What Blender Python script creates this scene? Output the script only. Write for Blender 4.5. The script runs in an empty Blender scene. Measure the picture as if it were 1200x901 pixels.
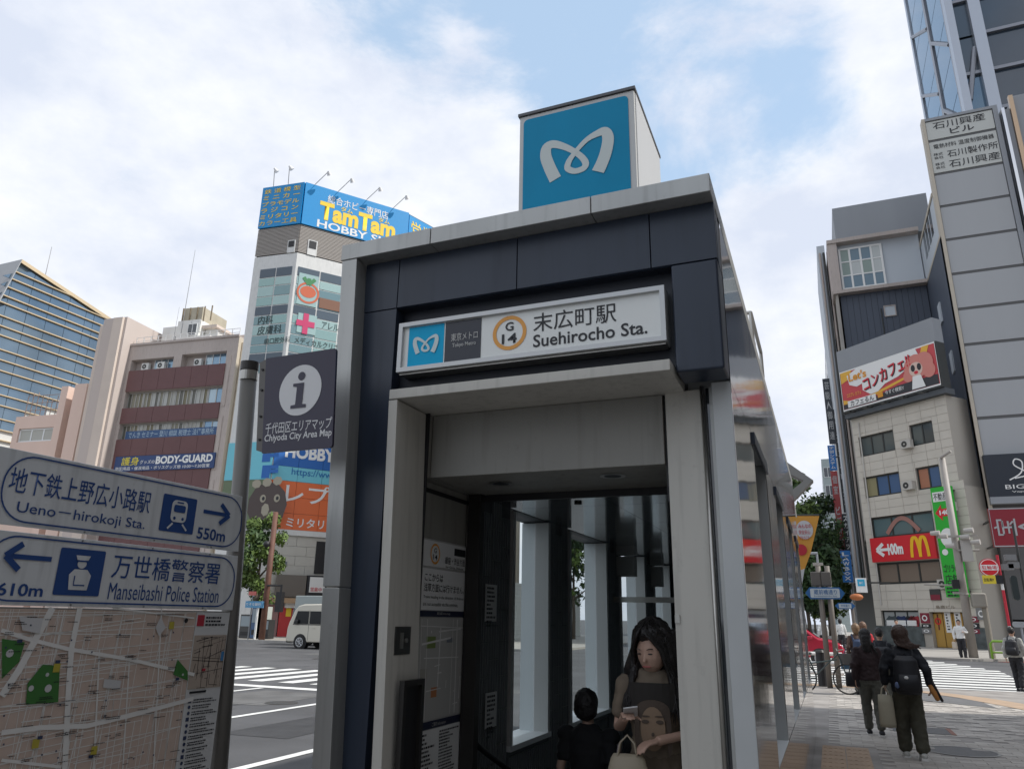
import bpy, bmesh, math, random
import numpy as np
from mathutils import Vector, Matrix
rnd = random.Random(7)
S = bpy.context.scene
C = S.collection
R_ = math.radians
# ------------------------------------------------------------------ camera
F0, CX, CY, H = 868.0, 600.0, 450.5, 1.6
RM = np.array([[0.92513079, 0.37922407, 0.01794795],
               [-0.09798696, 0.28418188, -0.95375008],
               [-0.36678546, 0.8805849, 0.30006442]])
cd = bpy.data.cameras.new('camera'); cam = bpy.data.objects.new('camera', cd); C.objects.link(cam)
cd.sensor_fit = 'HORIZONTAL'; cd.sensor_width = 36; cd.lens = F0 / 1200 * 36
cd.clip_start = 0.05; cd.clip_end = 3000
mw = Matrix.Identity(4)
for i in range(3):
    mw[i][0] = RM[0][i]; mw[i][1] = -RM[1][i]; mw[i][2] = -RM[2][i]
mw[2][3] = H
cam.matrix_world = mw
S.camera = cam
# ------------------------------------------------------------------ world and sun
SUN_EL, SUN_AZ = R_(47), R_(80)
w = bpy.data.worlds.new('World'); S.world = w; w.use_nodes = True
nt = w.node_tree; nt.nodes.clear()
def wn(t, **k):
    n = nt.nodes.new(t)
    for a, b in k.items(): setattr(n, a, b)
    return n
out = wn('ShaderNodeOutputWorld'); bg = wn('ShaderNodeBackground'); bg.inputs[1].default_value = 0.13
sky = wn('ShaderNodeTexSky', sky_type='NISHITA', sun_disc=False, sun_elevation=SUN_EL, sun_rotation=SUN_AZ)
sky.air_density = 1.0; sky.dust_density = 0.6; sky.ozone_density = 1.5
tc = wn('ShaderNodeTexCoord'); mp = wn('ShaderNodeMapping'); mp.inputs['Scale'].default_value = (1, 1, 1.7)
nt.links.new(tc.outputs['Generated'], mp.inputs[0])
n1 = wn('ShaderNodeTexNoise'); n1.inputs['Scale'].default_value = 2.6; n1.inputs['Detail'].default_value = 12; n1.inputs['Roughness'].default_value = .62; n1.inputs['Distortion'].default_value = .25
nt.links.new(mp.outputs[0], n1.inputs['Vector'])
def math_(op, a, b=None, c=None, clamp=False):
    n = wn('ShaderNodeMath', operation=op, use_clamp=clamp)
    for i, v in enumerate((a, b, c)):
        if v is None: continue
        if isinstance(v, (int, float)): n.inputs[i].default_value = v
        else: nt.links.new(v, n.inputs[i])
    return n.outputs[0]
def ray(px, py):
    v = RM.T @ np.array([px - CX, py - CY, F0]); return v
def bump(px, py, wd, amt):
    r = ray(px, py); r = r / np.linalg.norm(r)
    d = wn('ShaderNodeVectorMath', operation='DOT_PRODUCT'); d.inputs[1].default_value = tuple(r)
    nt.links.new(tc.outputs['Generated'], d.inputs[0])
    m = wn('ShaderNodeMapRange', interpolation_type='SMOOTHERSTEP'); m.inputs[1].default_value = math.cos(R_(wd)); m.inputs[2].default_value = 1; m.inputs[3].default_value = 0; m.inputs[4].default_value = amt
    nt.links.new(d.outputs['Value'], m.inputs[0]); return m.outputs[0]
cov = math_('ADD', n1.outputs['Fac'], 0.06)
for a in ((830, 60, 20, -.135), (930, 210, 10, -.05), (560, 20, 17, -.07), (330, 90, 14, -.05), (1110, 60, 9, .16), (1010, 330, 14, .14), (940, 480, 12, .12), (60, 200, 26, .12), (480, 200, 14, .04)):
    cov = math_('ADD', cov, bump(*a))
ms = wn('ShaderNodeMapRange', interpolation_type='SMOOTHSTEP'); ms.inputs[1].default_value = .385; ms.inputs[2].default_value = .56
nt.links.new(cov, ms.inputs[0])
n2 = wn('ShaderNodeTexNoise'); n2.inputs['Scale'].default_value = 4.2; n2.inputs['Detail'].default_value = 10; n2.inputs['Roughness'].default_value = .6
nt.links.new(mp.outputs[0], n2.inputs['Vector'])
cr = wn('ShaderNodeValToRGB'); cr.color_ramp.elements[0].position = .36; cr.color_ramp.elements[1].position = .64
cr.color_ramp.elements[0].color = (3.45, 3.75, 4.4, 1); cr.color_ramp.elements[1].color = (4.75, 4.85, 5.05, 1)
nt.links.new(n2.outputs['Fac'], cr.inputs[0])
mx = wn('ShaderNodeMix', data_type='RGBA'); nt.links.new(ms.outputs[0], mx.inputs[0])
skm = wn('ShaderNodeMix', data_type='RGBA'); skm.blend_type = 'MIX'; skm.inputs[0].default_value = .75; skm.inputs[7].default_value = (2.6, 3.45, 4.45, 1)
nt.links.new(sky.outputs[0], skm.inputs[6]); nt.links.new(skm.outputs[2], mx.inputs[6]); nt.links.new(cr.outputs[0], mx.inputs[7])
nt.links.new(mx.outputs[2], bg.inputs[0]); nt.links.new(bg.outputs[0], out.inputs[0])
sl = bpy.data.lights.new('sun', 'SUN'); sl.energy = 2.4; sl.angle = R_(1.5); sl.color = (1, .965, .91)
so = bpy.data.objects.new('sun', sl); C.objects.link(so)
sd = Vector((math.sin(SUN_AZ) * math.cos(SUN_EL), math.cos(SUN_AZ) * math.cos(SUN_EL), math.sin(SUN_EL)))
so.rotation_euler = sd.to_track_quat('Z', 'Y').to_euler(); so.location = (30, 0, 60)
S.view_settings.view_transform = 'Standard'; S.view_settings.look = 'None'; S.view_settings.gamma = 1; S.view_settings.exposure = 0.72
S.render.engine = 'CYCLES'
S.cycles.max_bounces = 7; S.cycles.diffuse_bounces = 3; S.cycles.glossy_bounces = 4; S.cycles.transparent_max_bounces = 8
try: S.cycles.use_denoising = True
except Exception: pass
# ------------------------------------------------------------------ materials
MC = {}
def M(name, rgb, rough=.6, metal=0., var=.0, vs=3., bump_=0., bs=20., spec=.5, emis=0., streak=False, trans=0., dirt=0.):
    if name in MC: return MC[name]
    m = bpy.data.materials.new(name); m.use_nodes = True; t = m.node_tree; b = t.nodes['Principled BSDF']
    b.inputs['Base Color'].default_value = (*rgb, 1); b.inputs['Roughness'].default_value = rough; b.inputs['Metallic'].default_value = metal
    b.inputs['Specular IOR Level'].default_value = spec
    if trans: b.inputs['Transmission Weight'].default_value = trans; b.inputs['IOR'].default_value = 1.05
    if emis: b.inputs['Emission Color'].default_value = (*rgb, 1); b.inputs['Emission Strength'].default_value = emis
    if var or bump_:
        co = t.nodes.new('ShaderNodeTexCoord'); mpn = t.nodes.new('ShaderNodeMapping')
        if streak: mpn.inputs['Scale'].default_value = (1, 1, .12)
        t.links.new(co.outputs['Object'], mpn.inputs[0])
    if var:
        n = t.nodes.new('ShaderNodeTexNoise'); n.inputs['Scale'].default_value = vs; n.inputs['Detail'].default_value = 6
        t.links.new(mpn.outputs[0], n.inputs['Vector'])
        r = t.nodes.new('ShaderNodeMapRange'); r.inputs[1].default_value = .3; r.inputs[2].default_value = .7; r.inputs[3].default_value = 1 - var; r.inputs[4].default_value = 1 + var
        t.links.new(n.outputs['Fac'], r.inputs[0])
        mu = t.nodes.new('ShaderNodeVectorMath'); mu.operation = 'SCALE'; mu.inputs[0].default_value = rgb
        t.links.new(r.outputs[0], mu.inputs['Scale']); t.links.new(mu.outputs[0], b.inputs['Base Color'])
        if dirt:   # stains and runs: narrow vertical streaks plus small scuffs, fixed to the surface
            m2 = t.nodes.new('ShaderNodeMapping'); m2.inputs['Scale'].default_value = (9, 9, .6); t.links.new(co.outputs['Object'], m2.inputs[0])
            n2_ = t.nodes.new('ShaderNodeTexNoise'); n2_.inputs['Scale'].default_value = 2.2; n2_.inputs['Detail'].default_value = 8; t.links.new(m2.outputs[0], n2_.inputs['Vector'])
            n3_ = t.nodes.new('ShaderNodeTexNoise'); n3_.inputs['Scale'].default_value = 14; n3_.inputs['Detail'].default_value = 9; n3_.inputs['Roughness'].default_value = .7; t.links.new(co.outputs['Object'], n3_.inputs['Vector'])
            ra = t.nodes.new('ShaderNodeMapRange'); ra.inputs[1].default_value = .52; ra.inputs[2].default_value = .72; ra.inputs[3].default_value = 1; ra.inputs[4].default_value = 1 - dirt; t.links.new(n2_.outputs['Fac'], ra.inputs[0])
            rb = t.nodes.new('ShaderNodeMapRange'); rb.inputs[1].default_value = .60; rb.inputs[2].default_value = .70; rb.inputs[3].default_value = 1; rb.inputs[4].default_value = 1 - dirt * .7; t.links.new(n3_.outputs['Fac'], rb.inputs[0])
            mm = t.nodes.new('ShaderNodeMath'); mm.operation = 'MULTIPLY'; t.links.new(ra.outputs[0], mm.inputs[0]); t.links.new(rb.outputs[0], mm.inputs[1])
            mv = t.nodes.new('ShaderNodeVectorMath'); mv.operation = 'SCALE'; t.links.new(mu.outputs[0], mv.inputs[0]); t.links.new(mm.outputs[0], mv.inputs['Scale']); t.links.new(mv.outputs[0], b.inputs['Base Color'])
            rr_ = t.nodes.new('ShaderNodeMapRange'); rr_.inputs[3].default_value = rough + .22; rr_.inputs[4].default_value = rough; rr_.inputs[1].default_value = .6; t.links.new(mm.outputs[0], rr_.inputs[0]); t.links.new(rr_.outputs[0], b.inputs['Roughness'])
    if bump_:
        n = t.nodes.new('ShaderNodeTexNoise'); n.inputs['Scale'].default_value = bs; n.inputs['Detail'].default_value = 4
        t.links.new(mpn.outputs[0], n.inputs['Vector'])
        bp = t.nodes.new('ShaderNodeBump'); bp.inputs['Strength'].default_value = bump_; bp.inputs['Distance'].default_value = .02
        t.links.new(n.outputs['Fac'], bp.inputs['Height']); t.links.new(bp.outputs[0], b.inputs['Normal'])
    MC[name] = m; return m
coping_m = M('silver_coping', (.42, .425, .41), .40, .5, dirt=.16, var=.10, vs=3, streak=True)
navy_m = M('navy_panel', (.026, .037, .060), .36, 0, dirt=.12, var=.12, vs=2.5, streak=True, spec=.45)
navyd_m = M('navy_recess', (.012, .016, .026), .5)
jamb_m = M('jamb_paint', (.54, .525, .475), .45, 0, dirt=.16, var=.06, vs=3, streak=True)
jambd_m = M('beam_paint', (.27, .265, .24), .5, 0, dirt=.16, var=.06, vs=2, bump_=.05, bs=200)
skin_m = M('polished_cladding', (.52, .50, .49), .07, 1, bump_=.16, bs=.9)
reveal_m = M('reveal_steel', (.50, .52, .52), .45, .1, var=.05)
frame_w = M('white_frame', (.74, .76, .76), .4)
steel_m = M('brushed_steel', (.42, .41, .38), .3, .9, var=.08, vs=8)
pole_m = M('dark_pole_paint', (.15, .143, .13), .45, .3, var=.05)
black_m = M('black_matte', (.012, .012, .014), .5)
white_m = M('white_paint', (.78, .78, .76), .5)
signw_m = M('acrylic_white', (.80, .82, .79), .25, spec=.6)
signg_m = M('signboard_grey_white', (.64, .655, .66), .45, dirt=.2, var=.05, vs=3)
teal_m = M('metro_teal', (.0, .28, .50), .38, spec=.2, var=.06, vs=2)
teal2_m = M('metro_teal_bright', (.0, .42, .72), .4, spec=.2)
orange_m = M('ginza_orange', (.80, .36, .06), .4)
dblue_m = M('sign_blue', (.015, .06, .22), .5)
purple_m = M('info_purple', (.022, .018, .045), .4)
ink_m = M('ink_black', (.015, .016, .02), .5)
glass_d = M('dark_glass', (.03, .04, .05), .05, 0, spec=1.0)
glass_b = M('blue_glass', (.20, .26, .31), .04, .85, var=.22, vs=.12)
glass_g = M('green_glass', (.10, .16, .18), .05, .7, var=.15, vs=.2)
asphalt_m = M('asphalt', (.085, .085, .088), .85, var=.30, vs=.45, bump_=.4, bs=80)
road_w = M('road_paint', (.72, .72, .69), .7, var=.14, vs=4)
paver_m = M('paver_grey', (.40, .37, .335), .8, var=.18, vs=2.2, bump_=.3, bs=50)
paver2_m = M('paver_grey_light', (.46, .43, .39), .8, var=.15, vs=2.6, bump_=.3, bs=50)
joint_m = M('paving_joint', (.28, .26, .24), .9, var=.25, vs=1.7)
tact_m = M('tactile_tan', (.40, .29, .20), .8, var=.12, vs=3)
kerb_m = M('kerb_concrete', (.35, .34, .32), .8, var=.1)
conc_m = M('concrete', (.34, .32, .29), .8, var=.12, vs=.6)
# ------------------------------------------------------------------ helpers
WOFF = {}
class MB:
    def __init__(s): s.v = []; s.f = []
    def add(s, vs, fs):
        n = len(s.v); s.v += [tuple(v) for v in vs]; s.f += [tuple(i + n for i in f) for f in fs]; return s
    def box(s, x0, x1, y0, y1, z0, z1):
        return s.add([(x0, y0, z0), (x1, y0, z0), (x1, y1, z0), (x0, y1, z0), (x0, y0, z1), (x1, y0, z1), (x1, y1, z1), (x0, y1, z1)],
                     [(0, 3, 2, 1), (4, 5, 6, 7), (0, 1, 5, 4), (1, 2, 6, 5), (2, 3, 7, 6), (3, 0, 4, 7)])
    def prism(s, pts, y0, y1):   # outline in x,z extruded along y; pts counter-clockwise seen from -y
        n = len(pts); a = sum(pts[i][0] * pts[(i + 1) % n][1] - pts[(i + 1) % n][0] * pts[i][1] for i in range(n))
        if a < 0: pts = pts[::-1]
        return s.add([(x, y0, z) for x, z in pts] + [(x, y1, z) for x, z in pts],
                     [tuple(range(n)), tuple(range(2 * n - 1, n - 1, -1))] + [(i, i + n, (i + 1) % n + n, (i + 1) % n) for i in range(n)])
    def prismz(s, pts, z0, z1):
        n = len(pts); a = sum(pts[i][0] * pts[(i + 1) % n][1] - pts[(i + 1) % n][0] * pts[i][1] for i in range(n))
        if a < 0: pts = pts[::-1]
        return s.add([(x, y, z0) for x, y in pts] + [(x, y, z1) for x, y in pts],
                     [tuple(range(n - 1, -1, -1)), tuple(range(n, 2 * n))] + [(i, (i + 1) % n, (i + 1) % n + n, i + n) for i in range(n)])
    def prismx(s, pts, x0, x1):  # outline in y,z extruded along x
        n = len(pts); a = sum(pts[i][0] * pts[(i + 1) % n][1] - pts[(i + 1) % n][0] * pts[i][1] for i in range(n))
        if a < 0: pts = pts[::-1]
        return s.add([(x0, y, z) for y, z in pts] + [(x1, y, z) for y, z in pts],
                     [tuple(range(n - 1, -1, -1)), tuple(range(n, 2 * n))] + [(i, (i + 1) % n, (i + 1) % n + n, i + n) for i in range(n)])
    def cyl(s, p0, p1, r0, r1=None, seg=12):
        r1 = r0 if r1 is None else r1
        p0 = Vector(p0); p1 = Vector(p1); d = (p1 - p0).normalized(); a = d.orthogonal().normalized(); b = d.cross(a)
        vs = []
        for p, r in ((p0, r0), (p1, r1)):
            for i in range(seg):
                t = 2 * math.pi * i / seg; vs.append(p + a * (r * math.cos(t)) + b * (r * math.sin(t)))
        return s.add(vs, [(i, (i + 1) % seg, (i + 1) % seg + seg, i + seg) for i in range(seg)] + [tuple(range(seg - 1, -1, -1)), tuple(range(seg, 2 * seg))])
    def loft(s, rings, seg=12, cap=True):  # rings: (centre, rx, ry, axis a, axis b)
        vs = []; n = len(rings)
        for c, rx, ry, a, b in rings:
            for i in range(seg):
                t = 2 * math.pi * i / seg; vs.append(Vector(c) + Vector(a) * (rx * math.cos(t)) + Vector(b) * (ry * math.sin(t)))
        fs = [(k * seg + i, k * seg + (i + 1) % seg, (k + 1) * seg + (i + 1) % seg, (k + 1) * seg + i) for k in range(n - 1) for i in range(seg)]
        if cap: fs += [tuple(range(seg - 1, -1, -1)), tuple(range((n - 1) * seg, n * seg))]
        return s.add(vs, fs)
    def tube(s, pts, rs, seg=10, flat=1.0):
        pts = [Vector(p) for p in pts]; rings = []
        if not hasattr(rs, '__len__'): rs = [rs] * len(pts)
        ref = None
        for i, p in enumerate(pts):
            d = (pts[min(i + 1, len(pts) - 1)] - pts[max(i - 1, 0)]).normalized()
            if ref is None: ref = d.orthogonal().normalized()
            a = (ref - d * ref.dot(d)).normalized(); b = d.cross(a); ref = a
            if i == 0: rings.append((p - d * rs[0] * .55, rs[0] * .55, rs[0] * .55 * flat, a, b))
            rings.append((p, rs[i], rs[i] * flat, a, b))
            if i == len(pts) - 1: rings.append((p + d * rs[i] * .55, rs[i] * .55, rs[i] * .55 * flat, a, b))
        return s.loft(rings, seg)
    def ball(s, c, r, seg=14, sc=(1, 1, 1)):
        rings = []
        for k in range(9):
            t = math.pi * (k + .02) / 8.04 - math.pi / 2
            rings.append((Vector(c) + Vector((0, 0, math.sin(t) * r * sc[2])), math.cos(t) * r * sc[0] + .0005, math.cos(t) * r * sc[1] + .0005, (1, 0, 0), (0, 1, 0)))
        return s.loft(rings, seg)
    def o(s, name, mat, parent=None, smooth=False, bevel=0, remesh=0, kind=None, sm_it=3):
        off = WOFF.get(parent)
        vs = s.v if off is None else [(x - off[0], y - off[1], z - off[2]) for x, y, z in s.v]
        me = bpy.data.meshes.new(name); me.from_pydata(vs, [], s.f); me.update()
        me.materials.append(mat)
        ob = bpy.data.objects.new(name, me); C.objects.link(ob)
        if parent is not None: ob.parent = parent
        if off is not None: WOFF[ob] = off
        if smooth: me.shade_smooth()
        if bevel:
            b = ob.modifiers.new('bevel', 'BEVEL'); b.width = bevel; b.segments = 2; b.limit_method = 'ANGLE'; b.angle_limit = R_(40)
            me.shade_smooth(); ws = ob.modifiers.new('wn', 'WEIGHTED_NORMAL')
        if remesh:
            b = ob.modifiers.new('r', 'REMESH'); b.mode = 'VOXEL'; b.voxel_size = remesh; b.use_smooth_shade = True
            b2 = ob.modifiers.new('s', 'SMOOTH'); b2.iterations = sm_it; b2.factor = .6
        if kind: ob['kind'] = kind
        return ob
def thing(name, label, cat, loc=(0, 0, 0), rotz=0, group=None, world=False):
    o = bpy.data.objects.new(name, None); o.empty_display_size = .2; C.objects.link(o); o.location = loc; o.rotation_euler = (0, 0, rotz)
    o['label'] = label; o['category'] = cat
    if group: o['group'] = group
    if world: WOFF[o] = tuple(loc)
    return o
def tag(o, label, cat, group=None):
    o['label'] = label; o['category'] = cat
    if group: o['group'] = group
    return o
def struct(o): o['kind'] = 'structure'; return o
def dup(root, loc=None, rotz=None, label=None):
    def cp(o, par):
        c = o.copy(); C.objects.link(c)
        if par is not None: c.parent = par
        for ch in kids.get(o, ()): cp(ch, c)
        return c
    kids = {}
    for q in list(C.objects):
        if q.parent is not None: kids.setdefault(q.parent, []).append(q)
    r = cp(root, None)
    if loc is not None: r.location = loc
    if rotz is not None: r.rotation_euler = (0, 0, rotz)
    if label: r['label'] = label
    return r
def lift(pts, z): return [(p[0], p[1], z) for p in pts]
_tc = bpy.data.curves.new('lettering', 'FONT'); _to = bpy.data.objects.new('lettering', _tc)
def textmesh(s, bold=0., res=3, sp=1.0):
    if _to.name not in C.objects: C.objects.link(_to)
    _tc.body = s; _tc.offset = bold; _tc.resolution_u = res; _tc.space_character = sp
    bpy.context.view_layer.update()
    return bpy.data.meshes.new_from_object(_to.evaluated_get(bpy.context.evaluated_depsgraph_get()))
def text(s, mat, parent, x0, x1, z0, z1, y, bold=.008, quad=None, rot=0, name='lettering', sp=1.0, shear=0, res=3, th=0.):
    """fit text into the rectangle x0..x1, z0..z1 on the plane y of the parent's frame (reads from -y)"""
    if any(ord(ch) > 0x3000 for ch in s): bold = min(bold, .014 if all(ord(ch) < 0x3100 for ch in s) else .004)
    me = textmesh(s, bold, res, sp)
    co = np.empty(len(me.vertices) * 3, 'f'); me.vertices.foreach_get('co', co); co = co.reshape(-1, 3)
    if rot:
        c, s_ = math.cos(rot), math.sin(rot); co = np.stack([co[:, 0] * c - co[:, 1] * s_, co[:, 0] * s_ + co[:, 1] * c, co[:, 2]], 1)
    mn, mxx = co.min(0), co.max(0); uv = (co - mn) / np.maximum(mxx - mn, 1e-6)
    X = x0 + uv[:, 0] * (x1 - x0) + shear * (uv[:, 1] - .5) * (x1 - x0); Z = z0 + uv[:, 1] * (z1 - z0)
    off = WOFF.get(parent) or (0, 0, 0)
    nc = np.stack([X - off[0], np.full_like(X, y - off[1]), Z - off[2]], 1).astype('f')
    me.vertices.foreach_set('co', nc.ravel()); me.update(); me.materials.clear(); me.materials.append(mat); me.name = name
    o = bpy.data.objects.new(name, me); C.objects.link(o); o.parent = parent
    return o
def ribbon(pts, ws):
    """variable width stroke outline in 2D"""
    L = []; Rr = []
    n = len(pts)
    for i in range(n):
        a = pts[max(i - 1, 0)]; b = pts[min(i + 1, n - 1)]; d = Vector((b[0] - a[0], b[1] - a[1])).normalized(); nn = (-d.y, d.x)
        w_ = ws[i] / 2 if hasattr(ws, '__len__') else ws / 2
        L.append((pts[i][0] + nn[0] * w_, pts[i][1] + nn[1] * w_)); Rr.append((pts[i][0] - nn[0] * w_, pts[i][1] - nn[1] * w_))
    return L, Rr
def stroke(mb, pts, ws, y, sub=0):
    pts = [tuple(p) for p in pts]
    if sub:
        ws = list(ws) if hasattr(ws, '__len__') else [ws] * len(pts)
        P = []; W = []
        for i in range(len(pts) - 1):
            p0, p1, p2, p3 = pts[max(i - 1, 0)], pts[i], pts[i + 1], pts[min(i + 2, len(pts) - 1)]
            for k in range(sub):
                t = k / sub
                P.append(tuple(.5 * (2 * p1[j] + (p2[j] - p0[j]) * t + (2 * p0[j] - 5 * p1[j] + 4 * p2[j] - p3[j]) * t * t + (3 * p1[j] - p0[j] - 3 * p2[j] + p3[j]) * t ** 3) for j in (0, 1)))
                W.append(ws[i] + (ws[i + 1] - ws[i]) * t)
        P.append(pts[-1]); W.append(ws[-1]); pts, ws = P, W
    L, Rr = ribbon(pts, ws); n = len(L)
    vs = [(x, y - .002 * i / n, z) for i, (x, z) in enumerate(L)] + [(x, y - .002 * i / n, z) for i, (x, z) in enumerate(Rr)]
    mb.add(vs, [(i + n, i + n + 1, i + 1, i) for i in range(n - 1)]); return mb
def disc(mb, cx, cz, rx, rz, y, seg=32, inner=0.):
    if not inner:
        return mb.add([(cx + rx * math.cos(t), y, cz + rz * math.sin(t)) for t in [2 * math.pi * i / seg for i in range(seg)]], [tuple(range(seg))])
    vs = []
    for k in (1, inner): vs += [(cx + rx * k * math.cos(t), y, cz + rz * k * math.sin(t)) for t in [2 * math.pi * i / seg for i in range(seg)]]
    return mb.add(vs, [(i, (i + 1) % seg, (i + 1) % seg + seg, i + seg) for i in range(seg)])
def rrect(x0, x1, z0, z1, r, n=6):
    P = []
    for cx, cz, a0 in ((x1 - r, z0 + r, -90), (x1 - r, z1 - r, 0), (x0 + r, z1 - r, 90), (x0 + r, z0 + r, 180)):
        for i in range(n + 1): a = R_(a0 + 90 * i / n); P.append((cx + r * math.cos(a), cz + r * math.sin(a)))
    return P
def outline(mb, P, wd, y):
    stroke(mb, P + [P[0], P[1]], wd, y); return mb
def flat(mb, P, y): return mb.add([(x, y, z) for x, z in P], [tuple(range(len(P)))])
class Fr:
    """a real vertical plane through (ox, oy) heading yaw; p() reads a point of the survey photograph on it"""
    def __init__(s, ox, oy, yaw=0.): s.o = (ox, oy); s.y = yaw; s.u = (math.cos(yaw), math.sin(yaw)); s.v = (-math.sin(yaw), math.cos(yaw))
    def p(s, px, py, d=0.):
        r = ray(px, py); n = s.v; k = ((s.o[0] * n[0] + s.o[1] * n[1]) + d) / (r[0] * n[0] + r[1] * n[1])
        x, y, z = r[0] * k, r[1] * k, H + r[2] * k
        return ((x - s.o[0]) * s.u[0] + (y - s.o[1]) * s.u[1], z)
    def q(s, pts, d=0.): return [s.p(a, b, d) for a, b in pts]
    def rect(s, a, b, d=0.):
        """upright rectangle from top-left and bottom-right photo points"""
        p, q = s.p(*a, d), s.p(*b, d); return (min(p[0], q[0]), max(p[0], q[0]), min(p[1], q[1]), max(p[1], q[1]))
    def thing(s, name, label, cat, group=None): return thing(name, label, cat, (s.o[0], s.o[1], 0), s.y, group)
def wall(x0, x1, z0, z1, holes, depth, back, rev=.25):
    """front skin at y=0 with real openings, reveals, and a body behind"""
    mb = MB(); xs = sorted({x0, x1, *[h[0] for h in holes], *[h[1] for h in holes]}); zs = sorted({z0, z1, *[h[2] for h in holes], *[h[3] for h in holes]})
    for i in range(len(xs) - 1):
        for j in range(len(zs) - 1):
            cx, cz = (xs[i] + xs[i + 1]) / 2, (zs[j] + zs[j + 1]) / 2
            if any(h[0] < cx < h[1] and h[2] < cz < h[3] for h in holes): continue
            mb.add([(xs[i], 0, zs[j]), (xs[i + 1], 0, zs[j]), (xs[i + 1], 0, zs[j + 1]), (xs[i], 0, zs[j + 1])], [(0, 1, 2, 3)])
    for a, b, c, d in holes:
        mb.add([(a, 0, c), (b, 0, c), (b, 0, d), (a, 0, d), (a, rev, c), (b, rev, c), (b, rev, d), (a, rev, d)], [(0, 4, 5, 1), (1, 5, 6, 2), (2, 6, 7, 3), (3, 7, 4, 0)])
    mb.box(x0, x1, rev, back, z0, z1)
    mb.add([(x0, 0, z0), (x0, rev, z0), (x0, rev, z1), (x0, 0, z1)], [(0, 3, 2, 1)]); mb.add([(x1, 0, z0), (x1, rev, z0), (x1, rev, z1), (x1, 0, z1)], [(0, 1, 2, 3)])
    mb.add([(x0, 0, z1), (x1, 0, z1), (x1, rev, z1), (x0, rev, z1)], [(0, 1, 2, 3)])
    return mb
def window(par, x0, x1, z0, z1, y, nv=1, nh=1, fm=None, gm=None, t=.06, xs=None, curtains=None, name='window', gap=.0):
    fm = fm or frame_w; gm = gm or glass_d
    mb = MB(); mb.box(x0, x1, y, y + .08, z0, z0 + t); mb.box(x0, x1, y, y + .08, z1 - t, z1); mb.box(x0, x0 + t, y, y + .08, z0 + t, z1 - t); mb.box(x1 - t, x1, y, y + .08, z0 + t, z1 - t)
    xs = xs if xs is not None else [x0 + (x1 - x0) * i / nv for i in range(1, nv)]
    zs = [z0 + (z1 - z0) * i / nh for i in range(1, nh)]
    for x in xs: mb.box(x - t / 2, x + t / 2, y + .004, y + .076, z0 + t, z1 - t)
    xe = [x0 + t] + [v for x in xs for v in (x - t / 2, x + t / 2)] + [x1 - t]
    for z in zs:
        for i in range(0, len(xe), 2): mb.box(xe[i], xe[i + 1], y + .01, y + .07, z - t / 3, z + t / 3)
    f = mb.o(name, fm, par)
    xe2 = [x0 + t / 2] + list(xs) + [x1 - t / 2]; ze2 = [z0 + t / 2] + list(zs) + [z1 - t / 2]
    for i in range(len(xe2) - 1):
        for j in range(len(ze2) - 1):
            g = gm if not curtains else curtains[rnd.randrange(len(curtains))]
            MB().box(xe2[i] + .002, xe2[i + 1] - .002, y + .05, y + .058, ze2[j] + .002, ze2[j + 1] - .002).o('pane', g, f)
    return f
def vdir(px, py=722):
    r = ray(px, py); return math.atan2(r[1], r[0])
def clear_glass():
    m = bpy.data.materials.new('clear_glass'); m.use_nodes = True; t = m.node_tree; t.nodes.clear()
    o = t.nodes.new('ShaderNodeOutputMaterial'); a = t.nodes.new('ShaderNodeBsdfTransparent'); a.inputs[0].default_value = (.80, .86, .86, 1)
    b = t.nodes.new('ShaderNodeBsdfGlossy'); b.inputs['Roughness'].default_value = .02; f = t.nodes.new('ShaderNodeFresnel'); f.inputs[0].default_value = 1.45
    x = t.nodes.new('ShaderNodeMixShader'); t.links.new(f.outputs[0], x.inputs[0]); t.links.new(a.outputs[0], x.inputs[1]); t.links.new(b.outputs[0], x.inputs[2]); t.links.new(x.outputs[0], o.inputs[0])
    return m
clear_m = clear_glass()
# ================================================================== GROUND
def gh(X, Y):   # street level: flat near the entrance, rising slightly across the junction
    a = min(max((Y - 25) / 15, 0), 1); a = a * a * (3 - 2 * a); b = min(max((X + 12) / 8, 0), 1); b = b * b * (3 - 2 * b)
    return -.12 + .26 * a * b
def sheet(name, xs, ys, zf, mat, skip=None, kind='structure'):
    mb = MB(); idx = {}
    for i, x in enumerate(xs):
        for j, y in enumerate(ys): idx[i, j] = len(mb.v); mb.v.append((x, y, zf(x, y)))
    for i in range(len(xs) - 1):
        for j in range(len(ys) - 1):
            if skip and skip((xs[i] + xs[i + 1]) / 2, (ys[j] + ys[j + 1]) / 2): continue
            mb.f.append((idx[i, j], idx[i + 1, j], idx[i + 1, j + 1], idx[i, j + 1]))
    o = mb.o(name, mat); o['kind'] = kind; o.data.shade_smooth(); return o
HX0, HX1, HY0, HY1 = -2.45, -.55, 4.9, 12.85
sheet('ground', [-900, -300, -120, -60, -30] + [v for v in range(-20, 40, 2)] + [-2.45, -.55][:0] + [60, 120, 400, 900] if False else sorted([-900, -300, -120, -60, -30, -12, -10, -8, -6, -4, HX0, HX1, 0, 4, 8, 12, 20, 40, 60, 120, 400, 900]),
      sorted([-900, -200, -60, -20, 0, HY0, HY1, 18, 22, 25, 27, 29, 31, 33, 35, 37, 39, 40, 44, 50, 60, 80, 120, 200, 500, 1500]), gh, asphalt_m,
      skip=lambda x, y: HX0 < x < HX1 and HY0 < y < HY1)
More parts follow.
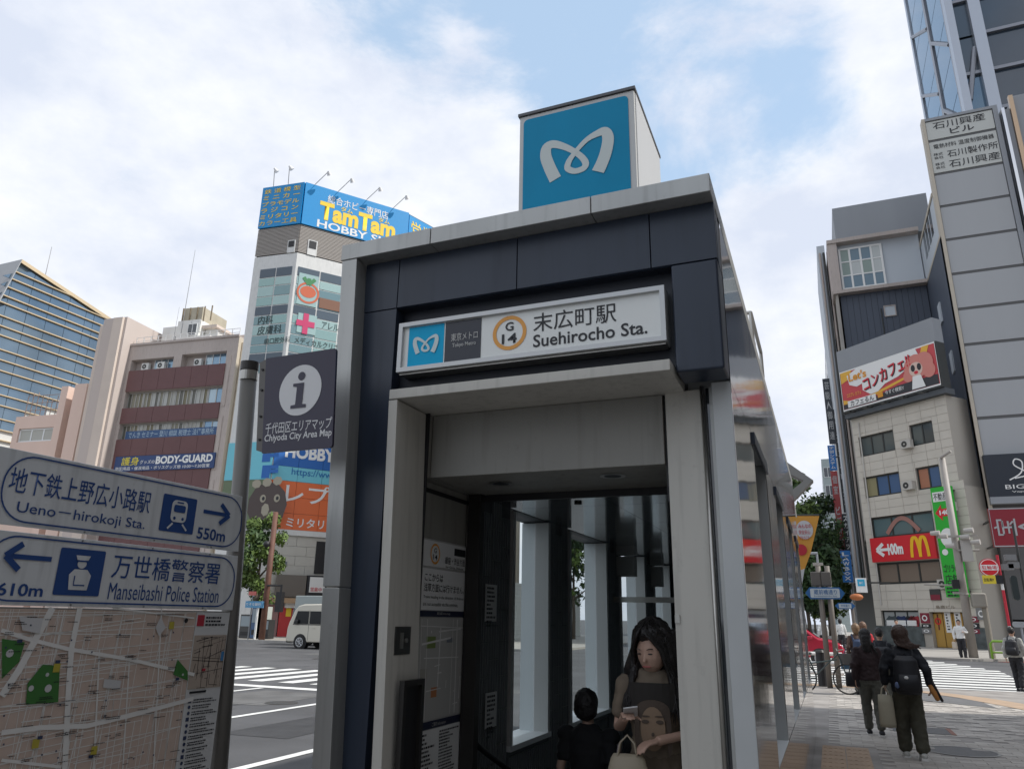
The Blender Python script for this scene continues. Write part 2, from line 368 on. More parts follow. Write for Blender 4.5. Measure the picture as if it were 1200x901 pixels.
# near pavement: slab with a rounded kerb corner at the junction
sw = MB()
KX, KY = -4.0, 24.2
for (a, b, c, d) in ((KX, HX0, -14, KY - 2), (HX0, HX1, -14, HY0), (HX0, HX1, HY1, KY - 2), (HX1, 5.2, -14, KY - 2), (KX + 2, 5.2, KY - 2, KY), (5.2, 14, 14, KY)):
    sw.box(a, b, c, d, -.3, 0)
sw.prismz([(KX + 2, KY - 2)] + [(KX + 2 - 2 * math.sin(R_(a)), KY - 2 + 2 * math.cos(R_(a))) for a in range(0, 91, 10)], -.3, 0)
pav = struct(sw.o('pavement', joint_m))
kb = MB(); kb.box(KX - .18, KX - .002, -14, KY - 2, -.3, .005)
kb.o('kerb', kerb_m, pav)
kb = MB(); kb.box(KX + 2, 14, KY + .002, KY + .18, -.3, -.09); kb.o('kerb', kerb_m, pav)
# pavers: the nearest ones in view as single pieces, the rest joined
def in_tactile(x, y):
    return -.40 < x < .40 and 8.45 < y < 12.1
spots = []
PX, PY = .30, .15
for j in range(int(6.0 / PY), int(24.1 / PY)):
    yy = j * PY; sh = (j % 2) * PX / 2
    for i in range(-2, 34):
        xx = -.2 + i * PX + sh
        if xx < -.34 or xx > .19 * yy + .9 or in_tactile(xx + .1, yy) : continue
        if yy > 20.5 and xx > 1.2: continue
        if abs((xx - 1.25) / .42) ** 2 + abs((yy - 12.2) / .42) ** 2 < 1.1: continue
        spots.append((xx, yy))
spots.sort(key=lambda s_: s_[1])
pm = MB().box(.004, PX - .004, .004, PY - .004, -.02, .006)
p0 = pm.o('paver', paver_m, pav); p0.data.materials[0] = paver_m; me1 = p0.data; me2 = me1.copy(); me2.materials[0] = paver2_m
big = [s_ for s_ in spots if s_[1] > 8.2][:300]
for k, (x, y) in enumerate(big):
    if k == 0: p0.location = (x, y, 0); continue
    o = bpy.data.objects.new('paver', me1 if rnd.random() < .6 else me2); C.objects.link(o); o.parent = pav; o.location = (x, y, rnd.uniform(-.002, .001))
bs_ = set(big)
for mt in (paver_m, paver2_m):
    mb = MB()
    for (x, y) in spots:
        if (x, y) in bs_ or (rnd.random() < .6) != (mt is paver_m): continue
        z = rnd.uniform(.003, .007); mb.add([(x + .004, y + .004, z), (x + PX - .004, y + .004, z), (x + PX - .004, y + PY - .004, z), (x + .004, y + PY - .004, z)], [(0, 1, 2, 3)])
    mb.o('paver_field', mt, pav, kind='stuff')
# tan guide tiles beside the entrance wall and a tan curved band by the crossing
n = 0
for j in range(12):
    for i in range(2):
        mb = MB(); x, y = -.27 + i * .29, 8.55 + j * .29
        mb.box(x, x + .28, y, y + .28, -.02, .008)
        for k in range(4): mb.box(x + .02 + k * .065, x + .055 + k * .065, y + .02, y + .26, .008, .013)
        mb.o('guide_tile', tact_m, pav)
mb = MB()
cv = [(6.5, 15.2), (5.3, 16.4), (4.2, 18.2), (3.5, 20.0), (2.9, 21.4), (2.2, 22.4), (1.2, 23.0), (-1, 23.2)]
L, Rr = ribbon(cv, [1.0, .95, .9, .8, .7, .6, .5, .5])
mb.add([(x, y, .012) for x, y in L] + [(x, y, .012) for x, y in Rr], [(i + len(L), i + len(L) + 1, i + 1, i) for i in range(len(L) - 1)])
mb.o('guide_band', tact_m, pav)
darkasph = M('dark_patch', (.055, .055, .06), .8, var=.2, bump_=.3, bs=60)
mb = MB(); mb.add([(2.6, 14.6, .011), (3.6, 11.6, .011), (4.4, 12.2, .011), (3.5, 14.8, .011)], [(0, 1, 2, 3)]); mb.o('drain_cover', darkasph, pav)
mb = MB(); mb.add([(1.35, 20.3, .011), (3.0, 19.0, .011), (2.9, 20.6, .011), (2.2, 21.8, .011), (1.4, 22.3, .011), (.9, 21.6, .011)], [(0, 1, 2, 3, 4, 5)]); mb.o('asphalt_patch', M('asphalt_smooth', (.13, .13, .132), .8, var=.15), pav)
# manhole lids
iron = M('cast_iron', (.13, .13, .13), .5, .3, bump_=.5, bs=30)
for (x, y, r_, lb) in ((1.45, 12.4, .42, 'round cast iron manhole lid nearest the camera on the right pavement'),):
    t = MB().cyl((x, y, -.02), (x, y, .006), r_, seg=36); q = tag(t.o('manhole_cover', iron), lb, 'manhole cover')
    rg = MB(); disc_pts = [2 * math.pi * i / 36 for i in range(36)]
    rg.add([(x + (r_ + k) * math.cos(a), y + (r_ + k) * math.sin(a), .009) for k in (.0, .035) for a in disc_pts], [(i, (i + 1) % 36, (i + 1) % 36 + 36, i + 36) for i in range(36)])
    rg.o('rim', kerb_m, q)
q = tag(MB().box(.75, 1.55, 14.1, 14.9, -.02, .010).o('utility_cover', iron), 'square metal utility cover in the pavement behind the round manhole lid', 'utility cover')
mb = MB(); mb.box(1.552, 1.62, 14.1, 14.9, -.02, .012); mb.o('rim', M('rust_brick', (.25, .13, .10), .8), q)
# road paint: zebra crossing at the right, crossing and lane lines at the left
def rp(name, quads, parent_kind=True):
    mb = MB()
    for qd in quads: mb.add([(x, y, gh(x, y) + .006) for x, y in qd], [tuple(range(len(qd)))])
    return mb
zb = bpy.data.objects.new('crosswalk', None); C.objects.link(zb); zb['kind'] = 'structure'
for k in range(14):
    y0 = 25.6 + k * .98; x0 = -1.2; x1 = 5.4 + .02 * (y0 - 25) + (0 if k < 9 else -.35 * (k - 8))
    mb = MB(); n = 8
    for i in range(n):
        a = x0 + (x1 - x0) * i / n; b = x0 + (x1 - x0) * (i + 1) / n
        mb.add([(a, y0, gh(a, y0) + .008), (b, y0, gh(b, y0) + .008), (b, y0 + .50, gh(b, y0 + .5) + .008), (a, y0 + .50, gh(a, y0 + .5) + .008)], [(0, 1, 2, 3)])
    mb.o('road_stripe', road_w, zb)
zl = bpy.data.objects.new('lane_markings', None); C.objects.link(zl); zl['kind'] = 'structure'
for k in range(9):
    x = -20.5 + k * 1.0
    mb = MB(); mb.add([(x, 16.9, -.112), (x + .48, 16.9, -.112), (x + .48, 21.2, -.112), (x, 21.2, -.112)], [(0, 1, 2, 3)]); mb.o('road_stripe', road_w, zl)
for x, ya, yb in ((-6.55, -20, 15.6), (-9.75, 8, 15.5), (-12.9, 2, 15.5), (-3.9 - .9, -20, 15)):
    mb = MB(); mb.add([(x, ya, -.112), (x + .15, ya, -.112), (x + .15, yb, -.112), (x, yb, -.112)], [(0, 1, 2, 3)]); mb.o('lane_line', road_w, zl)
mb = MB(); mb.add([(-20.9, 15.6, -.112), (-9.7, 15.6, -.112), (-9.7, 16.0, -.112), (-20.9, 16.0, -.112)], [(0, 1, 2, 3)]); mb.o('stop_line', road_w, zl)
tar = M('tar_patch', (.040, .040, .042), .8, var=.25, vs=2, bump_=.4, bs=70); tarl = M('asphalt_worn', (.12, .118, .115), .88, var=.25, vs=1.5, bump_=.4, bs=70)
for k, (x, y, w_, l_, m_) in enumerate(((-8.6, 9.5, 1.2, 4.0, tar), (-12.4, 12.5, 2.0, 2.6, tarl), (-11.2, 6.5, .8, 5.5, tarl), (-16, 24, 3.0, 1.2, tar), (-22, 29, 5, 1.4, tarl), (-8.2, 17.5, 1.6, 1.0, tarl), (2.2, 27.5, 1.0, .8, tar), (5.8, 30, 1.5, 4, tarl), (-18.5, 13.0, 2.4, 1.0, tar))):
    mb = MB(); mb.add([(x, y, gh(x, y) + .004), (x + w_, y + .1, gh(x + w_, y) + .004), (x + w_ - .1, y + l_, gh(x + w_, y + l_) + .004), (x + .05, y + l_, gh(x, y + l_) + .004)], [(0, 1, 2, 3)]); mb.o('road_patch', m_, zl)
r6 = random.Random(12); mb = MB()
for k in range(16):     # sealed cracks
    x, y = r6.uniform(-22, -6), r6.uniform(5, 32); P = [(x, y)]
    for j in range(9): a = r6.uniform(-.6, .6) + (k % 2) * 1.5; P.append((P[-1][0] + .5 * math.cos(a), P[-1][1] + .5 * math.sin(a)))
    L, Rr = ribbon(P, [.02, .05, .04, .06, .03, .05, .04, .03, .05, .02]); mb.add([(a, b, gh(a, b) + .005) for a, b in L + Rr], [(i + len(L), i + len(L) + 1, i + 1, i) for i in range(len(L) - 1)])
mb.o('crack_seal', tar, zl, kind='stuff')
for (x, y, lb) in ((-10.4, 13.2, 'round manhole lid in the avenue road between the lane lines at left'), (-19.2, 26.5, 'round manhole lid in the far lane of the avenue near the crossing')):
    tag(MB().cyl((x, y, -.13), (x, y, -.112), .33, seg=28).o('manhole_cover', M('cast_iron_dark', (.06, .06, .06), .5, .3, bump_=.5, bs=30)), lb, 'manhole cover')
# far pavements
fp = MB(); fp.box(-140, -14, 39, 80, -.4, 0.0); fp.box(-140, -40, 20, 39, -.4, 0)
fpv = struct(fp.o('far_pavement', M('far_paving', (.33, .31, .28), .8, var=.1, vs=.5))); 
MB().box(-140, -14, 38.8, 38.998, -.4, .02).o('kerb', kerb_m, fpv)
fp = MB(); fp.prismz([(1.0, 41.5), (5.5, 39.6), (9.0, 42.5), (30, 44.5), (60, 46), (60, 150), (-2.0, 150), (-1.0, 60), (-.6, 46)], -.3, .24)
fpv2 = struct(fp.o('far_pavement', M('far_paving', (.33, .31, .28), .8)))
struct(MB().prismz([(9.2, 42.3), (6.6, 40.0), (14, 40.6), (30, 43.5), (30, 44.3)], -.2, .155).o('cycle_lane', M('red_lane', (.42, .12, .09), .8, var=.1)))
struct(MB().box(-6, -1.4, 25, 25.9, -.11, -.105).o('cycle_lane', MC['red_lane']))
# ================================================================== KIOSK (station entrance)
K = thing('station_entrance', 'dark navy and silver metro station entrance kiosk with white station name sign', 'station entrance', (-2.65, 3.5, 0), world=True)
YL = 12.9
FK = Fr(0, 3.5); FN = Fr(0, 3.61)
j1 = FK.p(505, 265)[0]; j2 = FK.p(692, 225)[0]
for a, b in ((-2.65, j1 - .002), (j1 + .002, j2 - .002), (j2 + .002, -.36)):
    MB().box(a, b, 3.5, 3.72, 3.737, 3.845).o('coping_panel', coping_m, K, bevel=.004)
for s_ in (0, 1):
    for k in range(5):
        a = 3.724 + k * 1.835; X0 = -.46 if s_ else -2.65
        MB().box(X0, X0 + .10, a, a + 1.831, 3.737, 3.845).o('coping_panel', coping_m, K, bevel=.004)
MB().box(-2.54, -.47, 3.73, YL, 3.70, 3.80).o('roof', M('roof_grey', (.2, .2, .2), .7), K)
LX = lambda z: -2.64 + .039 * (3.735 - z)      # the post stands slightly battered
for z0_, z1_ in ((1.745, 3.733), (0, 1.739)): MB().prism([(LX(z0_), z0_), (LX(z0_) + .11, z0_), (LX(z1_) + .11, z1_), (LX(z1_), z1_)], 3.502, 3.615).o('corner_post', coping_m, K, bevel=.004)
# navy panels
na = [FN.p(467, 330)[0], FN.p(606, 300)[0], FN.p(762, 290)[0]]
NX0, NX1 = FN.p(462, 400)[0], FN.p(787, 330)[0]
NZ = FN.p(785, 311)[1]
g_ = .0025
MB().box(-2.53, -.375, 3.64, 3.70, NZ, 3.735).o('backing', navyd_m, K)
xs = [-2.53] + na + [-.36]
for i in range(4): MB().box(xs[i] + g_, xs[i + 1] - (g_ if i < 3 else 0), 3.61, 3.638, NZ + g_, 3.735).o('navy_panel', navy_m, K, bevel=.002)
MB().prism([(LX(0) + .105, 0), (NX0, 0), (NX0, NZ - g_), (-2.53 + g_, NZ - g_)], 3.612, 3.70).o('navy_panel', navy_m, K, bevel=.002)
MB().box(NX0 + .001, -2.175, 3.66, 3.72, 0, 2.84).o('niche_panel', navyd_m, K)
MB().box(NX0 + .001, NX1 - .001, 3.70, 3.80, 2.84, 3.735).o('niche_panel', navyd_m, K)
# right hand box corner, hanging to the canopy level
MB().box(NX1, -.362, 3.605, 3.82, 2.80, NZ - g_).o('navy_box', navy_m, K, bevel=.012)
MB().box(-.52, -.364, 3.702, 3.82, NZ - g_ + .01, 3.73).o('navy_box', navy_m, K)
# canopy
MB().box(-2.222, -.612, 3.50, 3.93, 2.782, 2.84).o('canopy', jamb_m, K, bevel=.004)
MB().box(-2.222, -.612, 3.60, 3.9, 2.84, 2.846).o('canopy_seal', black_m, K)
# left jamb
JX = .072; MB().prism([(-2.222 + JX, 0), (-2.165 + JX, 0), (-2.165, 2.775), (-2.222, 2.775)], 3.50, 3.84).o('door_jamb', jamb_m, K, bevel=.003)
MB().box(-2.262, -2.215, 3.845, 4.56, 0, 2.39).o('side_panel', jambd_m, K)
MB().box(-2.225, -2.14, 3.842, 3.852, 0, 2.78).o('joint_strip', black_m, K)
MB().box(-2.262, -2.205, 3.86, 4.56, 2.325, 2.35).o('joint_strip', black_m, K)
# beam and its soffit
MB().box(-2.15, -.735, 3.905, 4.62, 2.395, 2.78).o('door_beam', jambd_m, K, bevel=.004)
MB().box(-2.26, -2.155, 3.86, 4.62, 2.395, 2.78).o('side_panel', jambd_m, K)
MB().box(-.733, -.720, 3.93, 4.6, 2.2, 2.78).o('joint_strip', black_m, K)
for px, py in ((587, 566), (718, 557)):
    r = ray(px, py); k = (2.395 - H) / r[2]; x, y = r[0] * k, r[1] * k
    mb = MB()
    mb.add([(x + rr * math.cos(a), y + rr * math.sin(a), 2.39) for rr in (.075, .05) for a in [2 * math.pi * i / 24 for i in range(24)]], [((i + 1) % 24, i, i + 24, (i + 1) % 24 + 24) for i in range(24)])
    q = mb.o('downlight', steel_m, K)
    MB().add([(x + .05 * math.cos(a), y + .05 * math.sin(a), 2.3895) for a in [-2 * math.pi * i / 24 for i in range(24)]], [tuple(range(24))]).o('lens', black_m, q)
# right pillar, pipe, glass edge, corner column
MB().box(-.718, -.527, 3.90, 4.62, 0, 2.79).o('door_pillar', jamb_m, K, bevel=.003)
tg = FK.p(794, 725, .4)
MB().box(tg[0] - .012, tg[0] + .012, 3.893, 3.90, tg[1] - .02, tg[1] + .02).o('magnet_plate', steel_m, K)
MB().cyl((-.517, 3.885, 0), (-.517, 3.885, 2.80), .012, seg=12).o('drain_pipe', steel_m, K, smooth=True)
MB().box(-.504, -.470, 3.93, 3.95, 0, 2.8).o('glass_strip', glass_d, K)
MB().box(-.480, -.462, 3.87, 3.93, 0, 2.80).o('trim_strip', coping_m, K)
MB().box(-.460, -.362, 3.83, 3.95, 0, 2.80).o('corner_column', reveal_m, K, bevel=.003)
# right side wall: core with reveals, mirror polished cladding
sol = [(3.955, 5.02), (6.15, 7.22), (8.33, 9.40), (10.5, 11.55), (12.6, 12.9)]
mb = MB()
for a, b in sol: mb.box(-.60, -.366, a, b, 0, 3.73)
for i in range(4): mb.box(-.60, -.366, sol[i][1], sol[i + 1][0], 2.79, 3.73); mb.box(-.60, -.366, sol[i][1], sol[i + 1][0], 0, .78)
mb.o('side_wall', reveal_m, K)
for i, (a, b) in enumerate(sol):
    MB().box(-.366, -.36, max(a, 3.83) - (.12 if i == 0 else 0) , b, .80, 2.785).o('cladding_panel', skin_m, K)
for k in range(5):
    a = 3.83 + k * 1.814
    MB().box(-.366, -.36, a, a + 1.81, 2.789, 3.732).o('cladding_panel', skin_m, K)
    MB().box(-.366, -.358, a, a + 1.81, 0.02, .796).o('cladding_panel', skin_m, K)
for i in range(4):
    a, b = sol[i][1], sol[i + 1][0]
    MB().box(-.57, -.36, a, b, .785, .80).o('sill', frame_w, K)
    MB().box(-.52, -.51, a, b, .80, 2.79).o('window_pane', M('smoked_glass', (.05, .06, .07), .05), K)
    MB().box(-.56, -.366, b - .02, b - .002, .80, 2.785).o('reveal_panel', reveal_m, K)
    MB().box(-.362, -.345, a - .01, b + .01, 2.72, 2.80).o('drip_edge', navy_m, K)
MB().box(-.366, -.36, 3.83 - .04, YL, 3.725, 3.735).o('joint_strip', black_m, K)
# left wall: core with windows
lsol = [(3.76, 5.78), (6.71, 7.29), (8.73, 9.31), (10.75, 11.33), (12.6, 12.9)]
mb = MB()
for a, b in lsol: mb.box(-2.648, -2.40, a, b, 0, 3.73)
for i in range(4): mb.box(-2.648, -2.40, lsol[i][1], lsol[i + 1][0], 2.47, 3.73); mb.box(-2.648, -2.40, lsol[i][1], lsol[i + 1][0], 0, .64)
mb.o('side_wall', M('wall_core', (.06, .065, .07), .5), K)
for i in range(4):
    a, b = lsol[i][1], lsol[i + 1][0]
    MB().box(-2.50, -2.37, b - .06, b, .66, 2.46).o('window_jamb', M('jamb_inner', (.50, .51, .50), .5), K)
    MB().box(-2.50, -2.37, a, a + .06, .66, 2.46).o('window_jamb', MC['jamb_inner'], K)
    MB().box(-2.64, -2.502, b - .05, b, .66, 2.46).o('window_jamb', M('jamb_outer_lit', (.56, .60, .61), .4), K)  # outer jamb: window daylight put into its paler, bluer colour
    MB().box(-2.66, -2.36, a, b, .62, .66).o('sill', frame_w, K)
    MB().add([(-2.51, a + .06, .66), (-2.51, b - .06, .66), (-2.51, b - .06, 2.46), (-2.51, a + .06, 2.46)], [(0, 1, 2, 3)]).o('window_pane', clear_m, K)
# ribbed wall tiles inside
tile_m = M('ribbed_tile', (.15, .165, .175), .28, var=.12, vs=5)
tb = MB()
TW, TH = .19, .24
tb.box(0, .010, .003, TW - .003, .003, TH - .003)
for k in range(4): tb.box(.010, .016, .012 + k * .045, .034 + k * .045, .003, TH - .003)
t0 = None
def tile(y, z):
    global t0
    if t0 is None:
        t0 = tb.o('wall_tile', tile_m, K); del WOFF[t0]
        me = t0.data; 
        for v in me.vertices: v.co += Vector((-2.65, 3.5, 0)) 
        t0.location = (-2.399 + 2.65, y - 3.5, z); return
    o = t0.copy(); C.objects.link(o); o.parent = K; o.location = (-2.399 + 2.65, y - 3.5, z)
for (a, b, z0, z1) in ((4.62, 5.78, .1, 2.47), (6.71, 7.29, .1, 2.47), (8.73, 9.31, .1, 2.47), (10.75, 11.33, .1, 2.47)):
    for i in range(int((b - a + .01) / TW)):
        for j in range(int((z1 - z0) / TH) + 1): tile(a + .003 + i * TW, z0 + j * TH - (.12 if i % 2 else 0))
for i in range(26):
    y = 5.79 + i * TW
    if 6.6 < y < 7.29 or 8.6 < y < 9.31: continue
    for j in range(2): tile(y, .10 + j * TH)
# inside ceiling, end wall, floor, stairs
ceil_m = M('ceiling_metal', (.50, .53, .55), .10, .85, bump_=.05, bs=2)
for k in range(7):
    a = 4.63 + k * 1.18
    MB().box(-2.4, -1.501, a, a + 1.174, 2.475, 2.49).o('ceiling_panel', ceil_m, K); MB().box(-1.497, -.6, a, a + 1.174, 2.475, 2.49).o('ceiling_panel', ceil_m, K)
for x, y in ((-1.75, 5.6), (-1.05, 5.9)):
    q = MB().cyl((x, y, 2.46), (x, y, 2.474), .03, seg=14).o('ceiling_sensor', black_m, K)
MB().box(-2.4, -.6, 12.86, 12.9, -4.5, 2.49).o('end_wall', M('wall_core', (.06, .065, .07), .5), K)
endp = M('end_glass', (.32, .36, .37), .3)
for x in (-2.2, -1.85, -1.5, -1.15): MB().box(x, x + .14, 12.84, 12.858, .3, 2.4).o('light_panel', endp, K)
MB().box(-2.16, -.72, 4.60, 4.63, 2.35, 2.395).o('door_head', black_m, K)
MB().box(-2.40, -2.19, 4.565, 4.60, 0, 2.39).o('shutter_guide', steel_m, K)
MB().box(-2.19, -2.10, 4.53, 4.60, 0, 2.39).o('shutter_guide', M('bronze_dark', (.04, .038, .036), .35, .5), K)
stone = M('stair_stone', (.16, .16, .155), .6, var=.1)
MB().box(-2.40, -.6, 3.62, 4.9, -.3, .012).o('threshold_slab', stone, K)
for k in range(25):
    MB().box(-2.4, -.6, 4.9 + k * .318, 4.9 + (k + 1) * .318, -.17 * (k + 1) - .2, -.17 * (k + 1)).o('step', stone, K)
MB().box(-2.46, -2.4, 4.9, 12.9, -4.6, -.001).o('stairwell_wall', MC['wall_core'], K); MB().box(-.6, -.54, 4.9, 12.9, -4.6, -.001).o('stairwell_wall', MC['wall_core'], K)
hr = MB(); hr.tube([(-2.33, 5.05, .86), (-2.30, 4.95, .90), (-2.27, 4.93, .80), (-2.27, 5.05, .74), (-2.28, 5.6, .52), (-2.28, 12.4, -3.1)], .018, 10).o('handrail', black_m, K, smooth=True)
# wall lamps and cross bar deep inside
lampm = M('lamp_housing', (.42, .42, .40), .5)
for (px, py, Y, n_) in ((733, 638, 9.2, 2), (765, 650, 11.2, 2)):
    F = Fr(0, Y)
    for k in range(2):
        x0, x1, z0, z1 = F.rect((px - 11, py - 11 + k * 25), (px + 11, py + 12 + k * 25))
        q = MB().box(x0, x1, Y - .02, Y + .14, z0, z1).o('wall_lamp', lampm, K, bevel=.006)
    MB().box(-2.40, x0, Y + .04, Y + .08, z1 - .02, z1 + .02).o('lamp_bracket', black_m, K)
F = Fr(0, 9.0); x0, x1, z0, z1 = F.rect((716, 699), (786, 706)); MB().box(-2.38, -.62, 9.0, 9.06, z0, z1).o('cross_bar', steel_m, K)
# ---- station name sign
SY = 3.575
FS = Fr(0, SY)
a0, a1, b0, b1 = FS.p(464, 436)[0], FS.p(781, 398)[0], (FS.p(464.5, 436.7)[1] + FS.p(781.7, 397.5)[1]) / 2, (FS.p(466.6, 380)[1] + FS.p(779.7, 332.7)[1]) / 2
SG = thing('station_sign', 'long white lightbox sign reading Suehirocho Sta. with orange ring and teal emblem over the doorway', 'sign', (a0, SY, b0), world=True)
fw = .026
mb = MB(); mb.box(a0, a1, SY, 3.70, b0, b0 + fw); mb.box(a0, a1, SY, 3.70, b1 - fw, b1); mb.box(a0, a0 + fw, SY, 3.70, b0 + fw, b1 - fw); mb.box(a1 - fw, a1, SY, 3.70, b0 + fw, b1 - fw)
mb.o('sign_frame', M('sign_aluminium', (.55, .56, .56), .35, .3), SG)
MB().box(a0 + fw, a1 - fw, SY + .022, 3.69, b0 + fw, b1 - fw).o('sign_face', signw_m, SG)
W_, H_ = a1 - a0, b1 - b0
ys = SY + .0195
def fx(t): return a0 + W_ * t
def sp_(px0, py0, px1, py1):  # a photo rectangle measured on the sign
    p, q = FS.p(px0, py0, .022), FS.p(px1, py1, .022); return p[0], q[0], p[1], q[1]
tx0 = FS.p(479, 400, .02)[0]; tx1 = FS.p(520, 400, .02)[0]; tx2 = FS.p(521.5, 400, .02)[0]; tx3 = FS.p(563.5, 400, .02)[0]
MB().box(tx0, tx1, ys, ys + .002, b0 + .030, b1 - .030).o('emblem_panel', teal2_m, SG)
MB().box(tx2, tx3, ys, ys + .002, b0 + .030, b1 - .030).o('name_panel', M('name_navy', (.015, .02, .035), .25), SG)
LOGO = [(([(365, 722), (325, 640), (297, 560), (305, 498), (350, 475), (420, 490), (490, 522), (550, 565), (578, 610), (560, 645), (500, 664), (452, 645), (458, 600), (490, 550), (530, 500), (590, 440), (660, 400), (712, 385), (735, 430), (725, 510), (700, 590), (664, 668)]),
         [84, 82, 80, 74, 60, 48, 40, 42, 46, 44, 42, 44, 42, 36, 34, 38, 52, 66, 78, 82, 84, 88])]
def logo(F, ox, oy, sc, y, mat, par, d, tf=None):
    P, W = LOGO[0]
    if tf: pts = [tf(*p) for p in P]
    else: pts = [F.p(590 + x / 6, 90 + y_ / 6, d) for x, y_ in P]
    return pts
CUY = 4.12
FC = Fr(0, CUY)
L0 = logo(FC, 0, 0, 1, 0, None, None, 0)
pxm = abs(FC.p(690, 170)[0] - FC.p(680, 170)[0]) / 10 / 6
LW = [w_ * pxm * 1.02 for w_ in LOGO[0][1]]
lx = [p[0] for p in L0]; lz = [p[1] for p in L0]; lcx, lcz, lww = (min(lx) + max(lx)) / 2, (min(lz) + max(lz)) / 2, max(lx) - min(lx)
def put_logo(par, cx, cz, wd, y, mat):
    s_ = wd / lww; mb = MB(); stroke(mb, [((p[0] - lcx) * s_ + cx, (p[1] - lcz) * s_ + cz) for p in L0], [w_ * s_ for w_ in LW], y, sub=5); return mb.o('emblem', mat, par)
put_logo(SG, (tx0 + tx1) / 2, (b0 + b1) / 2, (tx1 - tx0) * .62, ys - .003, M('emblem_pale', (.62, .72, .72), .4))
nm = M('pale_lettering', (.50, .50, .48), .5)
text('東京メトロ', nm, SG, tx2 + .04, tx3 - .02, b0 + H_ * .50, b0 + H_ * .66, ys - .003)
text('Tokyo Metro', nm, SG, tx2 + .05, tx3 - .03, b0 + H_ * .36, b0 + H_ * .46, ys - .003, bold=.01)
rc = FS.p(597, 390, .02); rr = (FS.p(619, 385, .02)[0] - FS.p(575, 392, .02)[0]) / 2
mb = MB(); disc(mb, rc[0], rc[1], rr * .90, rr * .90, ys, 40, inner=.78); mb.o('route_ring', orange_m, SG)
text('G', ink_m, SG, rc[0] - rr * .22, rc[0] + rr * .22, rc[1] + rr * .10, rc[1] + rr * .56, ys - .001, bold=.016)
text('14', ink_m, SG, rc[0] - rr * .40, rc[0] + rr * .40, rc[1] - rr * .56, rc[1] - rr * .04, ys - .001, bold=.016)
x0 = FS.p(625, 375, .02)[0]; x1 = FS.p(722, 360, .02)[0]; x2 = FS.p(758, 370, .02)[0]
text('末広町駅', ink_m, SG, x0, x1, b0 + H_ * .47, b0 + H_ * .83, ys, bold=.014)
text('Suehirocho Sta.', ink_m, SG, x0, x2, b0 + H_ * .18, b0 + H_ * .42, ys, bold=.014)
MB().box(a0 + .01, a1 - .01, 3.6, 3.69, b0 - .012, b0 - .002).o('under_tray', steel_m, SG)
# ---- cube sign on the roof
cx0, cx1 = FC.p(608.3, 135)[0], FC.p(743, 101)[0]; cz1 = FC.p(742.5, 101.3)[1]
CS = thing('rooftop_cube_sign', 'large teal cube lightbox with white looping M emblem standing on the kiosk roof', 'sign', (cx0, CUY, 3.80), world=True)
MB().box(cx0 + .004, cx1 - .004, CUY + .008, CUY + .84, 3.78, cz1 - .022).o('box', M('cube_white', (.60, .61, .60), .4), CS, bevel=.004)
mb = MB(); flat(mb, rrect(cx0 + .035, cx1 - .045, 3.80, cz1 - .055, .035), CUY + .004); mb.o('front_panel', teal_m, CS)
put_logo(CS, lcx, lcz, lww, CUY + .001, M('emblem_white', (.62, .68, .66), .4))
MB().box(cx0 - .006, cx1 + .006, CUY - .004, CUY + .85, cz1 - .020, cz1 + .002).o('cap', M('cap_grey', (.10, .10, .105), .4, .3), CS)
MB().box(cx1 - .004, cx1 + .003, CUY + .03, CUY + .82, 3.80, cz1 - .035).o('side_panel', M('side_white', (.62, .63, .64), .35, bump_=.3, bs=4, streak=True), CS)
# ---- panels on the left inner wall
FM = Fr(-2.212, 3.85, R_(90))
IP = FM.thing('notice_panel', 'tall panel with orange ring, notice and grey map on the inner left doorway wall', 'notice panel')
def mrect(px0, py0, px1, py1): return FM.rect((px0, py0), (px1, py1))
u0 = FM.p(489, 760)[0]; u1 = FM.p(541, 760)[0]
zz = lambda y: FM.p(489, y)[1]
pap = M('paper_white', (.74, .75, .74), .5)
MB().box(u0, u1, -.004, 0, zz(901) - .5, zz(628)).o('board', M('board_grey', (.46, .46, .45), .5), IP)
MB().box(u0 + .005, u1 - .005, -.008, -.004, zz(661), zz(630)).o('sheet', pap, IP)
MB().box(u0 + .005, u1 - .005, -.008, -.004, zz(714), zz(664)).o('sheet', pap, IP)
MB().box(u0 + .005, u1 - .005, -.008, -.004, zz(722), zz(715)).o('title_bar', M('navy_print', (.015, .02, .05), .5), IP)
MB().box(u0 + .005, u1 - .005, -.008, -.004, zz(846), zz(723)).o('sheet', M('map_grey', (.45, .45, .43), .5), IP)
MB().box(u0 + .005, u1 - .005, -.008, -.004, zz(857), zz(848)).o('title_bar', MC['navy_print'], IP)
MB().box(u0 + .005, u1 - .005, -.008, -.004, zz(901) - .45, zz(858)).o('sheet', pap, IP)
uw = u1 - u0
cz = (zz(630) + zz(661)) / 2; mb = MB(); disc(mb, u0 + uw * .25, cz, .062, .062, -.010, 28, inner=.8); mb.o('route_ring', orange_m, IP)
text('G', ink_m, IP, u0 + uw * .22, u0 + uw * .28, cz + .005, cz + .035, -.010); text('14', ink_m, IP, u0 + uw * .20, u0 + uw * .30, cz - .035, cz - .003, -.010)
MB().box(u0 + uw * .70, u0 + uw * .97, -.010, -.008, cz + .01, zz(630) - .02).o('exit_block', ink_m, IP)
text('銀座・渋谷方面', ink_m, IP, u0 + uw * .48, u1 - .02, cz - .05, cz - .005, -.010)
text('for Ginza, Shibuya', ink_m, IP, u0 + uw * .5, u1 - .04, cz - .078, cz - .060, -.010, bold=0)
zt, zb2 = zz(664), zz(714); zh = zt - zb2
text('ここからは', ink_m, IP, u0 + uw * .05, u0 + uw * .45, zt - zh * .30, zt - zh * .12, -.010)
text('浅草方面には行けません。', ink_m, IP, u0 + uw * .04, u1 - .02, zt - zh * .56, zt - zh * .36, -.010)
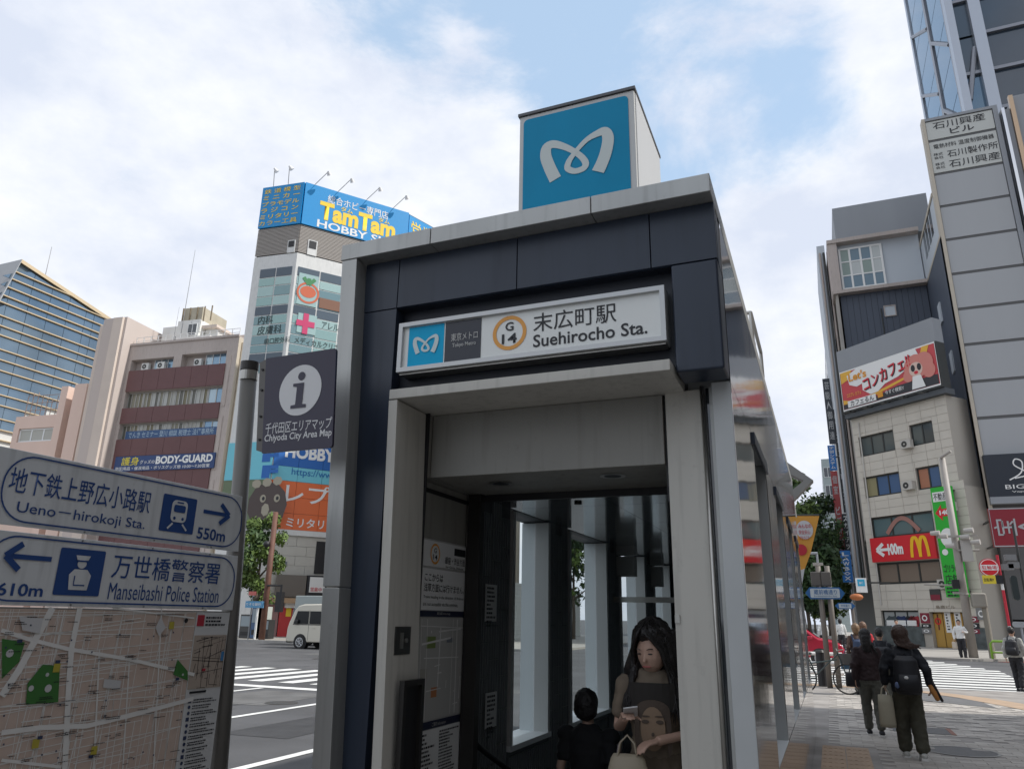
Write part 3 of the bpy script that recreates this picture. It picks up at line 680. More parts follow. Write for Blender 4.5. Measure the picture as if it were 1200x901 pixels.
text('Trains heading in the direction of Asakusa', ink_m, IP, u0 + uw * .04, u1 - .02, zt - zh * .74, zt - zh * .65, -.010, bold=0)
text('are not accessible via this entrance.', ink_m, IP, u0 + uw * .04, u1 - .10, zt - zh * .90, zt - zh * .81, -.010, bold=0)
def minimap(par, x0, x1, z0, z1, y, n_, road, seed, wmin=.004, wmax=.012, ang=.1):
    r_ = random.Random(seed); mb = MB(); W = x1 - x0; Hh = z1 - z0
    def ln(a, b, wd):
        L, Rr = ribbon([a, b], wd); mb.add([(x, y, z) for x, z in L] + [(x, y, z) for x, z in Rr], [(2, 3, 1, 0)])
    cl = lambda p: (min(max(p[0], x0), x1), min(max(p[1], z0), z1))
    for i in range(n_):
        t = (i + r_.uniform(.2, .8)) / n_; a = r_.random() < .5
        s0, s1 = (0, 1) if r_.random() < .4 else sorted((r_.random(), r_.random()))
        x = x0 + W * t; dx = W * ang * r_.uniform(-.4, .9); ln(cl((x + dx * s0, z0 + Hh * s0)), cl((x + dx * s1, z0 + Hh * s1)), r_.uniform(wmin, wmax))
        s0, s1 = (0, 1) if r_.random() < .4 else sorted((r_.random(), r_.random()))
        z = z0 + Hh * t; dz = Hh * ang * r_.uniform(-.3, 1); ln(cl((x0 + W * s0, z + dz * s0)), cl((x0 + W * s1, z + dz * s1)), r_.uniform(wmin, wmax))
    return mb.o('map_roads', road, par, kind='stuff')
minimap(IP, u0 + .01, u1 - .01, zz(844), zz(725), -.0095, 9, M('map_road', (.75, .75, .73), .5), 4)
for (a, b, c, d, cc) in ((.15, .35, .70, .82, (.18, .25, .07)), (.3, .42, .2, .3, (.5, .2, .08)), (.6, .75, .75, .8, (.2, .22, .25)), (.05, .2, .4, .5, (.38, .37, .33))):
    mzz = zz(725) - zz(844)
    MB().box(u0 + uw * a, u0 + uw * b, -.0092, -.0085, zz(844) + mzz * c, zz(844) + mzz * d).o('map_block', M('mapc%.2f' % cc[0], cc, .5), IP)
def textlines(par, x0, x1, ztop, n_, lh, y, mat, seed, fr=(.4, 1)):
    """rows of tiny print, too small to read in the photograph"""
    r_ = random.Random(seed); mb = MB()
    for i in range(n_):
        x = x0; e = x0 + (x1 - x0) * r_.uniform(*fr); z = ztop - i * lh
        while x < e:
            l = lh * r_.uniform(.3, 1.1); mb.add([(x, y, z - lh * .5), (min(x + l, e), y, z - lh * .5), (min(x + l, e), y, z), (x, y, z)], [(0, 1, 2, 3)]); x += l + lh * r_.uniform(.12, .3)
    return mb.o('small_print', mat, par, kind='stuff')
textlines(IP, u0 + .03, u0 + uw * .45, zz(862), 12, .022, -.010, ink_m, 1); textlines(IP, u0 + uw * .52, u1 - .02, zz(862), 16, .017, -.010, ink_m, 2)
text('案内図 Area map', nm, IP, u0 + uw * .35, u0 + uw * .65, zz(720), zz(716), -.010, bold=0); text('ご案内 Information', nm, IP, u0 + uw * .35, u0 + uw * .65, zz(855), zz(850), -.010, bold=0)
# white stickers on the tiled column
F2 = Fr(-2.37, 4.62, R_(90))
NB = F2.thing('wall_notice', 'narrow white paper notices on the dark tiles inside the doorway', 'notice')
for i, (ya, yb) in enumerate(((684, 728), (812, 850))):
    x0, x1, z0, z1 = F2.rect((569, ya), (581, yb)); o = MB().box(x0, x1, -.004, 0, z0, z1).o('sheet', pap, NB); textlines(o, x0 + .02, x1 - .02, z1 - .02, 10, .03, -.006, ink_m, 5 + i)
# steel switch plate and shutter track on the inner jamb
F3 = Fr(-2.131, 3.5, R_(90))
SP = F3.thing('switch_plate', 'small steel intercom plate with a round lock on the inner left door jamb', 'intercom')
x0, x1, z0, z1 = F3.rect((463, 734), (479, 766)); x1 = min(x1, .33)
MB().box(x0, x1, -.006, 0, z0, z1).o('plate', M('plate_dark', (.12, .12, .115), .35, .8), SP)
MB().box(x0 + .05, x1 - .08, -.010, -.006, z0 + .03, z1 - .03).o('cover', steel_m, SP); q = MB().cyl((x0 + .10, -.02, (z0 + z1) / 2), (x0 + .10, -.010, (z0 + z1) / 2), .012).o('lock', steel_m, SP)
x0, x1, z0, z1 = F3.rect((461, 797), (478, 900)); 
mb = MB(); mb.box(.09, .12, -.03, 0, 0, z1); mb.box(.28, .31, -.03, 0, 0, z1); mb.box(.12, .28, -.03, 0, z1 - .03, z1)
tr = tag(mb.o('door_track', M('bronze_dark', (.04, .038, .036), .35, .5)), 'dark upright metal track on the inner left jamb below the intercom plate', 'door track')
tr.location = (-2.094, 3.5, 0); tr.rotation_euler = (0, 0, R_(90))
MB().box(.12, .28, -.008, 0, 0, z1 - .03).o('back_plate', black_m, tr)
# things on the kiosk roof further back
RT = thing('roof_enclosure', 'grey louvred metal enclosure with a small railing on the far part of the kiosk roof', 'roof enclosure', (-.9, 9, 3.80), world=True)
for y_ in (8.6, 11.0): MB().box(-1.2, -.50, y_, y_ + .1, 3.8, 4.75).o('end_panel', M('louvre_grey', (.22, .22, .21), .5), RT)
for k in range(8): MB().box(-.56, -.50, 8.72 + k * .285, 8.72 + k * .285 + .22, 3.8, 4.7).o('louvre_slat', MC['louvre_grey'], RT)
mb = MB()
for a, b in (((-.5, 8.2, 4.95), (-.5, 9.6, 4.95)), ((-.5, 8.2, 4.95), (-.5, 8.2, 4.4)), ((-.5, 9.6, 4.95), (-.5, 9.6, 4.6)), ((-.5, 8.2, 4.95), (-1.0, 8.2, 4.95))): mb.cyl(a, b, .022)
mb.cyl((-.5, 8.2, 4.4), (-.5, 8.2, 3.8), .022)
mb.o('railing', steel_m, RT)
# folded metal frame projecting past the far end of the kiosk
FD = Fr(0, 14.5)
P = FD.q([(921, 541), (953, 563), (930, 586)]); P2 = FD.q([(926.5, 556), (942, 563.5), (929, 574)])
mb = MB(); n = 3
TRI = thing('gate_frame', 'grey folded triangular metal frame sticking out beyond the far end of the kiosk', 'metal frame', (-.4, 14.5, 3.5), world=True)
mb = MB()
for i in range(2):
    a, b, c, d = P[i], P[i + 1], P2[i + 1], P2[i]; mb.prism([a, b, c, d], 14.45, 14.75)
mb.o('beam', M('frame_grey', (.27, .265, .25), .5), TRI)
mb = MB().cyl((P[0][0] - .02, 14.6, P[0][1]), (P[2][0] - .02, 14.6, P[2][1] - .3), .05); mb.o('post', MC['frame_grey'], TRI)
# ================================================================== SIGNBOARD AND INFO FLAG (near left)
FB = Fr(-3.05, 3.39, R_(88.5))
def zx(F, d=0.):
    return lambda px, py: F.p(px, py, d)
def tpx(F, s, pxl, yt, yb, pxr, y, mat, par, **k):
    a = F.p(pxl, yt, y); b = F.p(pxl, yb, y); c = F.p(pxr, (yt + yb) / 2, y)
    return text(s, mat, par, a[0], c[0], b[1], a[1], y, **k)
BD = FB.thing('direction_board', 'large grey white direction board with blue arrows above a tan street map, at lower left', 'signboard')
def board(zt, zb_, name='board'):
    return MB().box(-1.6, xr, -.012, 0, zb_, zt).o(name, signg_m, BD, bevel=.003)
xr = FB.p(284, 610)[0]
zt1 = (FB.p(0, 527)[1] + FB.p(284, 579)[1]) / 2; zb1 = (FB.p(0, 617)[1] + FB.p(282, 645)[1]) / 2
zt2 = (FB.p(0, 622)[1] + FB.p(281, 651)[1]) / 2; zb2_ = (FB.p(0, 710)[1] + FB.p(274, 714)[1]) / 2
board(zt1, zb1); board(zt2, zb2_)
ob_ = MB()
for (t_, b_) in ((zt1, zb1), (zt2, zb2_)):
    outline(ob_, rrect(-1.4, xr - .02, b_ + .018, t_ - .018, (t_ - b_) * .40, 8), .007, -.0145)
ob_.o('outline', dblue_m, BD)
Yb = -.0145
tpx(FB, '地下鉄上野広小路駅', 15, 546, 577, 181, Yb, dblue_m, BD, bold=.012)
tpx(FB, 'Ueno－hirokoji Sta.', 21.5, 587, 604, 173, Yb, dblue_m, BD, bold=.016)
tpx(FB, '550m', 232, 617, 631, 264.5, Yb, dblue_m, BD, bold=.02)
tpx(FB, '610m', -2, 682, 697.5, 51, Yb, dblue_m, BD, bold=.02)
tpx(FB, '万世橋警察署', 134.5, 648, 677, 259, Yb, dblue_m, BD, bold=.012)
tpx(FB, 'Manseibashi Police Station', 129, 682, 702, 257, Yb, dblue_m, BD, bold=0)
def arrow(F, x0, x1, zc, h, wd, right, y, mat, par):
    mb = MB(); e = x1 if right else x0; s_ = x0 if right else x1; d = 1 if right else -1
    k = wd * 1.25
    stroke(mb, [(s_, zc), (e - d * wd, zc)], wd, y); stroke(mb, [(e - d * h * .62, zc + h / 2), (e - d * .0, zc)], k, y - .002); stroke(mb, [(e - d * h * .62, zc - h / 2), (e, zc)], k, y - .004); return mb.o('arrow', mat, par)
a = FB.p(236, 600); b = FB.p(266, 603); arrow(FB, a[0], b[0], (a[1] + b[1]) / 2, .105, .020, True, Yb, dblue_m, BD)
a = FB.p(3, 651); b = FB.p(58, 655); arrow(FB, a[0], b[0], (a[1] + b[1]) / 2, .105, .020, False, Yb, dblue_m, BD)
# train pictogram
def sq(l, t, r, b_): a = FB.p(l, t); c = FB.p(l, b_); e = FB.p(r, (t + b_) / 2); return a[0], e[0], c[1], a[1]
x0, x1, z0, z1 = sq(190, 578, 227, 622); w_ = x1 - x0; h_ = z1 - z0
flat(MB(), rrect(x0, x1, z0, z1, .008), Yb).o('pictogram_panel', dblue_m, BD)
mb = MB(); X = lambda t: x0 + w_ * t; Z = lambda t: z0 + h_ * t
flat(mb, rrect(X(.27), X(.73), Z(.28), Z(.88), .025), Yb - .002); stroke(mb, [(X(.36), Z(.24)), (X(.22), Z(.08))], .010, Yb - .002); stroke(mb, [(X(.64), Z(.24)), (X(.78), Z(.08))], .010, Yb - .002)
mb.o('pictogram', signg_m, BD)
mb = MB(); flat(mb, rrect(X(.33), X(.67), Z(.55), Z(.75), .01), Yb - .004); disc(mb, X(.38), Z(.38), .008, .008, Yb - .004, 12); disc(mb, X(.62), Z(.38), .008, .008, Yb - .004, 12); flat(mb, rrect(X(.4), X(.6), Z(.80), Z(.84), .003), Yb - .004)
mb.o('pictogram', dblue_m, BD)
x0, x1, z0, z1 = sq(69.5, 641, 118, 697); w_ = x1 - x0; h_ = z1 - z0
flat(MB(), rrect(x0, x1, z0, z1, .008), Yb).o('pictogram_panel', dblue_m, BD)
mb = MB()
flat(mb, [(X(.30), Z(.12)), (X(.70), Z(.12)), (X(.74), Z(.44)), (X(.64), Z(.56)), (X(.36), Z(.56)), (X(.26), Z(.44))], Yb - .002); disc(mb, X(.5), Z(.68), w_ * .10, h_ * .10, Yb - .002, 16)
flat(mb, [(X(.38), Z(.76)), (X(.62), Z(.76)), (X(.66), Z(.86)), (X(.34), Z(.86))], Yb - .003); mb.o('pictogram', signg_m, BD)
mb = MB(); stroke(mb, [(X(.38), Z(.42)), (X(.38), Z(.22)), (X(.62), Z(.22))], .006, Yb - .0045); stroke(mb, [(X(.38), Z(.74)), (X(.62), Z(.74))], .006, Yb - .0045); mb.o('pictogram', dblue_m, BD)
# the map below
zm1 = zb2_ - .012; zm0 = .35
MB().box(-1.6, xr - .005, -.002, .03, zm0, zm1 + .006).o('map_case', M('map_case', (.30, .30, .29), .5), BD, bevel=.003)
xm = FB.p(224, 760)[0] - .003
MB().box(-1.58, xm, -.006, -.002, zm0 + .02, zm1).o('map_sheet', M('map_tan', (.56, .44, .37), .55, var=.04, vs=30), BD)
MB().box(xm + .003, xr - .012, -.006, -.002, zm0 + .02, zm1).o('legend_sheet', M('legend_white', (.62, .625, .62), .5), BD)
mroad = M('map_road_grey', (.74, .73, .70), .55)
minimap(BD, -1.5, xm - .003, zm0 + .03, zm1 - .003, -.0075, 62, mroad, 11, .0018, .0045, ang=.12)
mb = MB()
def fpt(px, py): return FB.p(px, py)
for pts, wd in (([(92, 712), (82, 760), (79, 800), (76, 860), (74, 901)], .026), ([(0, 858), (45, 852), (100, 850), (150, 838), (225, 818)], .020), ([(0, 738), (30, 748), (78, 760), (150, 772), (226, 790)], .016), ([(60, 712), (42, 745), (20, 785), (0, 815)], .030), ([(0, 890), (70, 898)], .012), ([(130, 712), (226, 724)], .008), ([(115, 760), (108, 901)], .008), ([(150, 775), (142, 901)], .007), ([(188, 712), (178, 901)], .008)):
    stroke(mb, [fpt(*p) for p in pts], wd, -.009)
mb.o('map_roads', mroad, BD, kind='stuff')
gm_ = M('map_green', (.045, .17, .035), .5)
mb = MB()
for pts in ([(0, 748), (27, 752), (20, 775), (0, 795)], [(48, 778), (68, 780), (66, 822), (28, 825), (30, 800)], [(206, 772), (218, 786), (218, 797), (201, 790)]): flat(mb, [fpt(*p) for p in pts][::-1], -.0122)
mb.o('map_parks', gm_, BD, kind='stuff')
mb = MB()
for (x, y, r_) in ((54, 806, .016), (34, 806, .012), (9, 765, .016), (212, 790, .006), (53, 790, .008)): p = fpt(x, y); disc(mb, p[0], p[1], r_, r_, -.0135, 9)
for pts in ([(186, 722), (192, 735), (184, 745), (180, 735)], [(120, 795), (140, 797), (138, 807), (118, 805)], [(20, 722), (48, 724), (44, 742), (24, 738)]): flat(mb, [fpt(*p) for p in pts], -.0132)
mb.o('map_buildings', M('map_grey2', (.55, .55, .55), .5), BD, kind='stuff')
mb = MB(); r2 = random.Random(5)
for k in range(26):
    x = r2.uniform(0, 222); y = r2.uniform(722, 895); p = fpt(x, y); s_ = .007; mb.box(p[0], p[0] + s_, -.0140, -.0138, p[1], p[1] + s_)
for (x, y) in ((17, 753), (62, 777), (41, 866), (101, 888), (203, 797)): p = fpt(x, y); mb.box(p[0], p[0] + .022, -.0140, -.0138, p[1], p[1] + .013)
mb.o('map_icons', M('map_navy', (.03, .045, .10), .5), BD, kind='stuff')
mb = MB()
for (x, y) in ((35, 872), (104, 880), (60, 783), (196, 733)): p = fpt(x, y); mb.box(p[0], p[0] + .030, -.0136, -.0133, p[1] - .015, p[1] + .02)
mb.o('map_blocks', M('map_yellow', (.45, .38, .05), .5), BD, kind='stuff')
for k in range(90):
    x = r2.uniform(0, 205); y = r2.uniform(718, 895); p = fpt(x, y); textlines(BD, p[0], p[0] + r2.uniform(.03, .08), p[1], r2.choice((1, 1, 2)), .007, -.0145, ink_m, k, (.6, 1))
lx0 = xm + .012; lx1 = xr - .022
zz = lambda y: FB.p(235, y)[1]
zz0 = zz(718)
MB().box(lx0, lx0 + .045, -.009, -.006, zz0 - .065, zz0 - .01).o('red_block', M('legend_red', (.42, .03, .05), .5), BD)
textlines(BD, lx0 + .055, lx1, zz0 - .018, 3, .018, -.009, ink_m, 3, (.6, 1))
MB().box(lx0 - .004, lx1 + .004, -.009, -.006, zz(806), zz(744)).o('inset_map', M('map_tan2', (.42, .35, .29), .5), BD)
minimap(BD, lx0, lx1, zz(805), zz(746), -.0105, 16, ink_m, 21, .0012, .003, ang=.3)
mb = MB(); mb.box(lx1 - .02, lx1 - .003, -.012, -.009, zz(775), zz(764)); mb.o('inset_water', M('map_blue', (.05, .2, .42), .5), BD)
mb = MB(); mb.box(lx0 + .075, lx0 + .095, -.012, -.009, zz(786), zz(783)); mb.o('inset_mark', MC['legend_red'], BD)
MB().box(lx0 + .01, lx0 + .12, -.01, -.0095, zz(811), zz(808.5)).o('legend_title', ink_m, BD)
for k in range(16):
    z = zz(818) - k * .0285
    mb = MB(); disc(mb, lx0 + .022, z - .006, .009, .009, -.009, 12) if k % 3 else mb.box(lx0 + .013, lx0 + .031, -.009, -.006, z - .015, z + .003)
    mb.o('legend_icon', MC['map_navy'], BD); textlines(BD, lx0 + .042, lx1, z, 2, .0115, -.009, ink_m, 40 + k, (.55, 1))
p = FB.p(218, 722); mb = MB(); disc(mb, p[0] - .01, p[1] - .02, .012, .012, -.016, 20); mb.o('compass', ink_m, BD); MB().box(p[0] - .20, p[0] - .03, -.0165, -.016, p[1] + .006, p[1] + .009).o('scale_bar', ink_m, BD)
# screws along the boards
for x in (-.25, -.62, -1.0):
    for z in (zb2_ + .008, zt2 - .008, zb1 + .008): MB().cyl((x, -.0165, z), (x, -.0125, z), .004, seg=8).o('screw', M('screw', (.3, .3, .3), .4, .6), BD)
# pole, slightly out of plumb, with the info flag
pt = FB.p(297.5, 424); pb = FB.p(261, 901)
sl_ = (pt[0] - pb[0]) / (pt[1] - pb[1])
IPL = FB.thing('sign_pole', 'dark grey round pole leaning slightly, carrying the direction board and the purple info flag', 'pole')
bx = lambda z: pb[0] + sl_ * (z - pb[1])
ZT = pt[1]
MB().cyl((bx(0), .03, 0), (bx(ZT - .05), .03, ZT - .05), .047, seg=24).o('shaft', pole_m, IPL, smooth=False).data.shade_smooth()
MB().cyl((bx(ZT - .05), .03, ZT - .05), (bx(ZT), .03, ZT), .053, .053, 24).o('cap', M('cap_dark', (.05, .048, .045), .4, .4), IPL)
MB().cyl((bx(ZT - .11), .03, ZT - .11), (bx(ZT - .055), .03, ZT - .055), .0505, seg=24).o('collar', steel_m, IPL)
px_, py_ = FB.o[0] + FB.u[0] * bx(ZT) , FB.o[1] + FB.u[1] * bx(ZT)
FI = Fr(px_ - .03, py_ - .06, R_(-1))
IF = FI.thing('info_flag', 'dark purple info flag sign with white circled i, headed Chiyoda City Area Map', 'sign')
a = FI.p(313, 420); b = FI.p(395, 409); c = FI.p(390, 524.5); d = FI.p(308, 531)
x0 = (a[0] + d[0]) / 2; x1 = (b[0] + c[0]) / 2; z1 = (a[1] + b[1]) / 2; z0 = (c[1] + d[1]) / 2
x0 = a[0]; x1 = b[0]
fl = MB(); fl.prism([(d[0], z0)] + [(c[0] - .015, z0), (c[0] - .004, z0 + .004), (c[0], z0 + .015), (b[0], z1 - .012), (b[0] - .01, z1), (a[0], z1)], -.008, .008)
fl.o('flag', purple_m, IF)
mb = MB(); mb.prism([(a[0] - .045, z1 - .02), (a[0] - .001, z1 - .005), (d[0] - .001, z0 + .005), (d[0] - .045, z0 + .02)], -.006, .006); mb.o('bracket', M('bracket_dark', (.10, .095, .09), .4, .5), IF)
for t in (.12, .34, .62, .86):
    x = (a[0] + (d[0] - a[0]) * t) - .022; z = z1 + (z0 - z1) * t
    MB().cyl((x, -.014, z), (x, -.006, z), .007, seg=10).o('bolt', black_m, IF)
ce = FI.p(353, 457.5); rr = abs(FI.p(378, 455)[0] - FI.p(329, 460)[0]) / 2
iw = M('info_white', (.66, .66, .66), .5)
mb = MB(); disc(mb, ce[0], ce[1], rr, rr * 1.02, -.010, 40); mb.o('info_disc', iw, IF)
mb = MB(); disc(mb, ce[0] + rr * .02, ce[1] + rr * .56, rr * .17, rr * .17, -.0125, 20); mb.o('lettering', purple_m, IF)
mb = MB(); mb.prism([(ce[0] + rr * a_, ce[1] + rr * b_) for a_, b_ in ((-.36, -.72), (.36, -.72), (.36, -.60), (.17, -.58), (.17, .28), (-.34, .28), (-.34, .17), (-.15, .13), (-.15, -.58), (-.36, -.60))], -.0135, -.0125); mb.o('lettering', purple_m, IF)
tpx(FI, '千代田区エリアマップ', 312, 496, 509, 388, -.0095, iw, IF, bold=.01)
tpx(FI, 'Chiyoda City Area Map', 310.5, 509.5, 520, 388, -.0095, iw, IF, bold=.015)
# ================================================================== LEFT BUILDINGS
concm = M('facade_concrete', (.48, .42, .385), .85, dirt=.25, var=.10, vs=.35, bump_=.2, bs=3, streak=True)
conc_l = M('facade_cream', (.62, .53, .46), .85, var=.06, vs=.4)
maroon = M('maroon_panel', (.135, .060, .060), .55, var=.06, vs=.8)
cream2 = M('cream_pipe', (.55, .48, .38), .6)
whitew = M('white_wall', (.68, .68, .65), .8, var=.10, vs=.6)
curt = [M('curtain_a', (.26, .25, .19), .4), M('curtain_b', (.40, .40, .36), .4), M('curtain_c', (.12, .12, .10), .2), M('curtain_d', (.18, .16, .09), .3), M('curtain_e', (.45, .46, .43), .4)]
skyp = [M('pane_sky', (.22, .34, .46), .1, .5), M('pane_sky2', (.35, .45, .52), .1, .5)]
FBR = Fr(-60.4, 55, vdir(-2700) + math.pi)
BR = FBR.thing('office_building', 'brown office building with dark red bands and a blue body guard shop sign', 'building')
X = lambda px, py: FBR.p(px, py)[0]
Z = lambda px, py: FBR.p(px, py)[1]
fx0, fx1 = X(149, 430), X(280, 398); zt_ = (Z(152, 405) + Z(280, 393)) / 2
wx0, wx1 = X(150, 436) + .2, X(265, 425)
zr = [Z(207, y) for y in (420, 436.5)]
def zmid(p, q): return (Z(*p) + Z(*q)) / 2
z_m1t = zmid((150, 435.8), (264, 425.5)); z_m1b = zmid((147, 459.5), (261, 451.6)); z_w1b = zmid((145, 480), (258.5, 470)); z_m2b = zmid((141.5, 498), (256.4, 489)); z_w2b = zmid((139, 516.5), (254, 508)); z_m3b = zmid((135, 535), (253, 530.4))
rec1 = (X(154, 424), X(204, 417), z_m1t, zmid((154, 423), (204.7, 417))); rec2 = (X(213.4, 417), X(266, 411), z_m1t, zmid((213.4, 416), (266.5, 410.5)))
holes = [rec1, rec2, (wx0, wx1, z_w1b, z_m1b), (wx0, wx1, z_w2b, z_m2b), (wx0, wx1, 9.2, z_m3b - 3.7), (wx0, wx1, 4.5, 6.5)]
wall(fx0, fx1, 0, zt_, holes, 14, 14, .8).o('wall', concm, BR)
nb = 12
for (za, zb_) in ((z_m1b, z_m1t), (z_m2b, z_w1b), (z_m3b, z_w2b), (z_m3b - 3.7, z_m3b), (6.5, 9.2)):
    for k in range(6):
        a = wx0 + (wx1 - wx0) * k / 6; b = wx0 + (wx1 - wx0) * (k + 1) / 6
        MB().box(a + .015, b - .015, -.12, -.004, za + .01, zb_ - .01).o('band_panel', maroon, BR)
for (za, zb_) in ((z_w1b, z_m1b), (z_w2b, z_m2b), (9.2, z_m3b - 3.7)):
    for k in range(6):
        a = wx0 + (wx1 - wx0) * k / 6; b = wx0 + (wx1 - wx0) * (k + 1) / 6
        window(BR, a + .02, b - .02, za + .02, zb_ - .02, .45, nv=4 if k < 5 else 2, nh=1, fm=M('alu', (.42, .42, .40), .4, .4), t=.10, curtains=curt if k < 5 else skyp)
for rc_ in (rec1, rec2):
    MB().box(rc_[0] + .3, rc_[1] - .3, .796, .80, rc_[2], rc_[2] + 1.0)
    window(BR, rc_[0] + (rc_[1] - rc_[0]) * .45, rc_[1] - .4, rc_[2] + .02, rc_[2] + 1.7, .68, nv=3, nh=1, t=.08, curtains=skyp)
# left tower slab and cornice, right pipes
lx_ = X(132, 380); MB().box(lx_, fx0 + .02, -1.2, 14, 0, Z(140, 378)).o('stair_tower', M('tower_beige', (.52, .45, .41), .85, var=.06, vs=.3, streak=True), BR)
MB().box(lx_ - 1.0, lx_ - .002, -.6, 10, 0, Z(131, 383)).o('tower_edge', conc_l, BR); MB().box(fx0 - 1.5, fx0 - .3, -1.5, -1.203, 0, Z(140, 378) - .1).o('tower_edge', conc_l, BR)
for dx in (.6, 1.4): MB().cyl((fx1 + .14, dx, 1), (fx1 + .14, dx, zt_ - .6), .12, seg=8).o('drain_pipe', cream2, BR)
MB().box(fx0, fx1 + .05, -.15, 0, zt_ - .12, zt_ + .12).o('cornice', concm, BR)
MB().box(fx1 + .002, fx1 + .03, 0, 8, 0, zt_ - .15).o('side_render', cream2, BR)
for k in range(4): MB().box(wx1 + .15, wx1 + .55, -.06, -.003, 2 + k * 6.5, 7.5 + k * 6.5).o('column_rib', concm, BR)
mb = MB()
for z in (.45, .9): mb.box(fx0 + .4, fx1 - .2, .25, .30, zt_ + z, zt_ + z + .05)
n = 14
for k in range(n + 1): x = fx0 + .4 + (fx1 - fx0 - .6) * k / n; mb.box(x - .03, x + .03, .24, .31, zt_ + .1, zt_ + .95)
mb.o('roof_railing', white_m, BR)
# rooftop house, tank
zq_ = lambda px, py, d=3.: FBR.p(px, py, d)[1]
tz0, tz1, hz1, hz2 = zq_(200, 379.5), zq_(200, 362.5), zq_(195, 378), zq_(175, 383)
ph0, ph1 = X(160, 385), X(229, 380)
q = MB().box(X(186, 372), X(212, 372), 3, 9, zt_ - .1, hz1).o('roof_house', whitew, BR)
MB().box(X(163, 380), X(187, 380) + .4, 3.6, 9.5, zt_ - .1, hz2).o('roof_house', whitew, BR)
MB().box(X(212, 378), X(226, 378), 4, 9, zt_ - .1, hz2 - .6).o('roof_house', whitew, BR)
MB().box(X(211, 374), X(229, 378), 3.4, 9.2, hz2 - .6, hz2 - .3).o('roof_canopy', conc_l, BR)
window(BR, X(196.5, 388), X(207.5, 388), (zt_ + hz1) / 2, hz1 - .5, 2.9, nv=2, gm=glass_d)
window(BR, X(176, 395), X(186, 395), zt_ + 1.0, zt_ + 2.2, 3.5, nv=2, gm=glass_d)
tk = MB().box(X(187, 365) + .3, X(213, 365), 3.2, 7.5, tz0, tz1).o('water_tank', M('tank_beige', (.42, .38, .29), .7, var=.15, vs=.6), BR)
mb = MB()
for k in range(5): x = X(187, 365) + .3 + k * .95; mb.box(x, x + .12, 3.1, 3.198, tz0, tz1)
mb.o('tank_rib', M('tank_rust', (.25, .20, .13), .7), tk)
MB().box(X(230, 392), X(262, 392), 4, 10, zt_ - .1, zt_ + 1.8).o('roof_plant', conc_l, BR); MB().box(X(205, 392), X(230, 392), 2, 5, zt_ - .1, zt_ + 1.3).o('roof_plant', whitew, BR)
for (px, yt, r_) in ((190, 281, .05), (182, 348, .03), (225, 367, .03), (200, 362, .04)):
    x = X(px, 380); zt2_ = Z(px + (1.5 if yt < 300 else 0), yt); MB().cyl((x, 3.0, zt_), (x + .1, 3.0, zt2_), r_, r_ * .4, 6).o('antenna', M('antenna_metal', (.3, .3, .3), .5, .4), BR)
# shop sign band
sx0, sx1 = X(136, 545), X(253, 540)
zs1 = zmid((135, 535.5), (253, 531)); zs0 = zmid((133, 552), (252, 550))
MB().box(sx0, sx1, -.22, -.125, zs0, zs1).o('shop_sign', M('shop_blue', (.012, .045, .16), .4), BR)
sw_ = sx1 - sx0; sh_ = zs1 - zs0; yel = M('sign_yellow', (.75, .62, .03), .5)
text('護身', yel, BR, sx0 + sw_ * .07, sx0 + sw_ * .25, zs0 + sh_ * .38, zs1 - sh_ * .06, -.235)
text('グッズの', white_m, BR, sx0 + sw_ * .26, sx0 + sw_ * .41, zs0 + sh_ * .45, zs0 + sh_ * .70, -.235)
text('BODY-GUARD', white_m, BR, sx0 + sw_ * .42, sx1 - sw_ * .02, zs0 + sh_ * .40, zs1 - sh_ * .08, -.235, bold=.04)
text('防犯用品・催涙用品・ポリスグッズ他 10:00～7:30営業', white_m, BR, sx0 + sw_ * .02, sx1 - sw_ * .04, zs0 + sh_ * .06, zs0 + sh_ * .30, -.235, bold=.02)
zb_ = z_w2b
MB().box(wx0 + .6, wx1 - .2, .36, .44, zb_ + .05, zb_ + .95).o('window_banner', M('banner_blue', (.03, .09, .22), .4), BR)
text('でんき セミナー 登川 相談 税理士 法律事務所', M('banner_pale', (.40, .52, .62), .4), BR, wx0 + 1, wx1 - .6, zb_ + .2, zb_ + .85, .35)
frd = M('frame_dark', (.03, .032, .03), .4)
for k, (x_, z_) in enumerate(((wx0 + 1.2, rec1[2] + .05), (rec2[0] + 1.4, rec2[2] + .05), (rec1[1] - 2.2, rec1[2] + .05))):
    q = MB().box(x_, x_ + .9, .25, .62, z_ + .1, z_ + .85).o('air_conditioner', whitew, BR); mb = MB(); disc(mb, x_ + .35, z_ + .47, .27, .27, .24, 16, inner=.3); mb.o('fan_grille', frd, q)
# pink building
FPK = Fr(-84, 57, vdir(-2700) + math.pi)
PK = FPK.thing('apartment_building', 'low pale pink concrete building with a roof railing in front of the glass facade', 'building')
pink = M('pink_wall', (.70, .53, .45), .85, var=.06, vs=.3, streak=True); pinkd = M('pink_wall_dark', (.52, .40, .35), .85)
p = FPK.p
x0, x1 = p(19, 500)[0], p(68, 490)[0]; zt_ = (p(19.5, 489)[1] + p(66.6, 485)[1]) / 2
wz1 = (p(21, 503)[1] + p(66.6, 499.5)[1]) / 2; wz0 = (p(20.4, 519)[1] + p(66, 515)[1]) / 2
wall(x0 - .3, x1 + .6, 0, zt_, [(x0 + .5, x1 - .1, wz0, wz1)], 12, 10, .4).o('wall', pink, PK)
window(PK, x0 + .52, x1 - .12, wz0 + .02, wz1 - .02, .2, nv=3, nh=1, t=.16, curtains=[curt[0], curt[1], glass_d])
x2, x3 = p(75, 458)[0], p(97, 456)[0]; zt2_ = p(85, 456)[1]
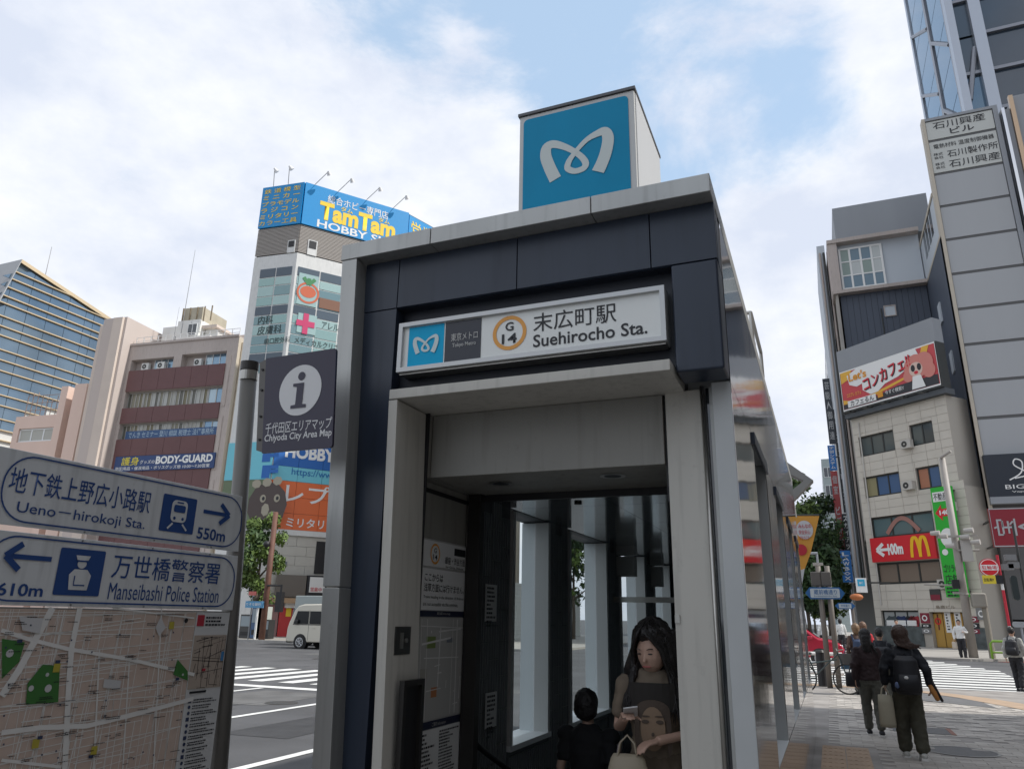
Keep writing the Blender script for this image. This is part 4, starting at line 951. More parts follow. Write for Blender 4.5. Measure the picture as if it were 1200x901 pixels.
a0_, a1_ = p(79, 490)[0], p(92, 489)[0]; h1 = (a0_, a1_, p(80, 491.5)[1], p(80, 487)[1]); h2 = (p(73, 528)[0] + .3, p(86, 528)[0], p(80, 530)[1], p(80, 525.5)[1]); h3 = (h2[0], h2[1], h2[3] + .5, p(80, 508)[1])
wall(x1 + .62, x3 + .2, 0, zt2_, [h1, h2], 12, 10, .3).o('wall', pinkd, PK)
for h in (h1, h2): window(PK, h[0] + .02, h[1] - .02, h[2] + .02, h[3] - .02, .15, nv=2, t=.06)
MB().box(x1 + .62, x1 + 1.6, -.9, -.004, 0, zt2_ + .1).o('pier', pink, PK); MB().box(x3 + .21, x3 + 1.9, -1.3, 10, 0, zt2_ + .1).o('pier', pink, PK); MB().box(x3 + 1.91, x3 + 4.6, .6, 10, 0, zt2_).o('side_wing', concm, PK)
mb = MB()
for z in (.8, 1.7, 2.6): mb.box(x0 + .4, x1 + .4, .4, .46, zt_ + z, zt_ + z + .06)
for k in range(9): x = x0 + .4 + k * (x1 - x0) / 8; mb.box(x - .03, x + .03, .4, .46, zt_, zt_ + 2.6 + .5 * math.sin(k))
mb.o('roof_railing', M('rust_rail', (.30, .22, .18), .7), PK)
# glass building facing the avenue
FG = Fr(-100, 60, R_(90))
GB = FG.thing('glass_building', 'large blue glass office building with thin gold horizontal fins and a sloping roofline', 'building')
p = FG.p
gold = M('gold_fin', (.60, .47, .30), .4, .3)
pk, rt, ft = p(23.3, 307), p(136, 381), p(0, 350)
ft = (ft[0] - 6, ft[1] - 6 * (pk[1] - ft[1]) / (pk[0] - ft[0]))
zf = [p(0, y)[1] for y in (354, 370, 382, 393, 409.8, 422, 434.6, 450.6, 463, 475.4, 491.4, 504, 516, 531, 543, 556)]
za_ = [p(6.7, 336)[1], p(12.7, 327)[1], p(17.3, 318.7)[1]]
zs_ = sorted(zf + [p(1.3, 345.5)[1]] + za_)
while zs_[0] > 2: zs_.insert(0, zs_[0] - 2.2)
gx1 = rt[0] + 4
def left(z): return pk[0] + (ft[0] - pk[0]) * min(max((pk[1] - z) / (pk[1] - ft[1]), 0), 1.0) if z > ft[1] else ft[0]
def right(z):
    if z < rt[1]: return gx1
    return min(gx1, pk[0] + (rt[0] - pk[0]) * (pk[1] - z) / (pk[1] - rt[1]))
body = [(ft[0], 0), (gx1, 0), (gx1, rt[1] - (gx1 - rt[0]) * (pk[1] - rt[1]) / (rt[0] - pk[0])), pk, (left(ft[1] + .01), ft[1])]
MB().prism(body, .12, 25).o('wall', M('core_dark', (.10, .14, .17), .4), GB)
whitep = M('white_panel', (.60, .60, .57), .5)
zs2 = zs_ + [pk[1]]
lower_end = {}
def white_from(z):  # the glass gives way to white panels toward the lower right
    t = (p(75, 442)[1] - z); return p(118, 436)[0] - t * 1.35
for i in range(len(zs2) - 1):
    z0, z1 = zs2[i], zs2[i + 1]; 
    if z1 < 8: continue
    xx = ft[0]
    step = 2.9 if i % 3 else 2.9
    while xx < gx1:
        a, b = xx, min(xx + (2.9 if int(xx * 7) % 5 else 1.4), gx1); xx = b
        l = max(left(z0), left(z1)); l2 = left(z0)
        zc = (z0 + z1) / 2
        wp = (a + b) / 2 > white_from(z1) and z1 < p(100, 430)[1]
        if b <= left(zc) or a >= right(zc): continue
        def zc_top(x):
            t = z1
            if x > pk[0]: t = min(t, pk[1] - (x - pk[0]) * (pk[1] - rt[1]) / (rt[0] - pk[0]))
            if x < pk[0] and x > ft[0] and z1 > ft[1]: t = min(t, ft[1] + (x - ft[0]) * (pk[1] - ft[1]) / (pk[0] - ft[0])) if x < pk[0] else t
            return t
        ta, tb_ = zc_top(a + .03), zc_top(b - .03)
        if ta <= z0 + .05 and tb_ <= z0 + .05: continue
        ta = max(ta, z0 + .02); tb_ = max(tb_, z0 + .02)
        y = rnd.uniform(-.004, .012)
        MB().prism([(a + .03, z0 + .03), (b - .03, z0 + .03), (b - .03, tb_), (a + .03, ta)], y, .10).o('panel' if wp else 'pane', whitep if wp else glass_b, GB)
for z in zs_:
    if z < 8: continue
    MB().box(left(z), right(z), -.35, -.02, z - .065, z + .065).o('fin', gold, GB)
mb = MB(); stroke(mb, [pk, (gx1, body[2][1])], .35, -.36); mb.prism([pk, (gx1, body[2][1]), (gx1, body[2][1] + .35), (pk[0], pk[1] + .35)], -.35, 25); mb.o('roof_edge', gold, GB)
mb = MB(); mb.prism([pk, (pk[0], pk[1] + .35), (ft[0] - .5, ft[1]), (ft[0], ft[1])], -.35, 25); mb.o('roof_edge', M('edge_grey', (.35, .36, .37), .5), GB)
x, z = p(80, 342); MB().cyl((x, 6, z - 3), (x, 6, p(89.5, 280)[1]), .09, .04, 6).o('antenna', MC['antenna_metal'], GB)
# ---- hobby shop tower
FT = Fr(-38.58, 45, vdir(2150)); FL = Fr(-38.58, 45, vdir(-2750) + math.pi)
TT = thing('hobby_shop_building', 'tall white building with blue rooftop billboard reading TamTam Hobby Shop in yellow', 'building', (-38.58, 45, 0), 0)
def side(F):
    o = bpy.data.objects.new
    return F
def emp(name, F, par):  # local frame of one face kept through vertex transform instead of a deeper level
    return (F, par)
class Face:
    def __init__(s, F, par): s.F = F; s.par = par; s.c = math.cos(F.y); s.s = math.sin(F.y)
    def fix(s, o):
        off = s.par.location
        o.location = (s.F.o[0] - off[0], s.F.o[1] - off[1], 0); o.rotation_euler = (0, 0, s.F.y - s.par.rotation_euler[2]); return o
RF, LF = Face(FT, TT), Face(FL, TT)
p = FT.p; pl_ = FL.p
rw = p(492, 270)[0]                       # width of the right face
lw = pl_(307, 240)[0]
zb0 = (p(355.6, 263.7)[1] + p(428, 282.5)[1]) / 2; zb1_ = (p(356.7, 215.2)[1] + p(479, 249.3)[1]) / 2
zlv = p(352, 297)[1]
FTx = p(479, 249)[0]
billb = M('billboard_blue', (.0, .26, .60), .45); billy = M('billboard_yellow', (.85, .60, .03), .5)
# plan outline: body of the building as one wall
cR = (math.cos(FT.y), math.sin(FT.y)); cL = (math.cos(FL.y), math.sin(FL.y))
A_ = (FTx * cR[0], FTx * cR[1]); Bk = (A_[0] + 4 * 1.0, A_[1] + 9.0)
Lp = (lw * cL[0], lw * cL[1])
plan = [(0, 0), A_, (A_[0] + 2.5, A_[1] + 8), (Lp[0] + 6, Lp[1] + 24), (Lp[0] - 1, Lp[1] + 14), Lp]
whb = M('tower_white', (.66, .66, .64), .6, dirt=.15, var=.04)
def inset(pl, d): cx = sum(q[0] for q in pl) / len(pl); cy = sum(q[1] for q in pl) / len(pl); return [(cx + (x - cx) * (1 - d), cy + (y - cy) * (1 - d)) for x, y in pl]
MB().prismz(plan, 0, zlv).o('wall', whb, TT)
MB().prismz(inset(plan, .012), zlv, zb0).o('machine_floor', M('louvre_core', (.12, .12, .12), .7), TT)
MB().prismz(inset(plan, .004), zb0, zb1_).o('billboard_core', M('bb_core', (.05, .12, .2), .7), TT)
# louvre slats
lvm = M('louvre_warm', (.36, .33, .30), .6)
nz = 20
for F_, L_, s0 in ((RF, FTx, 1), (LF, lw, -1)):
    for k in range(nz):
        z = zlv + .12 + (zb0 - zlv - .15) * k / nz; h_ = (zb0 - zlv) / nz * .62
        a, b = (0.02, L_) if L_ > 0 else (L_, -.02)
        F_.fix(MB().box(a, b, -.02, .10, z, z + h_).o('louvre_slat', lvm, TT))
for F_, xa, xb, F0_ in ((RF, p(361, 284)[0], p(372, 286)[0], FT), (LF, pl_(338, 284)[0], pl_(347, 282)[0], FL)):
    z1_ = F0_.p(366 if F_ is RF else 342, 282)[1]; z0_ = zlv + .05
    F_.fix(MB().box(xa, xb, -.08, .05, z0_, z1_).o('vent_box', whb, TT))
    F_.fix(MB().box(xa + .1, xb - .1, -.12, -.081, z0_ + (z1_ - z0_) * .45, z1_ - .1).o('vent_grille', black_m, TT))
# billboard faces
RF.fix(MB().box(.02, FTx, -.14, .02, zb0, zb1_).o('billboard', billb, TT)); LF.fix(MB().box(lw, -.02, -.14, .02, zb0, zb1_).o('billboard', billb, TT))
bh = zb1_ - zb0
def tf(F_, *a, **k): o = text(*a, **k); F_.fix(o); return o
rl = lambda px, py: p(px, py)[0]
tf(RF, '総合ホビー専門店', white_m, TT, rl(384, 230), rl(455, 245), zb0 + bh * .66, zb0 + bh * .86, -.16, bold=.02)
tf(RF, 'TamTam', billy, TT, rl(374, 245), rl(463, 265), zb0 + bh * .22, zb0 + bh * .66, -.16, bold=.045)
tf(RF, 'タム', billy, TT, rl(399, 245), rl(413, 248), zb0 + bh * .55, zb0 + bh * .66, -.165, bold=.02); tf(RF, 'タム', billy, TT, rl(443, 256), rl(456, 260), zb0 + bh * .55, zb0 + bh * .66, -.165, bold=.02)
tf(RF, 'HOBBY SHOP', white_m, TT, rl(371, 262), rl(477, 285), zb0 + bh * .02, zb0 + bh * .20, -.16, bold=.02)
ll = lambda px, py: pl_(px, py)[0]
for i, s_ in enumerate(('鉄 道 模 型', 'ミ ニ カ ー', 'プラモデル', 'ラ ジ コ ン', 'ミリタリー', 'カラー工具')):
    tf(LF, s_, billy, TT, ll(311 - i * .4, 230), ll(353.5, 220), zb1_ - bh * (.06 + .157 * i + .115), zb1_ - bh * (.06 + .157 * i), -.16, bold=.02)
# third face of the billboard, turned toward the street beyond
F3f = Fr(FT.o[0] + A_[0], FT.o[1] + A_[1], math.atan2(8, 2.5)); TF = Face(F3f, TT)
TF.fix(MB().box(.02, 6, -.14, .02, zb0, zb1_ - .2).o('billboard', billb, TT)); tf(TF, '営業', billy, TT, .3, 3, zb0 + bh * .4, zb1_ - bh * .15, -.16, bold=.03); tf(TF, '中', billy, TT, .6, 2, zb0 + bh * .1, zb0 + bh * .35, -.16, bold=.03)
# billboard lamps
def lamp_arm(F_, x, n_=''):
    mb = MB(); mb.cyl((x, -.1, zb1_ + .05), (x + .75, -1.3, zb1_ + .95), .03, seg=6); o = mb.o('lamp_arm', MC['antenna_metal'], TT); F_.fix(o)
    m2 = MB(); m2.cyl((x + .72, -1.30, zb1_ + 1.0), (x + .9, -1.1, zb1_ + .72), .09, .20, 10); m2.o('lamp_head', M('lamp_white', (.8, .8, .8), .4), o)
for px in (368, 396, 430, 462): lamp_arm(RF, rl(px, 225))
for px in (329, 346): lamp_arm(LF, ll(px, 222) - .7)
# window storeys of the upper part: rows of glazing on both faces
minty = [M('mint_pane', (.28, .42, .40), .12, .3), M('mint_pane2', (.20, .30, .31), .1, .4), M('mint_pane3', (.36, .50, .48), .2, .2)]
slate = M('spandrel_slate', (.08, .11, .14), .3)
zrow = [p(356.5, y)[1] for y in (311, 321, 341, 352, 365, 377, 399.5, 412)]
zR = [pl_(330, y)[1] for y in (313, 324, 334, 346, 357, 368, 379, 391, 402, 412, 425, 436)]
for ra, rb_, sp_c in [(zR[i], zR[i + 1], (i in (0, 4, 9))) for i in range(11)]:
    for F_, a, b, n in ((LF, lw + .7, -.25, 2), (RF, .15, FTx * .62, 3)):
        for k in range(n):
            xa = a + (b - a) * k / n; xb = a + (b - a) * (k + 1) / n
            m_ = slate if sp_c else minty[rnd.randrange(3)]
            F_.fix(MB().box(xa + .06, xb - .06, -.04, .02, rb_ + .05, ra - .05).o('pane', m_, TT))
for k in range(9):
    z = zR[11] - 1.2 * (k + 1)
txtd = M('text_dark', (.03, .06, .06), .5)
def lt(s_, l, t, b, r, m=txtd): tf(LF, s_, m, TT, ll(l, (t + b) / 2), ll(r, (t + b) / 2), pl_(l, b)[1], pl_(l, t)[1], -.07, bold=.015)
def rt_(s_, l, t, b, r, m=txtd): tf(RF, s_, m, TT, rl(l, (t + b) / 2), rl(r, (t + b) / 2), p(l, b)[1], p(l, t)[1], -.07, bold=.015)
lt('内科', 303, 371, 381, 320); lt('皮膚科', 302, 383, 393, 330); lt('歯口腔外科', 310, 397, 404, 340)
rt_('アレルギー科', 377, 376, 385, 418); rt_('メディカルクリニック', 345, 394, 402, 410)
# tomato emblem left as a plain round red fruit sign, brown name strip
mb = MB(); cx_, cz_ = p(360.5, 344); rr = .95
RF.fix(MB().box(rl(349, 335), rl(372, 340), -.10, -.05, p(356, 358)[1], p(356, 321)[1]).o('sign_plate', minty[2], TT))
disc(mb, cx_, cz_, rr, rr, -.12, 24, inner=.82); RF.fix(mb.o('fruit_sign', M('fruit_red', (.55, .12, .05), .5), TT))
mb = MB(); disc(mb, cx_, cz_ + rr * .1, rr * .7, rr * .55, -.115, 20); RF.fix(mb.o('fruit_sign', MC['fruit_red'], TT))
mb = MB(); 
for a in (-.5, 0, .5): stroke(mb, [(cx_, cz_ + rr * .8), (cx_ + a * rr, cz_ + rr * 1.4)], .3, -.13 - abs(a) * .01)
RF.fix(mb.o('fruit_leaf', M('leaf_green', (.05, .22, .08), .5), TT))
RF.fix(MB().box(rl(374, 352), rl(415, 362), -.10, -.05, p(374, 361)[1], p(374, 349)[1]).o('sign_plate', M('sign_brown', (.20, .09, .05), .5), TT)); rt_('さかい', 375, 350.5, 359.5, 410, m=M('sign_cream', (.6, .55, .42), .5))
RF.fix(MB().box(rl(348, 380), rl(370, 384), -.10, -.05, p(356, 391)[1], p(356, 368)[1]).o('sign_plate', minty[2], TT))
cx_, cz_ = p(357.5, 380); mb = MB(); mb.box(cx_ - .75, cx_ + .75, -.14, -.11, cz_ - .25, cz_ + .25); mb.box(cx_ - .22, cx_ + .22, -.145, -.105, cz_ - .9, cz_ + .9); RF.fix(mb.o('red_cross', M('cross_magenta', (.55, .04, .14), .5), TT))
# lower shop signs (seen between pole and kiosk)
def rbox(l, t, r, b, mat, name, y=-.1, th=.08): return RF.fix(MB().box(rl(l, (t + b) / 2), rl(r, (t + b) / 2), y, y + th, p(l, b)[1], p(l, t)[1]).o(name, mat, TT))
def lbox(l, t, r, b, mat, name, y=-.1, th=.08): return LF.fix(MB().box(ll(l, (t + b) / 2), -.03, y, y + th, pl_(r, b)[1], pl_(r, t)[1]).o(name, mat, TT))
K1 = 330
cyan = M('shop_cyan', (.16, .52, .62), .5); ora = M('shop_orange', (.72, .15, .04), .5); sblue = M('shop_mid_blue', (.01, .12, .42), .5)
z_a, z_b, z_c, z_d, z_e = (p(331, y)[1] for y in (518, 546, 563, 620, 632))
def slab(F_, a, b, z0, z1, mat, name, n=1, y=-.12):
    for k in range(n):
        xa = a + (b - a) * k / n; xb = a + (b - a) * (k + 1) / n
        F_.fix(MB().box(xa + .012, xb - .012, y, y + .09, z0 + .012, z1 - .012).o(name, mat, TT))
x_end = FTx * .8
slab(RF, .02, x_end, z_a, z_a + 3.2, billy, 'sign_panel'); slab(RF, .02, x_end, z_b, z_a, sblue, 'sign_panel', 4); slab(RF, .02, x_end, z_c, z_b, cyan, 'sign_panel', 4)
zo = (z_c - z_d) / 3
for j in range(3): slab(RF, .02, x_end, z_d + zo * j, z_d + zo * (j + 1), ora, 'sign_panel', 4)
slab(LF, lw, -.02, z_c, z_a, cyan, 'sign_panel', 2); slab(LF, lw, -.02, z_d, z_c, M('mural_green', (.13, .17, .10), .6), 'sign_panel', 2)
zq = [p(335, y)[1] for y in (536, 525, 561, 549, 588, 566, 617, 606)]
tf(RF, 'HOBBY', white_m, TT, rl(334, 530), rl(392, 538), zq[0], zq[1] + .3, -.14, bold=.04)
tf(RF, 'https://www', M('url_blue', (.01, .15, .40), .5), TT, rl(341, 555), rl(396, 562), zq[2] + .2, zq[3] + .1, -.14, bold=.01)
tf(RF, 'レプ', white_m, TT, rl(334, 578), rl(386, 580), zq[4], zq[5], -.14, bold=.05)
tf(RF, 'ミリタリー', white_m, TT, rl(335, 610), rl(392, 616), zq[6], zq[7], -.14, bold=.05)
tf(LF, 'F', sblue, TT, ll(308, 553), ll(327, 553), pl_(325, 560)[1], pl_(325, 545)[1], -.14, bold=.08); tf(LF, 'F', sblue, TT, ll(309, 533), ll(328, 533), pl_(325, 541)[1], pl_(325, 527)[1], -.14, bold=.08)
# plain round cartoon creature face on the mural (generic)
gx_, gz_ = ll(314, 592), pl_(314, 592)[1]
mb = MB(); disc(mb, gx_, gz_, 1.7, 1.8, -.14, 11); LF.fix(mb.o('mural_shape', M('mural_brown', (.075, .055, .05), .6), TT))
mb = MB(); [LF.fix(disc(MB(), gx_ + d_, gz_ + .5, .26, .30, -.16, 16).o('mural_shape', M('mural_cream', (.34, .31, .24), .6), TT)) for d_ in (-.4, .8)]; disc(mb, gx_ - .1, gz_ - .35, .35, .5, -.155, 7); disc(mb, gx_ + .6, gz_ - .7, .45, .22, -.157, 9)
for d_ in (-1.1, -.2, .7): disc(mb, gx_ + d_, gz_ + 1.75 + d_ * .1, .42, .35, -.157, 7)
LF.fix(mb.o('mural_shape', M('mural_cream', (.34, .31, .24), .6), TT)); [LF.fix(disc(MB(), gx_ + d_, gz_ + .5, .12, .15, -.17, 12).o('mural_eye', ink_m, TT)) for d_ in (-.36, .84)]
# lower white tile wall with openings
lowm = M('low_tile', (.50, .48, .43), .7, var=.04)
za = p(335, 697)[1]
for j in range(6):
    zz_ = z_d - .5 - (j + 1) * (z_d - .5 - za) / 6
    for k in range(5):
        xa = .03 + k * 2.4 + (.8 if j % 2 else 0) - (.8 if k and j % 2 else 0) * 0
        RF.fix(MB().box(xa + .01, min(xa + 2.38, x_end), -.06, .02, zz_ + .012, zz_ + (z_d - .5 - za) / 6 - .012).o('wall_tile', lowm, TT))
RF.fix(MB().box(.0, x_end, -.25, .0, z_d - .42, z_d - .02).o('ledge', whb, TT))
rbox(320, 657, 336, 663, glass_d, 'window', y=-.12); rbox(369, 634, 384, 672, black_m, 'window', y=-.12)
rbox(322, 673, 356, 699, M('sign_blank_brown', (.16, .14, .12), .6), 'sign_box', y=-.6, th=.4); rbox(357, 674, 380, 700, ink_m, 'sign_box', y=-.6, th=.4)
rbox(360, 676, 378, 694, white_m, 'poster', y=-.63, th=.02); tf(RF, '営業中', M('poster_red', (.6, .06, .08), .5), TT, rl(361, 690), rl(374, 691), p(361, 693)[1], p(361, 688)[1], -.66)
rbox(312, 700, 382, 706, M('awning_tan', (.42, .28, .17), .7), 'awning', y=-1.3, th=1.1)
rbox(309, 708, 323, 750, M('pink_pillar', (.34, .19, .18), .7), 'pillar', y=-.5, th=.4); rbox(324, 710, 340, 750, M('shop_red', (.55, .04, .04), .5), 'shop_banner', y=-.5, th=.1); rbox(333, 712, 339, 722, billy, 'shop_banner_patch', y=-.53, th=.02)
rbox(341, 707, 384, 750, M('shop_front', (.16, .15, .14), .5), 'shop_front', y=-.45, th=.2); rbox(331, 706.5, 347, 712, white_m, 'shop_sign', y=-.8, th=.2)
# ================================================================== RIGHT BUILDINGS
tilem = M('stone_tile', (.58, .54, .47), .75, var=.06, vs=.8)
tilej = M('stone_joint', (.42, .39, .34), .9)
navyw = M('navy_siding', (.070, .085, .115), .6, var=.05, vs=.5, streak=True)
greyw = M('grey_cladding', (.27, .285, .305), .6, var=.05, vs=.4, streak=True)
palew = M('pale_cladding', (.50, .54, .58), .6)
# corner building with the fast-food sign: its face is turned across the junction
u = vdir(150) + math.pi
r = ray(1118, 640); FMc = Fr(r[0] / r[1] * 57, 57, u)
MCB = FMc.thing('corner_building', 'cream stone corner building with a red fast food arrow sign and big cafe billboard', 'building')
p = FMc.p
A = lambda px, py: p(px, py)[0]
Zc = lambda px, py: p(px, py)[1]
xl, xm_, xr_ = A(1018, 660), A(1117, 520), A(1152, 700)
ztop = (Zc(998, 492) + Zc(1104, 463)) / 2; zlow = Zc(1125, 569)
r1a = FMc.rect((1006, 513), (1048, 530)); z1t = (Zc(1006, 513) + Zc(1092, 492)) / 2; z1b = (Zc(1009, 536) + Zc(1068, 523)) / 2
z2t = (Zc(1012, 560) + Zc(1099, 543.5)) / 2; z2b = (Zc(1015, 584) + Zc(1076, 574)) / 2
z3t = (Zc(1019, 607) + Zc(1090, 598)) / 2; z3b = (Zc(1023, 631) + Zc(1096, 624)) / 2; zsb = (Zc(1024, 660) + Zc(1100, 655)) / 2; z4b = (Zc(1029, 686) + Zc(1103, 681)) / 2
wa = [(A(1007, 520), A(1047, 510)), (A(1066, 505), A(1093, 500))]
w3 = (A(1021, 620), A(1094, 610)); sh = (A(1034, 730), A(1078, 730)); dr = (A(1092, 738), A(1139, 738))
zsh1, zsh0, zd1 = Zc(1055, 715), Zc(1055, 742.5), Zc(1115, 717)
G0 = .24
holes = [(a, b, z1b, z1t) for a, b in wa] + [(a, b, z2b, z2t) for a, b in wa] + [(w3[0], w3[1], z3b, z3t), (w3[0], w3[1], z4b, zsb)]
wall(xl, xm_, zd1 + 1.2, ztop, holes, 9, 9, .3).o('wall', tilej, MCB)
o = wall(xl, xr_, G0 - .2, zlow if zlow < zd1 + 1.2 else zd1 + 1.198, [(sh[0], sh[1], zsh0, zsh1), (dr[0], dr[1], G0, zd1)], 9, 9, .5).o('wall', tilej, MCB)
MB().box(xm_ + .002, xr_, 0, 9, zd1 + 1.2, zlow).o('wall', tilej, MCB)
# stone tiles as one joined skin (each about 6 px)
allh = holes + [(sh[0], sh[1], zsh0, zsh1), (dr[0], dr[1], G0, zd1)]
mb = MB(); tw, th_ = 1.15, .58; j = 0; z = G0 + 1.3
while z < ztop - .1:
    x = xl + .02 - (0 if j % 2 else 0)
    while x < xr_ - .1:
        e = min(x + tw, xr_ if z < zlow - .1 else xm_)
        cx_, cz_ = (x + e) / 2, z + th_ / 2
        if e - x > .15 and not (z > zlow - .3 and x > xm_ - .1):
            segs = [(x, e, z, z + th_)]
            for h in allh:
                ns = []
                for (a, b, c, d) in segs:
                    if b <= h[0] or a >= h[1] or d <= h[2] or c >= h[3]: ns.append((a, b, c, d)); continue
                    if a < h[0]: ns.append((a, h[0], c, d))
                    if b > h[1]: ns.append((h[1], b, c, d))
                    if c < h[2]: ns.append((max(a, h[0]), min(b, h[1]), c, h[2]))
                    if d > h[3]: ns.append((max(a, h[0]), min(b, h[1]), h[3], d))
                segs = ns
            for (a, b, c, d) in segs:
                if b - a > .06 and d - c > .06: mb.box(a + .012, b - .012, -.02 - rnd.random() * .012, -.001, c + .012, min(d, ztop) - .012)
        x += tw
    z += th_; j += 1
mb.o('stone_cladding', tilem, MCB, kind='stuff')
rub = M('rubble_base', (.085, .10, .10), .7, var=.35, vs=2.5, bump_=.6, bs=4)
for a, b in ((xl + .01, dr[0] - .6), (dr[1] + .02, xr_)): MB().box(a, b, -.09, -.035, G0, G0 + 1.28).o('stone_base', rub, MCB)
gl1 = [M('mc_glass', (.06, .075, .08), .06), M('mc_glass2', (.10, .12, .12), .08)]
frd = M('frame_dark', (.03, .032, .03), .4)
for (a, b), n in zip(wa, (3, 2)):
    window(MCB, a + .02, b - .02, z1b + .02, z1t - .02, .12, nv=n, fm=frd, t=.09, curtains=gl1)
    window(MCB, a + .02, b - .02, z2b + .02, z2t - .02, .12, nv=n, fm=frd, t=.09, curtains=[M('poster_blue', (.06, .12, .24), .3), M('poster_orange', (.40, .17, .10), .3), M('poster_sand', (.30, .27, .15), .3), gl1[0]])
window(MCB, w3[0] + .02, w3[1] - .02, z3b + .02, z3t - .02, .12, fm=frd, t=.12, nv=3, curtains=[M('mc_teal', (.10, .16, .17), .1)])
mb = MB(); xx_ = (w3[0] + w3[1]) / 2; zz_ = z3b + .25
stroke(mb, [(w3[0] + 1.2 + (w3[1] - w3[0] - 2.4) * t, zz_ + 1.0 * math.sin(math.pi * t)) for t in [i / 12 for i in range(13)]], .30, .10); mb.o('inner_arch', M('arch_pink', (.34, .17, .14), .5), MCB)
window(MCB, w3[0] + .02, w3[1] - .02, z4b + .02, zsb - .02, .12, fm=frd, t=.12, nv=3, curtains=[M('blind_brown', (.20, .155, .12), .4)])
redm = M('fast_food_red', (.62, .015, .025), .45)
MB().box(w3[0] - .05, A(1099, 640), -.25, -.04, zsb + .05, z3b + .0).o('shop_sign', redm, MCB)
sx0, sx1 = w3[0] - .05, A(1099, 640); sh_ = z3b - zsb
zc_ = (zsb + z3b) / 2; L_ = sx1 - sx0
mb = MB(); x0 = sx0 + L_ * .10; stroke(mb, [(x0 + 1.1, zc_), (x0 + .25, zc_)], .20, -.27); stroke(mb, [(x0 + .55, zc_ + .42), (x0, zc_)], .24, -.272); stroke(mb, [(x0 + .55, zc_ - .42), (x0, zc_)], .24, -.274); mb.o('arrow', white_m, MCB)
text('100m', white_m, MCB, sx0 + L_ * .28, sx0 + L_ * .52, zc_ - .40, zc_ + .40, -.27, bold=.05)
mb = MB(); gx = sx0 + L_ * .64; gw = L_ * .26; gb, gt = zc_ - sh_ * .38, zc_ + sh_ * .40
for s_, y_ in ((0, -.27), (1, -.275)):
    c0 = gx + gw * (.02 + .48 * s_); stroke(mb, [(c0, gb), (c0 + gw * .03, gb + (gt - gb) * .45), (c0 + gw * .12, gt - (gt - gb) * .12), (c0 + gw * .24, gt - .05), (c0 + gw * .36, gt - (gt - gb) * .12), (c0 + gw * .45, gb + (gt - gb) * .45), (c0 + gw * .48, gb + (gt - gb) * (.12 if not s_ else 0))], [.22, .22, .25, .20, .25, .22, .22], y_, sub=5)
mb.o('arches_emblem', M('arches_yellow', (.85, .48, .01), .5), MCB)
# shopfront: glass with shirts on display, doors, posters
window(MCB, sh[0] + .02, sh[1] - .02, zsh0 + .02, zsh1 - .02, .15, fm=frd, t=.08, nv=3, curtains=[M('display_white', (.36, .38, .38), .5)])
shc = [M('shirt_grey', (.06, .075, .08), .8), M('shirt_navy', (.02, .035, .10), .8), M('shirt_black', (.02, .02, .022), .8), M('shirt_red', (.32, .03, .04), .8)]
shx = [A(x, 725) for x in (1044.5, 1055, 1066, 1076)]
for i in range(4):
    x = shx[i] - (.35 if i == 3 else 0); zt2_ = zsh1 - .35; mb = MB()
    P = [(-.25, -1.25), (.25, -1.25), (.27, -.45), (.50, -.62), (.60, -.35), (.26, 0), (.1, -.05), (-.1, -.05), (-.26, 0), (-.60, -.35), (-.50, -.62), (-.27, -.45)]
    mb.prism([(x + a * .95, zt2_ + b * .95) for a, b in P], .10, .14); mb.o('display_shirt', shc[i], MCB)
mb = MB()
for i in range(3):
    for j in range(2): mb.box(sh[1] - 2.6 + i * .8, sh[1] - 1.9 + i * .8, .05, .12, zsh0 + .12 + j * .42, zsh0 + .48 + j * .42)
mb.o('display_box', white_m, MCB)
window(MCB, dr[0] + .02, dr[1] - .02, G0 + 2.45, zd1 - .02, .3, fm=frd, t=.08, nv=4, gm=glass_d)
ym = M('door_ochre', (.46, .27, .06), .5)
dw = (dr[1] - dr[0]) / 4
for k in range(4):
    a = dr[0] + dw * k; q = MB().box(a + .03, a + dw - .03, .30, .36, G0 + .02, G0 + 2.42).o('door', ym if k != 2 else ym, MCB)
    if k == 0: MB().box(a + .3, a + dw - .3, .28, .298, G0 + 1.1, G0 + 2.1).o('poster', M('poster_dark', (.12, .02, .03), .5), q); mb = MB(); disc(mb, a + dw / 2, G0 + 1.65, .22, .22, .27, 16, inner=.6); mb.o('poster_ring', redm, q)
    if k in (1, 2, 3): MB().box(a + .15, a + dw - .12, .28, .298, G0 + .95, G0 + 2.25).o('poster', white_m, q); textlines(q, a + .25, a + dw - .25, G0 + 2.1, 6, .18, .275, ink_m, k, (.5, 1))
def poster(px, pt_, pb_, wd, c, nm_='poster'):
    x = A(px, pt_); z1 = Zc(px, pt_); z0 = Zc(px, pb_); q = MB().box(x - wd / 2, x + wd / 2, -.10, -.05, z0, z1).o(nm_, c, MCB); return q, x, z0, z1
for px, t_, b_, c in ((1084, 718, 730, M('poster_maroon', (.22, .02, .04), .5)), (1086, 731, 735, ink_m), (1086.5, 736, 742, M('poster_grey', (.2, .2, .2), .5)), (1141, 722, 729, MC['poster_maroon']), (1142, 730, 736, ink_m), (1143, 737, 742, MC['poster_maroon']), (1150, 712, 726, MC['poster_grey'])):
    q, x, z0, z1 = poster(px, t_, b_, .65, c); mb = MB(); disc(mb, x, (z0 + z1) / 2, .2, (z1 - z0) * .3, -.115, 14, inner=.6); mb.o('poster_ring', white_m, q)
text('島商ビル', M('bronze_letters', (.18, .14, .10), .5), MCB, A(1097, 710), A(1120, 711), Zc(1110, 713), Zc(1110, 709), -.06)
